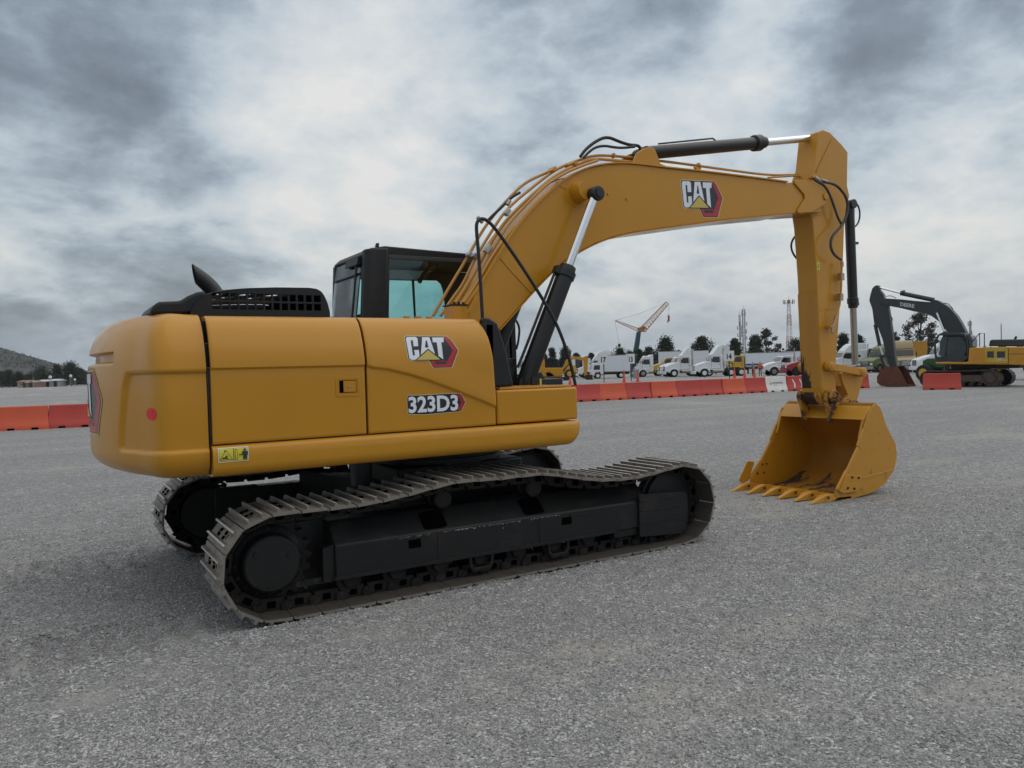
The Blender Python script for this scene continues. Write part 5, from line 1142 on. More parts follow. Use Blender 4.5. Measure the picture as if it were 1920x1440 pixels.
def face_y(z): return -(.20 + (.115 - .20) * (z - .20) / .28) - .004 if z < .48 else -(.115 + (.095 - .115) * (z - .48) / .33) - .004
pal = {15: 'barrier_red', 16: 'barrier_orange', 17: 'barrier_red', 18: 'barrier_orange', 19: 'barrier_red', 20: 'barrier_red', 21: 'barrier_orange', 22: 'barrier_red', 23: 'barrier_white', 24: 'barrier_red', 25: 'barrier_orange', 26: 'barrier_red'}
NTH = ['', 'first', 'second', 'third', 'fourth', 'fifth', 'sixth', 'seventh', 'eighth', 'ninth', 'tenth', 'eleventh', 'twelfth', 'thirteenth', 'fourteenth', 'fifteenth', 'sixteenth', 'seventeenth', 'eighteenth', 'nineteenth', 'twentieth', 'twenty-first', 'twenty-second', 'twenty-third', 'twenty-fourth', 'twenty-fifth']
for k in range(-2, 27):
    xc = -3.03 + 1.53 * (k - .5); yc = 25.35 - .093 * (xc + 3) + (.03 * ((k * 7) % 3 - 1)); col = pal.get(k, ['barrier_red', 'barrier_orange'][(k + 40) % 2 == 0 and 1 or 0])
    if k <= 0: col = 'barrier_orange'
    if k == 1: col = 'barrier_red'
    cn = {'barrier_red': 'red', 'barrier_orange': 'orange-red', 'barrier_white': 'white'}[col]
    if k == 23: lab = 'white plastic barrier with printed lettering in the red barrier row'
    elif k == 24: lab = 'red plastic barrier with two white chevrons beside the white barrier'
    elif k > 24: lab = cn + ' plastic barrier behind the stick, %s right of the chevron barrier' % NTH[k - 24]
    elif k == 0: lab = 'faded orange barrier at the far left edge, left of the counterweight'
    elif k == 1: lab = 'darker red barrier touching the left outline of the counterweight'
    else: lab = cn + ' plastic barrier in the long row, %s to the left of the white barrier' % NTH[23 - k]
    t, body = barrier('plastic_barrier', lab, (xc, yc), ROW_AZ + ((k * 5) % 3 - 1) * .6, 1.50, col, 'plastic barriers in the long row')
    if k == 23:
        d = Decal(); vs, fs = text_polys('RITCHIE BROS.', .78, .10, .02); d.mesh([(x - .27, y + .44) for x, y in vs], fs, 0); vs, fs = text_polys('Auctioneers', .30, .04, .01); d.mesh([(x - .27, y + .36) for x, y in vs], fs, 0)
        vs, fs = text_polys('rb', .18, .18, .0); d.mesh([(x - .50, y + .38) for x, y in vs], fs, 1)
        d.build('printed_lettering', ['decal_black', 'decal_red'], body, lambda u, v, l: (u, face_y(v) - l, v), cuts=.1)
    if k == 24:
        for xo in (-.42, .12):
            d = Decal(); d.poly([(xo, .66), (xo + .09, .66), (xo + .24, .40), (xo + .16, .14), (xo + .06, .14), (xo + .14, .40)], 0); d.build('chevron', ['sign_white'], body, lambda u, v, l: (u, face_y(v) - l, v), cuts=.08)
q = (35.934, 15.467)
barrier('plastic_barrier', 'single bright red barrier standing alone in front of the far excavator track', q, -60, 1.66, 'barrier_red', 'stray barriers near the far excavator')
q = (36.774, 21.071)
barrier('plastic_barrier', 'red barrier half hidden behind the bucket links of the big excavator', q, -42, 1.6, 'barrier_red', 'stray barriers near the far excavator')

# ------------------------------------------------------------------ far machines
def belt(parent, x0, x1, r, y0, y1, m='track_rust', n=None, name='track_belt'):
    n = n or int((2 * (x1 - x0) + 2 * pi * r) / .19); pts = []
    P = [(x0 + r * cos(a), r + r * sin(a)) for a in np.linspace(-pi / 2, -3 * pi / 2, 12)] + [((x0 * (1 - t) + x1 * t), 2 * r - .03 * sin(pi * t)) for t in (.25, .5, .75)] + [(x1 + r * cos(a), r + r * sin(a)) for a in np.linspace(pi / 2, -pi / 2, 12)]
    sg, p = resample(P, n); mb = MB()
    for a, b in sg:
        c = (a + b) / 2; d = (b - a).normalized(); nx = Vector((-d.y, d.x)); rot = Matrix((Vector((d.x, 0, d.y)), Vector((0, 1, 0)), Vector((nx.x, 0, nx.y)))).transposed()
        mb.box((c.x - nx.x * .02, (y0 + y1) / 2, c.y - nx.y * .02), (p * .97, abs(y1 - y0), .04), rot=rot); c2 = c + d * p * .3; mb.box((c2.x, (y0 + y1) / 2, c2.y), (.02, abs(y1 - y0), .045), rot=rot)
    return mb.build(name, m, parent, smooth=False)
def dig_track(parent, x0, x1, r, y0, y1, m='track_rust', fm='track_rust'):
    belt(parent, x0, x1, r, y0, y1, m)
    mb = MB(); h = 2 * r; mb.bx(x0 + r * .8, x1 - r * .8, y0 + .06, y1 - .1, h * .30, h * .70); mb.build('track_frame', fm, parent, bevel=.04)
    for x in (x0, x1): mb = MB(); mb.lathe((x, y0 + .05, r), (0, 1, 0), [(0, r * .5), (.05, r * .62), (.06, r * .88), (y1 - y0 - .15, r * .88)], n=24); mb.build('idler', fm, parent, ang=30)
    for k in range(6): x = x0 + r + (x1 - x0 - 2 * r) * k / 5; mb = MB(); mb.cyl((x, y0 + .05, h * .17), (x, y1 - .1, h * .17), h * .11, n=14); mb.build('track_roller', 'chassis', parent)
dq = (38.821, 17.571)
de = thing('excavator', 'yellow crawler excavator with black boom and rusty bucket standing at the far right', 'excavator', (dq[0], dq[1], 0), -78)
BP = 1.55
arm = [(-3.572, 6.034), (-3.417, 6.045), (-3.342, 5.958), (-3.33, 5.772), (-3.121, 5.488), (-3.039, 5.191), (-2.854, 4.781), (-2.743, 3.933), (-2.633, 3.087), (-2.57, 2.35), (-2.462, 1.403), (-2.416, 1.192), (-2.643, 1.039), (-2.818, 1.148), (-2.914, 1.414), (-2.984, 1.733), (-3.194, 2.798), (-3.438, 3.5), (-3.665, 3.78), (-3.753, 4.639), (-3.926, 5.187), (-3.84, 5.553), (-3.73, 5.889)]
mb = MB(); mb.prism(arm, BP - .17, BP + .17); arm_o = mb.build('stick', 'boom_black', de, bevel=.02)
bm_ = [(-3.355, 5.218), (-2.847, 5.201), (-2.15, 5.1), (-1.372, 4.946), (-0.52, 4.799), (-0.308, 4.923), (-0.147, 4.859), (0.171, 4.642), (0.396, 4.46), (0.574, 4.262), (0.838, 3.896), (1.055, 3.486), (1.269, 2.981), (1.395, 2.582), (0.904, 2.308), (0.374, 3.029), (0.15, 3.292), (-0.074, 3.657), (-0.44, 3.984), (-0.812, 4.188), (-1.383, 4.331), (-2.06, 4.563), (-2.854, 4.781), (-3.36, 4.98)]
mb = MB(); mb.prism(bm_, BP - .24, BP + .24); db = mb.build('boom', 'boom_black', de, bevel=.02)
tl = [(-2.125, 4.704), (-1.356, 4.526), (-2.112, 4.921), (-1.337, 4.755)]
d = Decal(); W = tl[1][0] - tl[0][0]; Hh = (tl[2][1] - tl[0][1]); vs, fs = text_polys('DEERE', W, Hh, .03); d.mesh(vs, fs, 0)
slp = (tl[1][1] - tl[0][1]) / W
d.build('lettering', ['tower_white'], db, lambda u, v, l: (tl[0][0] + u, BP - .245 - l * 3, tl[0][1] + v + u * slp), cuts=0)
def seg2(parent, name, a, b, r, y, m, r2=None, n=14):
    mb = MB(); mb.cyl((a[0], y, a[1]), (b[0], y, b[1]), r, r2 or r, n=n); return mb.build(name, m, parent)
sp_ = [(-3.419, 5.95), (-3.343, 5.89), (-2.168, 5.465), (-0.402, 4.916)]; c_o = seg2(de, 'stick_cylinder', sp_[2], sp_[3], .13, BP, 'boom_black'); seg2(c_o, 'rod', sp_[1], sp_[2], .055, BP, 'chrome'); mb = MB(); mb.cyl((sp_[2][0] + .2, BP, sp_[2][1]), (sp_[2][0], BP, sp_[2][1]), .17, .13, n=14); mb.build('cylinder_head', 'boom_black', c_o)
sp_ = [(-0.139, 4.154), (0.233, 3.073), (0.385, 2.627)]; c_o = seg2(de, 'boom_cylinder', sp_[1], sp_[2], .12, BP - .36, 'boom_black'); seg2(c_o, 'rod', sp_[0], sp_[1], .055, BP - .36, 'chrome')
c_o = seg2(de, 'boom_cylinder', sp_[1], sp_[2], .12, BP + .36, 'boom_black'); seg2(c_o, 'rod', sp_[0], sp_[1], .055, BP + .36, 'chrome')
sp_ = [(-3.666, 3.727), (-3.421, 2.437), (-3.262, 1.9)]; c_o = seg2(de, 'bucket_cylinder', sp_[0], sp_[1], .10, BP, 'boom_black'); seg2(c_o, 'rod', sp_[1], sp_[2], .05, BP, 'chrome')
lk = [(-3.415, 1.905), (-2.806, 1.806), (-2.783, 1.7), (-3.417, 1.799)]; mb = MB(); mb.prism(lk, BP - .25, BP - .2); mb.prism(lk, BP + .2, BP + .25); mb.build('power_link', 'boom_black', de)
lk = [(-3.416, 1.852), (-3.289, 1.822), (-3.019, 1.205), (-3.173, 1.156)]; mb = MB(); mb.prism(lk, BP - .15, BP + .15); mb.build('bucket_link', 'boom_black', de)
hs = [(-2.902, 5.326), (-2.775, 5.357), (-2.551, 5.311), (-2.364, 5.175)]; mb = MB(); mb.tube([(x, BP - .2, z) for x, z in hs], .022, n=6, smooth=2); mb.build('hose', 'rubber', de)
hs = [(-2.731, 4.188), (-2.632, 4.102), (-2.585, 3.943), (-2.638, 3.789)]; mb = MB(); mb.tube([(x, BP - .2, z) for x, z in hs], .022, n=6, smooth=2); mb.build('hose', 'rubber', de)
hs = [(0.159, 4.674), (0.34, 4.669), (0.519, 4.506), (0.651, 4.298)]; mb = MB(); mb.tube([(x, BP - .2, z) for x, z in hs], .022, n=6, smooth=2); mb.build('hose', 'rubber', de)
bs = [(-2.989, 1.136), (-3.221, 0.904), (-3.39, 0.59), (-3.376, 0.247), (-3.186, 0.062), (-2.732, 0.029), (-1.649, 0.046), (-1.743, 0.237), (-1.931, 0.624), (-2.048, 0.91), (-2.264, 1.198), (-2.562, 1.179)]
mb = MB(); mb.prism(bs, .95, .98); mb.prism(bs, 2.12, 2.15); dbk = mb.build('bucket', 'rust', de); mb = MB(); strip(mb, bs[10:] + bs[:7], .98, 2.12, .03); mb.build('bucket_shell', 'rust_dark', dbk)
for k in range(5): mb = MB(); y = 1.0 + k * .27; mb.prism([(bs[6][0] - .2, .0), (bs[6][0] + .1, .0), (bs[6][0] - .15, .12)], y - .05, y + .05); mb.build('tooth', 'rust', dbk)
# upper body
cb = [(0.029, 2.49), (0.23, 2.897), (0.397, 2.981), (1.255, 2.954), (1.557, 2.9), (1.702, 2.558), (1.758, 2.079), (1.718, 1.652), (1.586, 1.441), (1.361, 1.351), (0.35, 1.426), (0.127, 1.53), (0.028, 1.852)]
mb = MB(); n = len(cb)
wf = [(0.304, 2.761), (0.647, 2.773), (0.544, 1.834), (0.511, 1.47), (0.306, 1.49), (0.208, 1.846), (0.208, 2.409)]; wd = [(0.749, 2.749), (1.403, 2.726), (1.583, 2.349), (1.628, 1.941), (1.56, 1.704), (1.472, 1.54), (0.641, 1.539), (0.668, 1.83)]
mb = MB(); mb.prism(cb, .72, 1.05 - .0) ; 
mb = MB(); mb.prism([(a, b) for a, b in cb], 1.0, 1.06); zc_ = cb[3][1]
mb.prism([cb[1], cb[2], cb[3], cb[4], (cb[4][0], cb[4][1] - .12), (cb[1][0] + .05, cb[1][1] - .05)], .1, 1.0)
mb.prism([cb[11], cb[10], cb[9], cb[8], (cb[8][0], cb[8][1] + .25), (cb[11][0], cb[11][1] + .15)], .1, 1.0)
for a, b in ((0, 1), (11, 12), (12, 0), (4, 5), (5, 6), (6, 7), (7, 8)):
    p_, q_ = Vector(cb[a]), Vector(cb[b]); t_ = (q_ - p_).normalized(); n_ = Vector((-t_.y, t_.x)); c0 = Vector((sum(c[0] for c in cb) / n, sum(c[1] for c in cb) / n))
    if n_.dot(c0 - p_) < 0: n_ = -n_
    mb.prism([tuple(p_), tuple(q_), tuple(q_ + n_ * .09), tuple(p_ + n_ * .09)], .1, .2)
p_, q_ = Vector([(0.683, 2.801)][0]), Vector([(0.573, 1.444)][0]); mb.prism([tuple(p_ + Vector((-.05, 0))), tuple(p_ + Vector((.05, 0))), tuple(q_ + Vector((.05, 0))), tuple(q_ + Vector((-.05, 0)))], .1, .18)
dcab = mb.build('cab', 'boom_black', de, bevel=.02)
for w_, nm in ((wf, 'door_window'), (wd, 'door_window')): mb = MB(); mb.prism(w_, .13, .135); mb.build(nm, 'glass_clear', dcab, smooth=False)
mb = MB(); w_ = [(0.936, 2.039), (1.435, 1.948), (1.472, 1.54), (0.641, 1.539), (0.712, 1.829)]; mb.prism(w_, .16, .9); mb.build('seat', 'cloth_dark', dcab)
mb = MB(); w_ = [(1.606, 2.778), (1.803, 2.782), (1.914, 2.548), (1.909, 2.169), (1.768, 2.15), (1.723, 2.557)]; mb.prism(w_, .22, 1.0); mb.build('rear_window', 'glass_dark', dcab)
up = [(0.089, 1.385), (1.734, 1.357), (1.788, 2.116), (2.543, 2.115), (3.599, 2.091), (4.327, 2.053), (4.654, 1.967), (4.727, 1.739), (4.721, 1.243), (4.45, 1.105), (3.587, 1.161), (0.155, 1.271)]
mb = MB(); mb.prism(up, .02, 2.95); mb.bx(up[0][0] + .6, up[9][0] - .5, .6, 2.4, up[11][1] - .3, up[11][1] + .02, 1); ub = mb.build('upper_body', ['deere_yellow', 'chassis'], de, bevel=.05, seg=3)
pn = [(2.543, 2.105), (3.587, 2.078), (3.576, 1.235), (2.532, 1.322)]; mb = MB(); mb.prism(pn, .0, .018); p_o = mb.build('grille_panel', 'deere_light', ub, bevel=.004)
for vs in [(2.643, 1.881), (2.955, 1.567), (3.093, 1.865), (3.46, 1.552)], : 
    for a, b in ((0, 1), (2, 3)):
        mb = MB(); mb.bx(vs[a][0], vs[b][0], -.006, -.001, vs[b][1], vs[a][1])
        for q in range(7): z = vs[b][1] + (vs[a][1] - vs[b][1]) * q / 6; mb.bx(vs[a][0], vs[b][0], -.012, -.0065, z - .008, z + .008, 1)
        mb.build('vent_grille', ['glass_dark', 'chassis'], p_o, smooth=False)
tn = [(3.026, 1.379), (3.389, 1.36), (3.036, 1.518), (3.418, 1.368), (3.562, 1.365), (3.419, 1.452)]
for s_, a, b, c_ in (('330C', 0, 1, 2), ('LC', 3, 4, 5)):
    d = Decal(); vs, fs = text_polys(s_, tn[b][0] - tn[a][0], tn[c_][1] - tn[a][1], .03); d.mesh([(x + tn[a][0], y + tn[a][1]) for x, y in vs], fs, 0); d.build('model_number', ['tower_white'], p_o, lambda u, v, l: (u, -.004 - l * 2, v), cuts=0)
ln = [(3.607, 2.054), (3.595, 1.179), (3.634, 1.708), (4.457, 1.667)]; mb = MB(); mb.bx(ln[0][0] - .01, ln[0][0] + .01, .012, .02, ln[1][1], ln[0][1]); mb.bx(ln[2][0], ln[3][0], .014, .02, ln[2][1] - .012, ln[2][1] + .012); mb.build('panel_gap', 'chassis', ub)
tp = [(2.576, 2.165), (2.643, 2.479), (2.747, 2.512), (4.353, 2.459), (4.547, 2.381), (4.543, 2.071)]; mb = MB(); mb.prism(tp, .5, 2.4); mb.build('hood', 'boom_black', de, bevel=.06, seg=3)
e_ = [(3.697, 2.469), (3.764, 2.633)]; seg2(de, 'exhaust_pipe', e_[0], e_[1], .06, .9, 'chassis', .05)
h_ = [(1.877, 2.432), (2.222, 2.867), (2.448, 2.855), (2.438, 2.147)]; mb = MB(); mb.tube([(x, .3, z) for x, z in h_], .025, n=6); h2 = [(2.226, 2.857), (2.216, 2.156)]; mb.tube([(x, .3, z) for x, z in h2], .025, n=6); mb.tube([(h_[0][0], .3, h_[0][1]), (h_[0][0], .3, up[2][1])], .025, n=6); mb.build('handrail', 'chassis', de)
tr = [(-0.728, 0.436), (3.557, 0.396)]; r_ = .46
dig_track(de, tr[0][0] + r_, tr[1][0] - r_ - .35, r_, 0, .75); dig_track(de, tr[0][0] + r_, tr[1][0] - r_ - .35, r_, 2.3, 3.05, 'chassis', 'chassis')
mb = MB(); mb.bx(tr[0][0] + 1.2, tr[1][0] - 1.4, .7, 2.3, .35, 1.0); mb.cyl(((tr[0][0] + tr[1][0]) / 2, 1.5, .95), ((tr[0][0] + tr[1][0]) / 2, 1.5, 1.3), .7, n=24); mb.build('car_body', 'chassis', de)

# small yellow excavator by the white trucks
mq = (52.279, 75.512); me_ = thing('excavator', 'small yellow excavator with bent boom parked beyond the red barriers near the white trucks', 'excavator', (mq[0], mq[1], 0), CAMR)
dig_track(me_, [(-1.535, 0.005)][0][0], [(2.461, -0.107)][0][0], .32, 0, .5, 'chassis', 'chassis'); dig_track(me_, [(-1.535, 0.005)][0][0], [(2.461, -0.107)][0][0], .32, 1.7, 2.2, 'chassis', 'chassis')
mb = MB(); mb.prism([(-1.727, 1.64), (-1.484, 1.754), (1.948, 1.658), (1.929, 0.937), (1.743, 0.393), (-1.52, 0.415), (-1.721, 0.61)], .1, 2.2); ub = mb.build('upper_body', 'yellow_paint', me_, bevel=.06, seg=3)
mb = MB(); mb.prism([(-0.3, 1.068), (0.183, 1.158), (0.605, 0.888), (0.788, 0.66), (-0.005, 0.545), (-0.172, 0.738)], .08, .10); mb.build('vent_grille', 'black_hole', ub, smooth=False)
mb = MB(); mb.bx([(-0.879, 0.158)][0][0], [(1.522, 0.091)][0][0], .5, 1.7, .3, 1.1); mb.build('car_body', 'chassis', me_)
cz = [(-1.009, 1.707), (-0.837, 2.966), (0.963, 2.95), (1.189, 2.338), (1.274, 1.644)]; mb = MB(); mb.prism([cz[1], cz[2], cz[3], (cz[3][0] - .15, cz[3][1]), (cz[2][0] - .12, cz[2][1] - .12), (cz[1][0], cz[1][1] - .12)], .9, 2.0)
for a_, b_ in ((0, 1), (3, 4)):
    for y in (.9, 1.94): mb.prism([(cz[a_][0], cz[a_][1]), (cz[b_][0], cz[b_][1]), (cz[b_][0] + .09, cz[b_][1]), (cz[a_][0] + .09, cz[a_][1])], y, y + .06)
xm = [(-0.317, 1.688)][0][0]; mb.bx(xm, xm + .08, .9, .96, cz[0][1], cz[1][1]); mb.bx(xm, xm + .08, 1.94, 2.0, cz[0][1], cz[1][1])
mc = mb.build('cab', 'black_plastic', me_, bevel=.02)
mb = MB(); mb.bx(cz[0][0] + .09, cz[3][0], .93, .935, cz[0][1], cz[1][1] - .1); mb.bx(cz[0][0] + .09, cz[3][0], 1.96, 1.965, cz[0][1], cz[1][1] - .1); mb.build('side_window', 'glass_smoke', mc, smooth=False); mb = MB(); mb.bx(cz[0][0], xm, .92, 1.98, cz[0][1], cz[1][1] - .02); mb.build('rear_panel', 'yellow_paint', mc, bevel=.02)
mb = MB(); mb.prism([(1.405, 0.912), (1.89, 1.54), (2.529, 2.736), (3.059, 3.085), (3.752, 3.066), (4.441, 2.908), (5.139, 3.062), (5.308, 2.884), (5.124, 2.49), (4.432, 2.561), (3.743, 2.719), (3.221, 2.682), (2.773, 2.122), (2.132, 0.839)], 1.0, 1.22); mb.build('boom', 'yellow_paint', me_, bevel=.02)
mb = MB(); mb.prism([(4.666, 2.902), (5.037, 3.134), (5.309, 2.953), (5.22, 1.534), (5.071, 0.462), (4.724, 0.472)], 1.02, 1.2); mb.build('stick', 'yellow_paint', me_, bevel=.02)
mb = MB(); mb.prism([(4.69, 0.473), (5.077, 0.67), (5.839, 0.649), (5.821, -0.044), (5.536, -0.349), (5.135, -0.407), (5.058, -0.023)], .8, 1.4); mb.build('bucket', 'rust_dark', me_, bevel=.03)
c_ = [(1.612, 0.854), (2.771, 2.036)]; o = seg2(me_, 'boom_cylinder', c_[0], c_[1], .07, .9, 'black_paint'); o = seg2(me_, 'boom_cylinder', c_[0], c_[1], .07, 1.32, 'black_paint')

# ------------------------------------------------------------------ trucks
def wheel(parent, x, y, r=.5, w=.28, rim='steel', s=-1, name='wheel'):
    mb = MB(); mb.lathe((x, y, r), (0, -s, 0), [(0, r * .6), (.01, r * .9), (.04, r), (w - .03, r), (w, r * .9), (w + .001, r * .6)], n=28); o = mb.build(name, 'tyre', parent, ang=30)
    m = MB(); m.lathe((x, y + s * .004, r), (0, -s, 0), [(0, r * .56), (.03, r * .54), (.06, r * .30), (.061, r * .2)], n=24); m.lathe((x, y + s * .03, r), (0, -s, 0), [(0, r * .10), (.03, r * .20), (.09, r * .2)], n=16); m.build('rim', rim, o, ang=30); return o
def truck(name, label, loc, az, paint, sleeper=0, fair=True, hoodlen=1.9, rear=True, group='trucks parked beyond the red barriers', rim='steel', box=None, low=False, stack=True, fair_h=3.95, cat='truck', tank=True):
    t = thing(name, label, cat, (loc[0], loc[1], 0), az, group); W = 2.4; hl = hoodlen; cx0 = hl - .1; cx1 = cx0 + 1.75 + sleeper; k = .86 if low else 1
    # hood with wheel arch, bumper, grille
    arch = [(1.2 + .62 * cos(a), .5 + .62 * sin(a)) for a in np.linspace(0, pi, 11)]
    mb = MB(); mb.prism([(hl, .75), (hl, 1.95 * k), (hl - .4, 1.92 * k), (.5, 1.62 * k), (.15, 1.42 * k), (.06, 1.1), (.06, .75), (.55, .75)] + [(x, max(z, .75)) for x, z in arch[::-1]] + [(hl - .02, .75)] if False else [(hl, .72), (hl, 1.95 * k), (hl - .4, 1.92 * k), (.5, 1.62 * k), (.15, 1.42 * k), (.06, 1.1), (.06, .70)] + [(x, z) for x, z in arch[::-1] if x > .4 and x < hl - .05 and z > .6], .12, W - .12)
    hood = mb.build('hood', paint, t, bevel=.07, seg=3)
    mb = MB()
    for y in (.0, W - .36): mb.prism([(1.2 + .74 * cos(a), .5 + .70 * sin(a)) for a in np.linspace(0.1, pi - .1, 12)] + [(1.2 + .58 * cos(a), .5 + .56 * sin(a)) for a in np.linspace(pi - .1, .1, 12)], y, y + .36)
    mb.build('fender', paint, t, bevel=.02)
    mb = MB(); mb.bx(-.08, .12, .02, W - .02, .38, .74); mb.build('bumper', 'steel' if paint in ('truck_gold', 'truck_green', 'truck_yellow') else paint, t, bevel=.05, seg=3)
    mb = MB(); mb.bx(.02, .075, .70, W - .70, .82, 1.42 * k)
    for q in range(6): mb.bx(.005, .022, .74, W - .74, .86 + q * .09, .90 + q * .09, 1)
    mb.build('grille', ['glass_dark', 'chrome'], hood, bevel=.01)
    for y in (.16, W - .46): mb = MB(); mb.bx(.0, .16, y, y + .30, .92, 1.14); mb.build('headlight', 'decal_white', hood, bevel=.03, seg=3)
    # cab
    zt = 2.72 * k
    prof = [(cx0, .85), (cx0, 1.9 * k), (cx0 + .12, 1.98 * k), (cx0 + .45, zt - .06), (cx0 + .6, zt), (cx0 + 1.75, zt + .02)]
    if sleeper: prof += [(cx0 + 1.9, zt + .1), (cx1 - .1, zt + .2), (cx1, zt + .15), (cx1, .85)]
    else: prof += [(cx1, zt - .05), (cx1, .85)]
    mb = MB(); mb.prism(prof, .12, W - .12); cb_ = mb.build('cab', paint, t, bevel=.07, seg=3)
    for y in (.112, W - .112):
        mb = MB(); w0, w1 = (y - .008, y + .008); mb.prism([(cx0 + .32, 1.88 * k), (cx0 + .55, zt - .22), (cx0 + 1.35, zt - .22), (cx0 + 1.38, 1.80 * k), (cx0 + .9, 1.78 * k)], w0, w1); mb.build('side_window', 'glass_dark', cb_, bevel=.004)
        mb = MB()
        ring_ = [(cx0 + .28, .98), (cx0 + .30, 1.82 * k), (cx0 + .5, zt - .14), (cx0 + 1.43, zt - .14), (cx0 + 1.45, .98)]
        for a_, b_ in zip(ring_, ring_[1:] + ring_[:1]):
            v_ = (Vector(b_) - Vector(a_)).normalized(); n_ = Vector((-v_.y, v_.x)) * .012; mb.prism([(a_[0] - n_.x, a_[1] - n_.y), (b_[0] - n_.x, b_[1] - n_.y), (b_[0] + n_.x, b_[1] + n_.y), (a_[0] + n_.x, a_[1] + n_.y)], min(w0 + .004, w1), w1 - .0)
        mb.bx(cx0 + 1.22, cx0 + 1.36, w0 - .01, w1 + .01, 1.5 * k, 1.55 * k); mb.build('door_seam', 'chassis', cb_, smooth=False)
    mb = MB(); a_ = Vector((cx0 + .11, 2.02 * k)); b_ = Vector((cx0 + .43, zt - .12)); mb.prism([tuple(a_ + Vector((-.03, 0))), tuple(b_ + Vector((-.03, 0))), tuple(b_ + Vector((.03, 0))), tuple(a_ + Vector((.03, 0)))], .26, W / 2 - .03); mb.prism([tuple(a_ + Vector((-.03, 0))), tuple(b_ + Vector((-.03, 0))), tuple(b_ + Vector((.03, 0))), tuple(a_ + Vector((.03, 0)))], W / 2 + .03, W - .26)
    mb.build('windscreen', 'glass_dark', cb_, bevel=.003)
    for y in (-.12, W + .02): mb = MB(); mb.bx(cx0 + .25, cx0 + .32, y, y + .10, 1.85 * k, 2.35 * k); mb.tube([(cx0 + .3, y + .05, 2.3 * k), (cx0 + .4, W / 2 + (y - W / 2) * .87, 2.3 * k)], .02, n=6); mb.build('mirror', 'chassis', cb_, bevel=.02)
    if sleeper:
        for y in (.112,): mb = MB(); mb.bx(cx0 + 2.0, cx0 + 2.5, y - .006, y + .01, 1.95, 2.25); mb.build('sleeper_window', 'glass_dark', cb_, bevel=.02)
    if fair:
        mb = MB(); fx0 = cx0 + .5; mb.prism([(fx0, zt + .01), (fx0 + .25, zt + .35), (fx0 + .7, fair_h - .25), (fx0 + 1.1, fair_h - .03), (cx1 - .02, fair_h), (cx1, fair_h - .06), (cx1, zt + .02)] if sleeper else [(fx0 - .1, zt + .01), (fx0 + .2, zt + .4), (fx0 + .75, fair_h - .15), (fx0 + 1.15, fair_h), (fx0 + 1.22, fair_h - .02), (fx0 + 1.25, zt + .03)], .22, W - .22); mb.build('roof_fairing', paint, cb_, bevel=.09, seg=3)
        if not sleeper: mb = MB(); mb.bx(fx0 + 1.26, fx0 + 1.55, .25, .30, zt - .3, fair_h - .3); mb.bx(fx0 + 1.26, fx0 + 1.55, W - .30, W - .25, zt - .3, fair_h - .3); mb.build('side_extender', paint, cb_, bevel=.01)
    L_ = cx1 + (3.3 if rear else .3)
    if box: L_ = cx1 + box[0] + .2
    mb = MB(); mb.bx(.3, L_, .75, .83, .72, .98); mb.bx(.3, L_, W - .83, W - .75, .72, .98)
    for q in range(5): x = cx1 + (L_ - cx1) * q / 5; mb.bx(x, x + .12, .83, W - .83, .76, .94)
    if rear and not box: mb.prism([(L_ - 2.2, .99), (L_ - 2.1, 1.12), (L_ - 1.2, 1.12), (L_ - .9, .99)], .7, W - .7)
    mb.build('chassis', 'chassis', t)
    for y, s in ((.0, -1), (W, 1)): wheel(t, 1.2, y + (.05 if s < 0 else -.05), .5, .3, rim, s)
    if rear and not box:
        for x in (L_ - 2.3, L_ - 1.0):
            for y, s in ((.0, -1), (W, 1)): wheel(t, x, y + (.02 if s < 0 else -.02), .5, .55, rim, s)
        mb = MB(); mb.bx(L_ - .1, L_ - .06, .05, .65, .25, .9); mb.bx(L_ - .1, L_ - .06, W - .65, W - .05, .25, .9); mb.build('mud_flap', 'tyre', t)
    if tank:
        for y in (.32, W - .32): mb = MB(); mb.cyl((cx0 + .45, y, .72), (cx0 + 1.9, y, .72), .27, n=20); mb.build('fuel_tank', 'steel', t, ang=40)
    if stack:
        for y in ((.2,) if not sleeper else (.16,)):
            mb = MB(); mb.tube([(cx1 + .12, y, .9), (cx1 + .12, y, zt + .75), (cx1 + .18, y, zt + .9)], .065, n=12); mb.cyl((cx1 + .12, y, 1.3), (cx1 + .12, y, 2.3), .11, n=14); mb.build('exhaust_stack', 'steel', t, ang=40)
    if box:
        bl, z0, z1, bcol, stripe = box; mb = MB(); mb.bx(cx1 + .15, cx1 + .15 + bl, .0, W + .1, z0, z1); bo = mb.build('cargo_box', bcol, t, bevel=.03)
        mb = MB(); mb.bx(cx1 + .13, cx1 + .17 + bl, -.02, W + .12, z0 - .06, z0 + .04); mb.bx(cx1 + .13, cx1 + .17 + bl, -.015, W + .115, z1 - .07, z1 + .01); mb.build('box_rail', 'steel', bo)
        if stripe: mb = MB(); mb.bx(cx1 + .16, cx1 + .14 + bl, -.006, -.002, z0 + .12, z0 + .38); mb.build('stripe', 'truck_blue', bo, smooth=False)
        for x in (cx1 + bl - 1.4,) if bl < 5 else (cx1 + bl - 2.4, cx1 + bl - 1.1):
            for y, s in ((.0, -1), (W, 1)): wheel(t, x, y + (.08 if s < 0 else -.08), .48, .5, rim, s)
    return t
def g3(p): return (p[0], p[1], 0)
truck('tractor_truck', 'white day-cab tractor truck whose hood and front wheel stand left of its twin', (67.246, 69.923), CAMR, 'white_paint', rim='sign_white')
truck('tractor_truck', 'white day-cab tractor truck with open cab door window, just right of its twin', (67.012, 64.213), CAMR, 'white_paint', rim='sign_white')
truck('tractor_truck', 'white tractor truck of which only the hood shows, leftmost of three together', (70.126, 74.023), CAMR, 'white_paint', fair=False, stack=False)
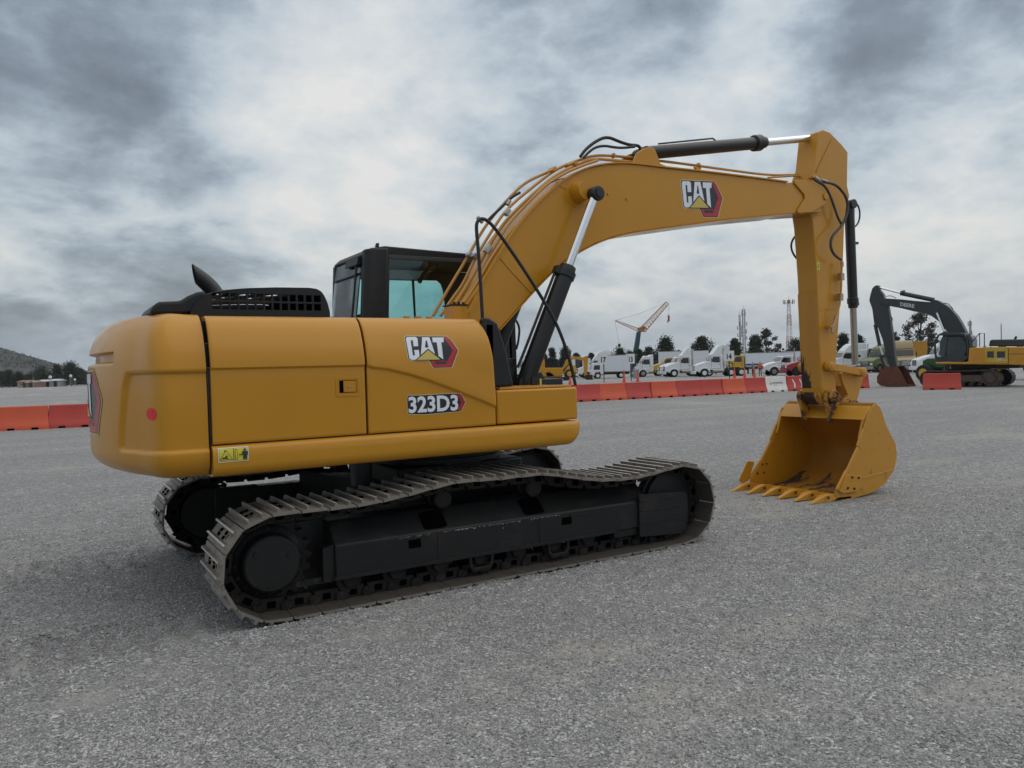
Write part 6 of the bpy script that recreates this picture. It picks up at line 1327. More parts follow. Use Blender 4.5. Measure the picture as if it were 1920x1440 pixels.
truck('tractor_truck', 'yellow sleeper truck parked behind the white day-cab trucks', (75.121, 81.519), CAMR, 'truck_yellow', sleeper=.8, fair=False, rear=False)
truck('tractor_truck', 'white sleeper truck with black windows right of the dark cabinet post', (69.053, 78.186), CAMR, 'white_paint', sleeper=.15, fair=True, hoodlen=.9, rear=False, fair_h=3.2, stack=False)
truck('tractor_truck', 'white sleeper truck with tall roof behind the short box truck', (62.084, 82.424), CAMR, 'white_paint', sleeper=1.3, rear=False, fair_h=3.9)
truck('tractor_truck', 'white truck seen between the boom cylinders of the big excavator', (44.22, 72.219), CAMR, 'white_paint', sleeper=.2, rear=False, fair_h=3.4, hoodlen=1.4)
truck('box_truck', 'yellow-cab truck carrying a long white box with a blue stripe', (82.105, 72.592), CAMR, 'truck_yellow', fair=False, hoodlen=.6, box=(7.2, 1.1, 3.05, 'box_white', True), stack=False, tank=False)
truck('box_truck', 'white conventional truck parked in front of the long white box', (70.478, 56.254), CAMR, 'white_paint', fair=False, low=True, rear=True)
truck('box_truck', 'small white box truck half hidden between red truck and excavator stick', (90.781, 71.997), CAMR, 'white_paint', fair=False, hoodlen=.6, box=(4.2, 1.1, 3.2, 'box_white', False), stack=False, tank=False)
truck('pickup_truck', 'red truck with dark wheels right of the white conventional truck', (67.765, 50.882), CAMR, 'truck_red', fair=False, low=True, hoodlen=2.0, rear=False, stack=False, rim='tyre')
truck('tractor_truck', 'white sleeper truck behind the bucket cylinder of the big excavator', (82.126, 56.194), CAMR, 'white_paint', sleeper=1.6, fair_h=3.75)
truck('tractor_truck', 'olive green truck behind the bucket cylinder of the far excavator', (82.512, 50.108), CAMR + 25, 'truck_green', sleeper=.6, fair_h=3.5)
q = (82.284, 44.394); truck('tractor_truck', 'gold sleeper truck facing the camera with chrome grille and bumper', (80.343, 43.234), 58.7 - 28 + 6, 'truck_gold', sleeper=1.4, fair_h=3.75)
truck('tractor_truck', 'white sleeper truck behind the cab of the far excavator', (74.518, 39.753), CAMR - 8, 'white_paint', sleeper=1.5, fair_h=3.5)
# short cab-over box truck
q = (61.313, 78.211); t = thing('box_truck', 'short white cab-over box truck parked between the two numbered sign posts 17 and 13', 'truck', (q[0], q[1], 0), CAMR, 'trucks parked beyond the red barriers')
mb = MB(); mb.prism([(0, .45), (.0, 1.3), (.22, 2.1), (.35, 2.2), (1.65, 2.25), (1.7, .6), (1.3, .55), (1.2, .95), (.55, .95), (.45, .45)], .1, 2.1); cb_ = mb.build('cab', 'white_paint', t, bevel=.07, seg=3)
mb = MB(); mb.prism([(.30, 1.25), (.42, 1.85), (1.2, 1.88), (1.2, 1.25)], .088, .10); mb.build('side_window', 'glass_dark', cb_); mb = MB(); mb.prism([(.0, 1.35), (.2, 2.02), (.24, 2.02), (.04, 1.35)], .25, 1.95); mb.build('windscreen', 'glass_dark', cb_); mb = MB(); mb.bx(-.05, .05, .15, 2.05, .45, .62); mb.build('bumper', 'white_paint', t, bevel=.03)
mb = MB(); mb.bx(1.8, 5.35, .0, 2.25, .95, 3.2); bo = mb.build('cargo_box', 'box_white', t, bevel=.03); mb = MB(); mb.bx(1.78, 5.37, -.02, 2.27, .88, 1.0); mb.bx(1.78, 5.37, -.015, 2.265, 3.13, 3.22); mb.build('box_rail', 'steel', bo); mb = MB(); mb.bx(.3, 5.3, .5, 1.7, .55, .86); mb.build('chassis', 'chassis', t)
for x in (.88, 4.1):
    for y, s in ((.06, -1), (2.1, 1)): wheel(t, x, y, .42, .25 if x < 2 else .4, 'sign_white', s)
def boxthing(name, label, cat, q, az, dims, col, z0=0, bev=.04, group=None, ribs=0):
    t = thing(name, label, cat, (q[0], q[1], 0), az, group); mb = MB(); mb.bx(0, dims[0], 0, dims[1], z0, dims[2]); o = mb.build('box_body', col, t, bevel=bev)
    if z0 > .5:
        mb = MB(); mb.bx(.2, dims[0] - .2, .6, .75, z0 - .25, z0 - .003); mb.bx(.2, dims[0] - .2, dims[1] - .75, dims[1] - .6, z0 - .25, z0 - .003); mb.build('chassis', 'chassis', t)
        for x in (dims[0] - 1.2, dims[0] - 2.4):
            if x > .6:
                for y, s in ((.05, -1), (dims[1] - .05, 1)): wheel(t, x, y, .48, .5, 'steel', s)
    mb = MB(); mb.bx(-.01, dims[0] + .01, -.01, dims[1] + .01, dims[2] - .06, dims[2] + .01); mb.bx(-.01, dims[0] + .01, -.01, dims[1] + .01, z0 - .001, z0 + .08); mb.build('edge_rail', 'steel', t); return t
boxthing('box_trailer', 'white trailer roof showing above the yellow truck', 'trailer', (83.285, 88.259), CAMR, (7.8, 2.5, 3.85), 'box_white', 1.0)
boxthing('box_trailer', 'narrow white trailer end standing behind the right-hand day-cab truck', 'trailer', (84.05, 76.09), CAMR, (1.4, 2.5, 4.3), 'box_white', .3)
boxthing('box_trailer', 'tall orange trailer end right of the gold truck', 'trailer', (87.496, 48.247), CAMR, (1.9, 2.4, 3.7), 'trailer_orange', 1.0)
boxthing('box_trailer', 'white box trailer behind the small excavator, left of the box truck', 'trailer', (73.25, 99.041), CAMR, (3.0, 2.5, 3.2), 'box_white', 1.0)
boxthing('utility_cabinet', 'grey metal cabinet standing just right of sign 13', 'cabinet', (62.313, 70.581), CAMR, (.75, .5, 1.15), 'cabinet_grey')
boxthing('dark_container', 'tall dark container standing between the box truck and the crane mast', 'container', (70.034, 79.93), CAMR, (.8, 2.0, 3.3), 'boom_black')
# yellow loader pieces left of white truck
q = (66.308, 91.559); t = thing('wheel_loader', 'yellow wheel loader partly hidden behind the small excavator boom', 'loader', (q[0], q[1], 0), CAMR)
mb = MB(); mb.prism([(0, .9), (0, 1.9), (1.6, 2.0), (1.8, 1.5), (3.6, 1.5), (3.6, .8)], .3, 2.2); mb.build('loader_body', 'truck_yellow', t, bevel=.05); mb = MB(); mb.bx(1.7, 2.8, .5, 2.0, 1.5, 3.1); mb.build('cab', 'glass_dark', t, bevel=.06)
for x in (.7, 3.0):
    for y, s in ((.1, -1), (2.4, 1)): wheel(t, x, y, .7, .5, 'truck_yellow', s)

# ------------------------------------------------------------------ farm tractors beside the far excavator
def farm_tractor(label, q, az, hood=True):
    t = thing('farm_tractor', label, 'tractor', (q[0], q[1], 0), az, 'green farm tractors by the far excavator')
    mb = MB(); mb.prism([(.2, .9), (.15, 1.45), (.5, 1.6), (2.0, 1.62), (2.1, .95), (1.0, .85)], .55, 1.25); o = mb.build('hood', 'tractor_green', t, bevel=.08, seg=3)
    mb = MB(); mb.bx(.12, .18, .65, 1.15, .95, 1.45); mb.build('grille', 'black_hole', o); mb = MB(); mb.tube([(.9, .9, 1.5), (.9, .9, 2.7)], .045, n=10); mb.build('exhaust_stack', 'chassis', t)
    mb = MB(); mb.bx(2.0, 3.4, .5, 1.3, .7, 1.2); mb.build('gearbox', 'chassis', t, bevel=.05)
    mb = MB(); mb.bx(2.6, 3.1, .6, 1.2, 1.25, 1.4); mb.bx(3.05, 3.18, .6, 1.2, 1.4, 1.85); mb.build('seat', 'cloth_dark', t, bevel=.04); mb = MB(); mb.tube([(2.1, .9, 1.5), (2.35, .9, 1.75)], .03, n=8); mb.lathe((2.35, .9, 1.75), (.7, 0, .7), [(0, .2), (.02, .2)], n=16); mb.build('steering_wheel', 'chassis', t)
    for y, s in ((.0, -1), (1.8, 1)):
        wheel(t, .55, y, .58, .35, 'deere_light', s); wheel(t, 2.9, y - .1 * -s * -1, .85, .5, 'deere_light', s)
        mb = MB(); mb.prism([(2.9 + .98 * cos(a), .85 + .98 * sin(a)) for a in np.linspace(.3, 2.6, 10)] + [(2.9 + .92 * cos(a), .85 + .92 * sin(a)) for a in np.linspace(2.6, .3, 10)], y - .1 if s < 0 else y - .35, y + .35 if s < 0 else y + .1); mb.build('rear_fender', 'tractor_green', t, bevel=.02)
    return t
farm_tractor('green farm tractor with yellow wheel rims between the rusty bucket and the far excavator track', (49.12, 24.768), CAMR - 62)
farm_tractor('green farm tractor almost hidden behind the far excavator body at the right edge', (51.279, 21.114), CAMR - 40)

# ------------------------------------------------------------------ cones, signs, people
def cone(label, q, h=.9):
    t = thing('traffic_cone', label, 'traffic cone', (q[0], q[1], 0), 0, 'orange traffic cones beyond the barriers')
    mb = MB(); mb.lathe((0, 0, .04), (0, 0, 1), [(0, .18), (h - .04, .03)], n=16); mb.build('cone_body', 'barrier_orange', t); mb = MB(); mb.bx(-.22, .22, -.22, .22, 0, .04); mb.build('cone_base', 'tyre', t, bevel=.01)
    mb = MB(); mb.lathe((0, 0, h * .55), (0, 0, 1), [(0, .098), (h * .18, .064)], n=16); mb.build('reflective_band', 'sign_white', t); return t
cone('orange cone left of the box truck, nearest the small excavator track', (38.912, 52.04)); cone('orange cone standing below the box truck rear wheel', (41.952, 47.851), 1.3); cone('orange cone in front of the grey cabinet', (49.601, 54.903), 1.1)
cone('orange cone left of two beside the day-cab truck rear wheels', (50.532, 42.634), 1.25); cone('orange cone between the other two by the day-cab truck rear wheels', (51.319, 42.155), 1.2); cone('orange cone nearest the white barrier', (50.508, 40.308), 1.3); cone('orange cone seen low between boom cylinder and rubber shroud', (31.148, 49.738), 1.1)
for num, lab, q, zt, wdt, px_ in (('17', 'white square number board reading 17 on a black post by the box truck cab', (46.617, 56.718), 3.0, 2.2, 0), ('13', 'white square number board reading 13 at the box truck rear corner', (51.641, 58.344), 3.0, 1.9, 0), ('14', 'white square number board reading 14 on a black post by the day-cab truck wheels', (59.295, 51.35), 2.9, 2.1, 0)):
    t = thing('number_sign', lab, 'sign', (q[0], q[1], 0), CAMR, 'numbered yard signs'); w = .62 if num != '13' else .5; zt = 2.85
    mb = MB(); mb.bx(-.04, .04, .02, .1, 0, zt); mb.build('post', 'chassis', t); mb = MB(); mb.bx(-w, w * .85, -.015, .015, zt - .95, zt + .12); bo = mb.build('board', 'sign_white', t)
    vs, fs = text_polys(num, w * .85, .58, .04); d = Decal(); d.mesh([(x - w * .45, y + zt - .78) for x, y in vs], fs, 0); d.build('number', ['decal_black'], bo, lambda u, v, l: (u, -.018 - l * 2, v), cuts=0)
def person(label, q, az, top, legs, vest=None):
    J = [((0, 0, .95), .13), ((0, 0, 1.15), .125), ((0, 0, 1.38), .15), ((0, 0, 1.50), .06), ((0, .01, 1.60), .085), ((0, .01, 1.72), .085),
         ((.09, 0, .88), .095), ((.11, .02, .48), .062), ((.12, 0, .09), .045), ((.12, -.14, .04), .04), ((-.09, 0, .88), .095), ((-.11, .01, .48), .062), ((-.12, 0, .09), .045), ((-.12, -.14, .04), .04),
         ((.19, 0, 1.42), .055), ((.24, .02, 1.15), .042), ((.24, -.06, .90), .032), ((.24, -.09, .82), .03), ((-.19, 0, 1.42), .055), ((-.25, .02, 1.15), .042), ((-.24, -.08, .92), .032), ((-.24, -.11, .84), .03)]
    E_ = [(0, 1), (1, 2), (2, 3), (3, 4), (4, 5), (0, 6), (6, 7), (7, 8), (8, 9), (0, 10), (10, 11), (11, 12), (12, 13), (2, 14), (14, 15), (15, 16), (16, 17), (2, 18), (18, 19), (19, 20), (20, 21)]
    for hnd, sx in ((17, 1), (21, -1)):
        b = J[hnd][0]
        for f in range(4): J.append(((b[0] + .008 * sx, b[1] - .025 + .017 * f, b[2] - .075 - (.01 if f in (1, 2) else 0)), .009)); E_.append((hnd, len(J) - 1))
        J.append(((b[0] - .01 * sx, b[1] - .045, b[2] - .03), .010)); E_.append((hnd, len(J) - 1))
    me = bpy.data.meshes.new('person'); me.from_pydata([j[0] for j in J], E_, []); o = bpy.data.objects.new('person', me); C.objects.link(o)
    sk = o.modifiers.new('skin', 'SKIN'); 
    for v, j in zip(me.skin_vertices[0].data, J): v.radius = (j[1], j[1] * .85)
    me.skin_vertices[0].data[0].use_root = True
    sb_ = o.modifiers.new('sub', 'SUBSURF'); sb_.levels = 1; sb_.render_levels = 1
    ev = o.evaluated_get(bpy.context.evaluated_depsgraph_get()); nm = bpy.data.meshes.new_from_object(ev); o.modifiers.clear(); o.data = nm; nm.name = 'person'
    for m_ in (top, legs, 'skin', 'hair'): nm.materials.append(MATS[m_])
    for p in nm.polygons:
        c = p.center; p.use_smooth = True; p.material_index = 3 if (c.z > 1.70 or (c.z > 1.6 and c.y > .04)) else 2 if c.z > 1.53 or (abs(c.x) > .19 and c.z < .92 and c.z > .7) else 1 if c.z < .96 and abs(c.x) < .19 else 0
    o.location = (q[0], q[1], 0); o.rotation_euler = (0, 0, radians(az)); tag(o, label, 'person', 'people standing by the barriers')
    if vest: m = MB(); m.lathe((0, 0, .98), (0, 0, 1), [(0, .16), (.2, .165), (.42, .185), (.46, .10)], n=18); vo = m.build('safety_vest', vest, o)
person('person in grey top and dark trousers standing left of the one in orange vest', (69.279, 56.983), 20, 'cloth_grey', 'cloth_dark'); person('person in orange vest and dark trousers standing beside the white truck', (68.451, 55.146), -30, 'vest_orange', 'cloth_dark', 'vest_orange')

# ------------------------------------------------------------------ crane and masts
cq = (147.265, 171.073); cr = thing('crane', 'tall crane with teal mast and orange lattice jibs standing far behind the trucks', 'crane', (cq[0], cq[1], 0), CAMR)
mp_ = [(0.433, 2.588), (0.094, 4.988), (0.771, 8.154), (1.457, 11.716), (2.651, 11.682), (2.164, 8.115), (1.488, 4.949), (1.827, 2.55)]; mb = MB(); mb.prism(mp_, -.9, .9); mb.build('mast', 'crane_teal', cr, bevel=.2)
mb = MB(); mb.bx(-6, 6, -1.5, 1.5, 1.0, 3.5); mb.build('carrier', 'crane_teal', cr, bevel=.2)
for k in range(5): wheel(cr, -5 + k * 2.4, -1.6, .7, .6, 'steel', -1)
def lattice(mb, a, b, w0, w1, n, r, y0=0, m=0, mpat=None):
    a = Vector((a[0], y0, a[1])); b = Vector((b[0], y0, b[1])); u = (b - a).normalized(); s = u.cross(Vector((0, 1, 0))).normalized(); prev = None
    for k in range(n + 1):
        p = a.lerp(b, k / n); w = w0 + (w1 - w0) * k / n; c4_ = [p + s * w / 2 * i_ + Vector((0, w / 2 * j_, 0)) for i_, j_ in ((1, 1), (1, -1), (-1, -1), (-1, 1))]
        mi = mpat(k) if mpat else m
        for q in range(4): mb.cyl(c4_[q], c4_[(q + 1) % 4], r * .6, n=4, m=mi, cap=False)
        if prev:
            for q in range(4): mb.cyl(prev[q], c4_[q], r, n=4, m=mi, cap=False); mb.cyl(prev[q], c4_[(q + 1) % 4], r * .6, n=4, m=mi, cap=False)
        prev = c4_
j1 = [(3.262, 12.262), (10.818, 20.12)]; mb = MB(); lattice(mb, j1[0], j1[1], 1.8, 1.0, 11, .10); mb.build('main_jib', 'crane_orange', cr, smooth=False)
j2 = [(2.264, 12.171), (-4.825, 15.271)]; mb = MB(); lattice(mb, j2[0], j2[1], .9, .3, 9, .07); mb.build('rear_jib', 'crane_orange', cr, smooth=False)
ck = [(2.054, 11.699), (1.685, 12.903), (3.491, 13.449), (4.471, 12.825), (3.247, 11.666)]; mb = MB(); mb.prism(ck, -.8, .8); mb.build('jib_head', 'crane_orange', cr, bevel=.1)
ln = [(-4.825, 15.271), (2.186, 17.063), (9.016, 19.654), (10.822, 20.279), (-4.949, 15.076), (-3.812, 8.083), (11.318, 19.391), (11.127, 16.416)]; mb = MB(); mb.tube([(x, 0, z) for x, z in ln[:4]], .035, n=4); mb.build('pendant_rope', 'chassis', cr); mb = MB(); mb.tube([(x, 0, z) for x, z in ln[4:6]], .035, n=4); mb.build('hoist_rope', 'chassis', cr); mb = MB(); mb.tube([(x, 0, z) for x, z in ln[6:8]], .035, n=4); mb.build('hoist_rope', 'chassis', cr)
hk = [(-3.815, 7.963), (11.117, 16.019), (10.895, 15.031)]; mb = MB(); mb.lathe((hk[0][0], 0, hk[0][1] - .5), (0, 0, 1), [(0, .2), (.3, .45), (.7, .45), (1.0, .1)], n=12); mb.build('hook_block', 'black_paint', cr); mb = MB(); mb.box((hk[1][0], 0, hk[1][1] - .5), (.5, .5, 1.8)); mb.tube([(hk[2][0], 0, hk[2][1]), (hk[2][0] - .3, 0, hk[2][1] - .6), (hk[2][0] + .2, 0, hk[2][1] - .8)], .12, n=6); mb.build('hook_block', 'tower_red', cr)
def mast(label, q, h, w0, w1, n, cols, ants, r=.07):
    t = thing('lattice_mast', label, 'mast', (q[0], q[1], 0), CAMR, 'communication masts on the horizon'); mb = MB()
    lattice(mb, (0, 0), (0, h), w0, w1, n, r, mpat=(lambda k: (k * 6 // n) % 2) if len(cols) > 1 else None); mb.build('mast_frame', cols, t, smooth=False)
    for z, rr, cnt in ants:
        for q_ in range(cnt): a_ = 2 * pi * q_ / cnt + .5; mb = MB(); mb.bx(rr * cos(a_) - .12, rr * cos(a_) + .12, rr * sin(a_) - .1, rr * sin(a_) + .1, z, z + 1.6); mb.tube([(0, 0, z + .4), (rr * cos(a_), rr * sin(a_), z + .4)], .05, n=5); mb.build('antenna_panel', 'tower_grey', t)
    mb = MB(); mb.cyl((0, 0, h), (0, 0, h + h * .08), .06, .02, n=6); mb.build('lightning_rod', 'tower_grey', t); return t
q = (245.445, 193.301); mast('slim red and white lattice mast with a ring of antennas left of the excavator stick', q, 25.5, 2.2, .8, 18, ['tower_red', 'tower_white'], [(24, 2.0, 8)], .10)
q = (230.345, 202.482); mast('grey telecom mast with clusters of antennas, right one of the close pair', q, 22.5, .9, .9, 22, ['tower_grey'], [(13, 1.3, 4), (16, 1.6, 3), (20, .9, 4), (10.5, 1.4, 3)], .09)
q = (236.751, 210.29); mast('thin grey telecom mast, left one of the close pair', q, 21, .5, .5, 20, ['tower_grey'], [(12, .9, 3), (15, .9, 3)], .07)
q = (305.666, 156.687); mast('small grey telecom mast right of the far excavator boom', q, 15.5, .5, .5, 14, ['tower_grey'], [(10, 1.0, 3), (13.5, .7, 3)], .08)
q = (347.88, 166.13); mast('very thin grey mast above the hood of the far excavator', q, 15, .3, .2, 10, ['tower_grey'], [], .05)

# ------------------------------------------------------------------ trees
for nm in ('leaf_dark', 'leaf_mid', 'leaf_brown'): island_tone(MATS[nm], .45, 1.5)
def tree(label, q, h, w, seed, leaf='leaf_dark', sparse=False, group='trees along the far edge of the yard', trunk_frac=.3, n=None, slim=False):
    rng = np.random.default_rng(seed); t = thing('tree', label, 'tree', (q[0], q[1], 0), 0, group)
    mb = MB(); th = h * trunk_frac; mb.tube([(0, 0, -.2), (.1 * w * .2, 0, th * .6), (0, .05, th), (.02 * w, 0, h * .8)], [h * .022, h * .006], n=7, smooth=1)
    nb = 13 if not sparse else 16; ctr = []
    for k in range(nb):
        a = k * 2.4 + rng.uniform(-.4, .4); f = (k + .5) / nb; z = th + (h * .93 - th) * f; env = sin(pi * min(1, (.18 + .82 * f) ** .8)) if not slim else (1 - f * .6) * .9
        r = w / 2 * max(.15, env) * rng.uniform(.5, .85); p = np.array([r * cos(a), r * sin(a), z]); ctr.append((p, (w * (.29 if not sparse else .12)) * rng.uniform(.7, 1.25)))
        z0 = th * .7 + (z - th * .7) * .45; mb.tube([(0, 0, z0), (p[0] * .5, p[1] * .5, (z0 + z) / 2 + .1), tuple(p)], [h * .009, h * .002], n=5, smooth=1)
    ctr.append((np.array([0, 0, h * .9]), w * .18)); ctr.append((np.array([0, 0, h * .6]), w * (.34 if not sparse else .10))); ctr.append((np.array([0, 0, h * .4]), w * (.34 if not sparse else .02)))
    mb.build('trunk', 'bark', t)
    n = n or (6500 if not sparse else 2600); ls = (.022 if not sparse else .019) * h
    ci = rng.integers(0, len(ctr), n); P = np.array([c[0] for c in ctr])[ci]; R = np.array([c[1] for c in ctr])[ci]
    dr = rng.normal(size=(n, 3)); dr /= np.linalg.norm(dr, axis=1)[:, None]; rad = R * rng.random(n) ** .45 * rng.uniform(.6, 1.25, n); cpos = P + dr * rad[:, None] * np.array([1, 1, .75])
    keep = cpos[:, 2] > th * .75; cpos = cpos[keep]; n = len(cpos)
    a = rng.normal(size=(n, 3)); a /= np.linalg.norm(a, axis=1)[:, None]; b = np.cross(a, rng.normal(size=(n, 3))); b /= np.linalg.norm(b, axis=1)[:, None]; s = (ls * rng.uniform(.6, 1.5, n))[:, None]
    V = np.stack([cpos - a * s, cpos - b * s * .55, cpos + a * s, cpos + b * s * .55], 1).reshape(-1, 3); Ff = np.arange(4 * n).reshape(-1, 4)
    o = fast_mesh('crown', V, Ff, [leaf], smooth=False); o.parent = t; return t
D_ = 185
def hgt(px, toppy, d): return 1.65 + (692.5 - .0279 * (px - 960) - toppy) * d / 1443
TR = [  # px, top row, width px, distance, seed, leaf, sparse, slim, label
 (1022, 662, 16, 180, 1, 'leaf_dark', 0, 0, 'low dark tree behind the small excavator cab'),
 (1037, 651, 17, 185, 2, 'leaf_mid', 0, 1, 'slim tree rising behind the small excavator boom'),
 (1062, 650, 26, 182, 3, 'leaf_dark', 0, 0, 'round dark tree left of the box truck'),
 (1082, 661, 17, 188, 4, 'leaf_dark', 0, 0, 'small dark tree right beside the round tree left of the box truck'),
 (1110, 661, 20, 190, 5, 'leaf_dark', 0, 0, 'low tree behind the box truck cab'),
 (1142, 660, 24, 190, 6, 'leaf_dark', 0, 0, 'low tree above the middle of the box truck'),
 (1164, 652, 28, 186, 7, 'leaf_dark', 0, 0, 'dark bushy tree directly left of the crane mast'),
 (1182, 658, 24, 190, 8, 'leaf_dark', 0, 0, 'dark tree around the foot of the crane mast'),
 (1200, 654, 24, 184, 9, 'leaf_dark', 0, 0, 'dark tree just right of the crane mast'),
 (1218, 650, 26, 182, 10, 'leaf_dark', 0, 0, 'dark tree left of the tall one behind the yellow truck'),
 (1250, 633, 40, 178, 11, 'leaf_dark', 0, 0, 'tall broad dark tree behind the yellow truck'),
 (1274, 656, 16, 186, 12, 'leaf_dark', 0, 0, 'small tree between the two tall dark trees behind the trucks'),
 (1318, 631, 46, 178, 13, 'leaf_dark', 0, 0, 'tall dark tree above the white day-cab trucks'),
 (1346, 662, 18, 188, 14, 'leaf_dark', 0, 0, 'low tree behind the narrow white trailer end'),
 (1380, 633, 28, 180, 15, 'leaf_mid', 0, 1, 'green tree standing left of the pair of telecom masts'),
 (1418, 628, 26, 186, 16, 'leaf_dark', 0, 0, 'dark tree right of the pair of telecom masts'),
 (1438, 614, 50, 172, 17, 'leaf_brown', 1, 0, 'tall open-crowned tree above the long white box'),
 (1464, 642, 18, 188, 18, 'leaf_brown', 1, 0, 'thin small tree between the open tree and the red and white mast'),
 (1494, 637, 38, 176, 19, 'leaf_dark', 0, 0, 'round dark tree left against the excavator stick'),
 (1583, 624, 26, 178, 20, 'leaf_dark', 0, 0, 'dark tree behind the bucket cylinder rod'),
 (1612, 627, 22, 182, 21, 'leaf_dark', 0, 0, 'dark pointed tree right of the bucket cylinder rod'),
 (1643, 652, 20, 186, 22, 'leaf_dark', 0, 0, 'low tree behind the olive green truck'),
 (1677, 622, 20, 180, 23, 'leaf_dark', 0, 1, 'dark tree right behind the stick of the far excavator'),
 (1727, 583, 78, 165, 24, 'leaf_brown', 1, 0, 'large open tree framed under the boom of the far excavator'),
 (1748, 624, 34, 180, 25, 'leaf_brown', 1, 0, 'smaller brown tree below the right side of the large open tree'),
]
for px, tp_, w, d, sd_, lf, spz, slm, lab in TR:
    f = F_.xy.normalized(); r = Vector((f.y, -f.x)); q = Vector((-3.14, -6.656)) + f * d + r * d * (px - 960) / 1443
    tree(lab, q, hgt(px, tp_, d), w * d / 1443 * 1.15, sd_, lf, bool(spz), slim=bool(slm), trunk_frac=.34 if spz else .18)
TL = [(3, 697, 22, 290, 31, 'leaf_mid', 0, 'low tree cut by the left edge of the photo'), (18, 694, 24, 285, 32, 'leaf_dark', 0, 'dark tree above the pink walled shed'), (36, 698, 22, 280, 33, 'leaf_dark', 0, 'round dark tree behind the pole at left'), (57, 702, 18, 290, 39, 'leaf_dark', 0, 'small dark tree right of the pole at left'),
 (80, 690, 44, 280, 34, 'leaf_dark', 0, 'wide dark tree behind the white roofed sheds'), (108, 682, 16, 275, 35, 'leaf_mid', 1, 'slender pale tree between the wide and the tall dark trees'), (134, 680, 38, 275, 36, 'leaf_dark', 0, 'tallest dark round tree left of the counterweight'),
 (152, 691, 22, 280, 37, 'leaf_mid', 0, 'tree right of the tallest round tree, near the counterweight'), (166, 698, 16, 290, 38, 'leaf_dark', 0, 'small tree touching the counterweight outline'), (120, 706, 26, 285, 40, 'leaf_dark', 0, 'low bush tree below the slender pale tree')]
for px, tp_, w, d, sd_, lf, slm, lab in TL:
    f = F_.xy.normalized(); r = Vector((f.y, -f.x)); q = Vector((-3.14, -6.656)) + f * d + r * d * (px - 960) / 1443
    tree(lab, q, hgt(px, tp_, d), w * d / 1443 * 1.25, sd_, lf, slim=bool(slm), trunk_frac=.08, group='trees at the foot of the hill')
# distant belt of bushes and low trees that reads as one mass behind the trucks and the sheds
def tree_belt(label, pxa, pxb, d, h0, n, seed, leaf):
    rng = np.random.default_rng(seed); f = np.array(F_.xy.normalized()); r = np.array([f[1], -f[0]]); px = rng.uniform(pxa, pxb, n); dd = d + rng.uniform(0, 25, n)
    p = np.array([-3.14, -6.656]) + dd[:, None] * f + (dd * (px - 960) / 1443)[:, None] * r
    top = np.array([h0 * (1 + .45 * mnoise.noise(Vector((q * .045, 0, seed))) + .30 * mnoise.noise(Vector((q * .16, 4, seed)))) for q in px]); z = top * rng.random(n) ** .6
    c = np.concatenate([p, z[:, None]], 1); a = rng.normal(size=(n, 3)); a /= np.linalg.norm(a, axis=1)[:, None]; b = np.cross(a, rng.normal(size=(n, 3))); b /= np.linalg.norm(b, axis=1)[:, None]; s = rng.uniform(.14, .38, n)[:, None]
    V = np.stack([c - a * s, c - b * s * .6, c + a * s, c + b * s * .6], 1).reshape(-1, 3); o = fast_mesh('tree_belt', V, np.arange(4 * n).reshape(-1, 4), [leaf], smooth=False); tag(o, label, 'tree belt', kind='stuff')
tree_belt('low dark belt of trees and bushes behind the parked trucks', 980, 1960, 215, 3.9, 60000, 5, 'leaf_dark')
tree_belt('low dark belt of trees behind the sheds at the foot of the hill', -60, 260, 310, 4.6, 26000, 8, 'leaf_dark')
# ------------------------------------------------------------------ sheds, tanks, pole, hill
def shed(label, q, az, L, W, h, wallm, roofm):
    t = thing('shed', label, 'shed', (q[0], q[1], 0), az, 'low sheds below the hill'); h *= .72; mb = MB(); mb.bx(0, L, 0, W, 0, h); w = mb.build('wall', wallm, t)
    mb = MB(); mb.prism([(-.3, h + .004), (W + .3, h + .004), (W + .3, h + .2), (W / 2, h + .7), (-.3, h + .2)], -.3, L + .3, 'x'); mb.build('roof', roofm, t)
    for k in range(int(L // 4)): mb = MB(); mb.bx(1.2 + k * 4, 2.4 + k * 4, -.03, .02, .9, h - .6); mb.build('window', 'glass_dark', w)
    mb = MB(); mb.bx(L * .45, L * .45 + 1.1, -.03, .02, 0, 2.1); mb.build('door', 'chassis', w)
shed('low pinkish walled shed left of the pole', (-10.93, 308.218), CAMR - 5, 4.6, 5, 2.6, 'wall_tan', 'wall_brick'); shed('low brick shed beside the pinkish shed', (-8.514, 303.239), CAMR - 5, 3.2, 5, 2.2, 'wall_brick', 'wall_tan')
shed('long shed with pale roof right of the pole', (-5.161, 310.562), CAMR, 7, 6, 2.6, 'wall_tan', 'box_white'); shed('low white roofed shed just left of the pale tree', (-1.179, 305.8), CAMR, 2.6, 5, 2.8, 'cabinet_grey', 'box_white')
for q, z, s, lab in (((-1.223, 298.805), 3.4, .5, 'white water tank above the long shed roof'), ((4.69, 292.87), 3.6, .45, 'white water tank in front of the tallest round tree'), ((5.775, 289.869), 2.3, .35, 'smaller white water tank low beside the tallest round tree')):
    t = thing('water_tank', lab, 'tank', (q[0], q[1], 0), 0, 'white water tanks below the hill'); mb = MB(); mb.lathe((0, 0, z - s), (0, 0, 1), [(0, s * .95), (.05, s), (1.5 * s, s), (1.8 * s, s * .5), (2 * s, s * .3)], n=18); mb.build('tank_body', 'sign_white', t, ang=40)
    mb = MB(); 
    for a_ in range(3): mb.cyl((s * .8 * cos(a_ * 2.1), s * .8 * sin(a_ * 2.1), 0), (s * .7 * cos(a_ * 2.1), s * .7 * sin(a_ * 2.1), z - s), .06, n=6)
    mb.build('tank_stand', 'cabinet_grey', t)
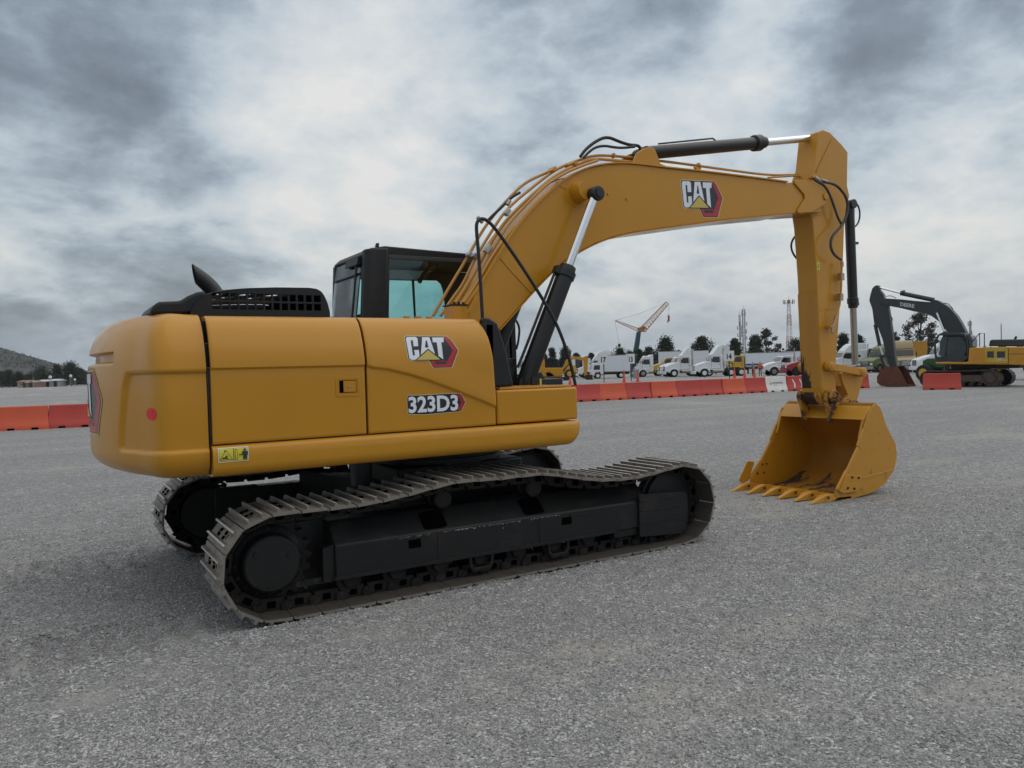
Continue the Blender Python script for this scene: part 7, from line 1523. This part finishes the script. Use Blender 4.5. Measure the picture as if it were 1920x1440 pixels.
q = (-6.106, 293.582); t = thing('utility_pole', 'thin grey pole standing between the sheds at the far left', 'pole', (q[0], q[1], 0), CAMR); mb = MB(); mb.cyl((0, 0, -.2), (0, 0, 3.6), .1, .07, n=8); mb.build('post', 'cabinet_grey', t); mb = MB(); mb.bx(-.5, .5, -.05, .05, 3.2, 3.3); mb.build('cross_arm', 'bark', t)
# hill
mat('hill_scrub', (.048, .050, .045), .9, col2=(.026, .031, .029), nscale=.03, namt=.5, dirt=(.11, .095, .085), dirt_lo=.5, dirt_hi=.7, dscale=.008)
hf = F_.xy.normalized(); hr = Vector((hf.y, -hf.x)); base = Vector((-3.14, -6.656))
mb = MB()
def hill(a, b):
    lat = -1750 + a * 1500; dep = 1250 + b * 900; px = lat / dep * 1443 + 960
    edge = sstep(0, .12, a) * sstep(0, .2, b) * sstep(1, .8, b)
    ridge = interp(lat / (dep) * 1443 + 960, [(-700, 95), (-420, 150), (-150, 118), (0, 78), (40, 62), (100, 39), (165, 18), (230, 4), (300, 0)]) * 1500 / 1443
    prof = sin(pi * min(1, max(0, b))) ** 1.1
    z = ridge * prof + edge * (9 * mnoise.noise(Vector((lat * .006, dep * .006, 0))) + 4.5 * mnoise.noise(Vector((lat * .03, dep * .03, 2))) + 1.2 * mnoise.noise(Vector((lat * .09, dep * .09, 2)))) * min(1, ridge / 30)
    p = base + hf * dep + hr * lat; return (p.x, p.y, z - 1.5)
mb.grid(hill, np.linspace(0, 1, 240), np.linspace(0, 1, 90)); o = mb.build('hill', 'hill_scrub', ang=180); o['kind'] = 'structure'
rng = np.random.default_rng(9); hp = []
for a_, b_ in zip(rng.uniform(.02, .98, 60000), rng.uniform(.1, .62, 60000)):
    p = hill(a_, b_)
    if p[2] > 1 and mnoise.noise(Vector((p[0] * .012, p[1] * .012, 5))) + rng.random() * .5 > .1: hp.append((p[0], p[1], p[2] + rng.uniform(0, 2.2)))
c = np.array(hp); n = len(c); a = rng.normal(size=(n, 3)); a /= np.linalg.norm(a, axis=1)[:, None]; b = np.cross(a, rng.normal(size=(n, 3))); b /= np.linalg.norm(b, axis=1)[:, None]; sz = rng.uniform(.7, 1.9, n)[:, None]
V = np.stack([c - a * sz, c - b * sz * .8, c + a * sz, c + b * sz * .8], 1).reshape(-1, 3); o = fast_mesh('hill_bushes', V, np.arange(4 * n).reshape(-1, 4), ['leaf_dark'], smooth=False); tag(o, 'dark scrub bushes covering the hillside at the far left', 'bushes', kind='stuff')

# ------------------------------------------------------------------ haze
mh = bpy.data.materials.new('haze_air'); mh.use_nodes = True; t = mh.node_tree
for n in list(t.nodes): t.nodes.remove(n)
pv_ = N(t, 'ShaderNodeVolumePrincipled'); pv_.inputs['Color'].default_value = (.86, .90, .95, 1); pv_.inputs['Density'].default_value = .00010; pv_.inputs['Anisotropy'].default_value = .2
t.links.new(pv_.outputs[0], N(t, 'ShaderNodeOutputMaterial').inputs['Volume'])
MATS['haze_air'] = mh
mb = MB(); mb.bx(-3300, 3300, -3300, 3300, -3, 260); hz_o = mb.build('haze', 'haze_air', smooth=False); hz_o['kind'] = 'stuff'; hz_o['label'] = 'thin pale haze hanging over the yard and the far hill'; hz_o['category'] = 'haze'
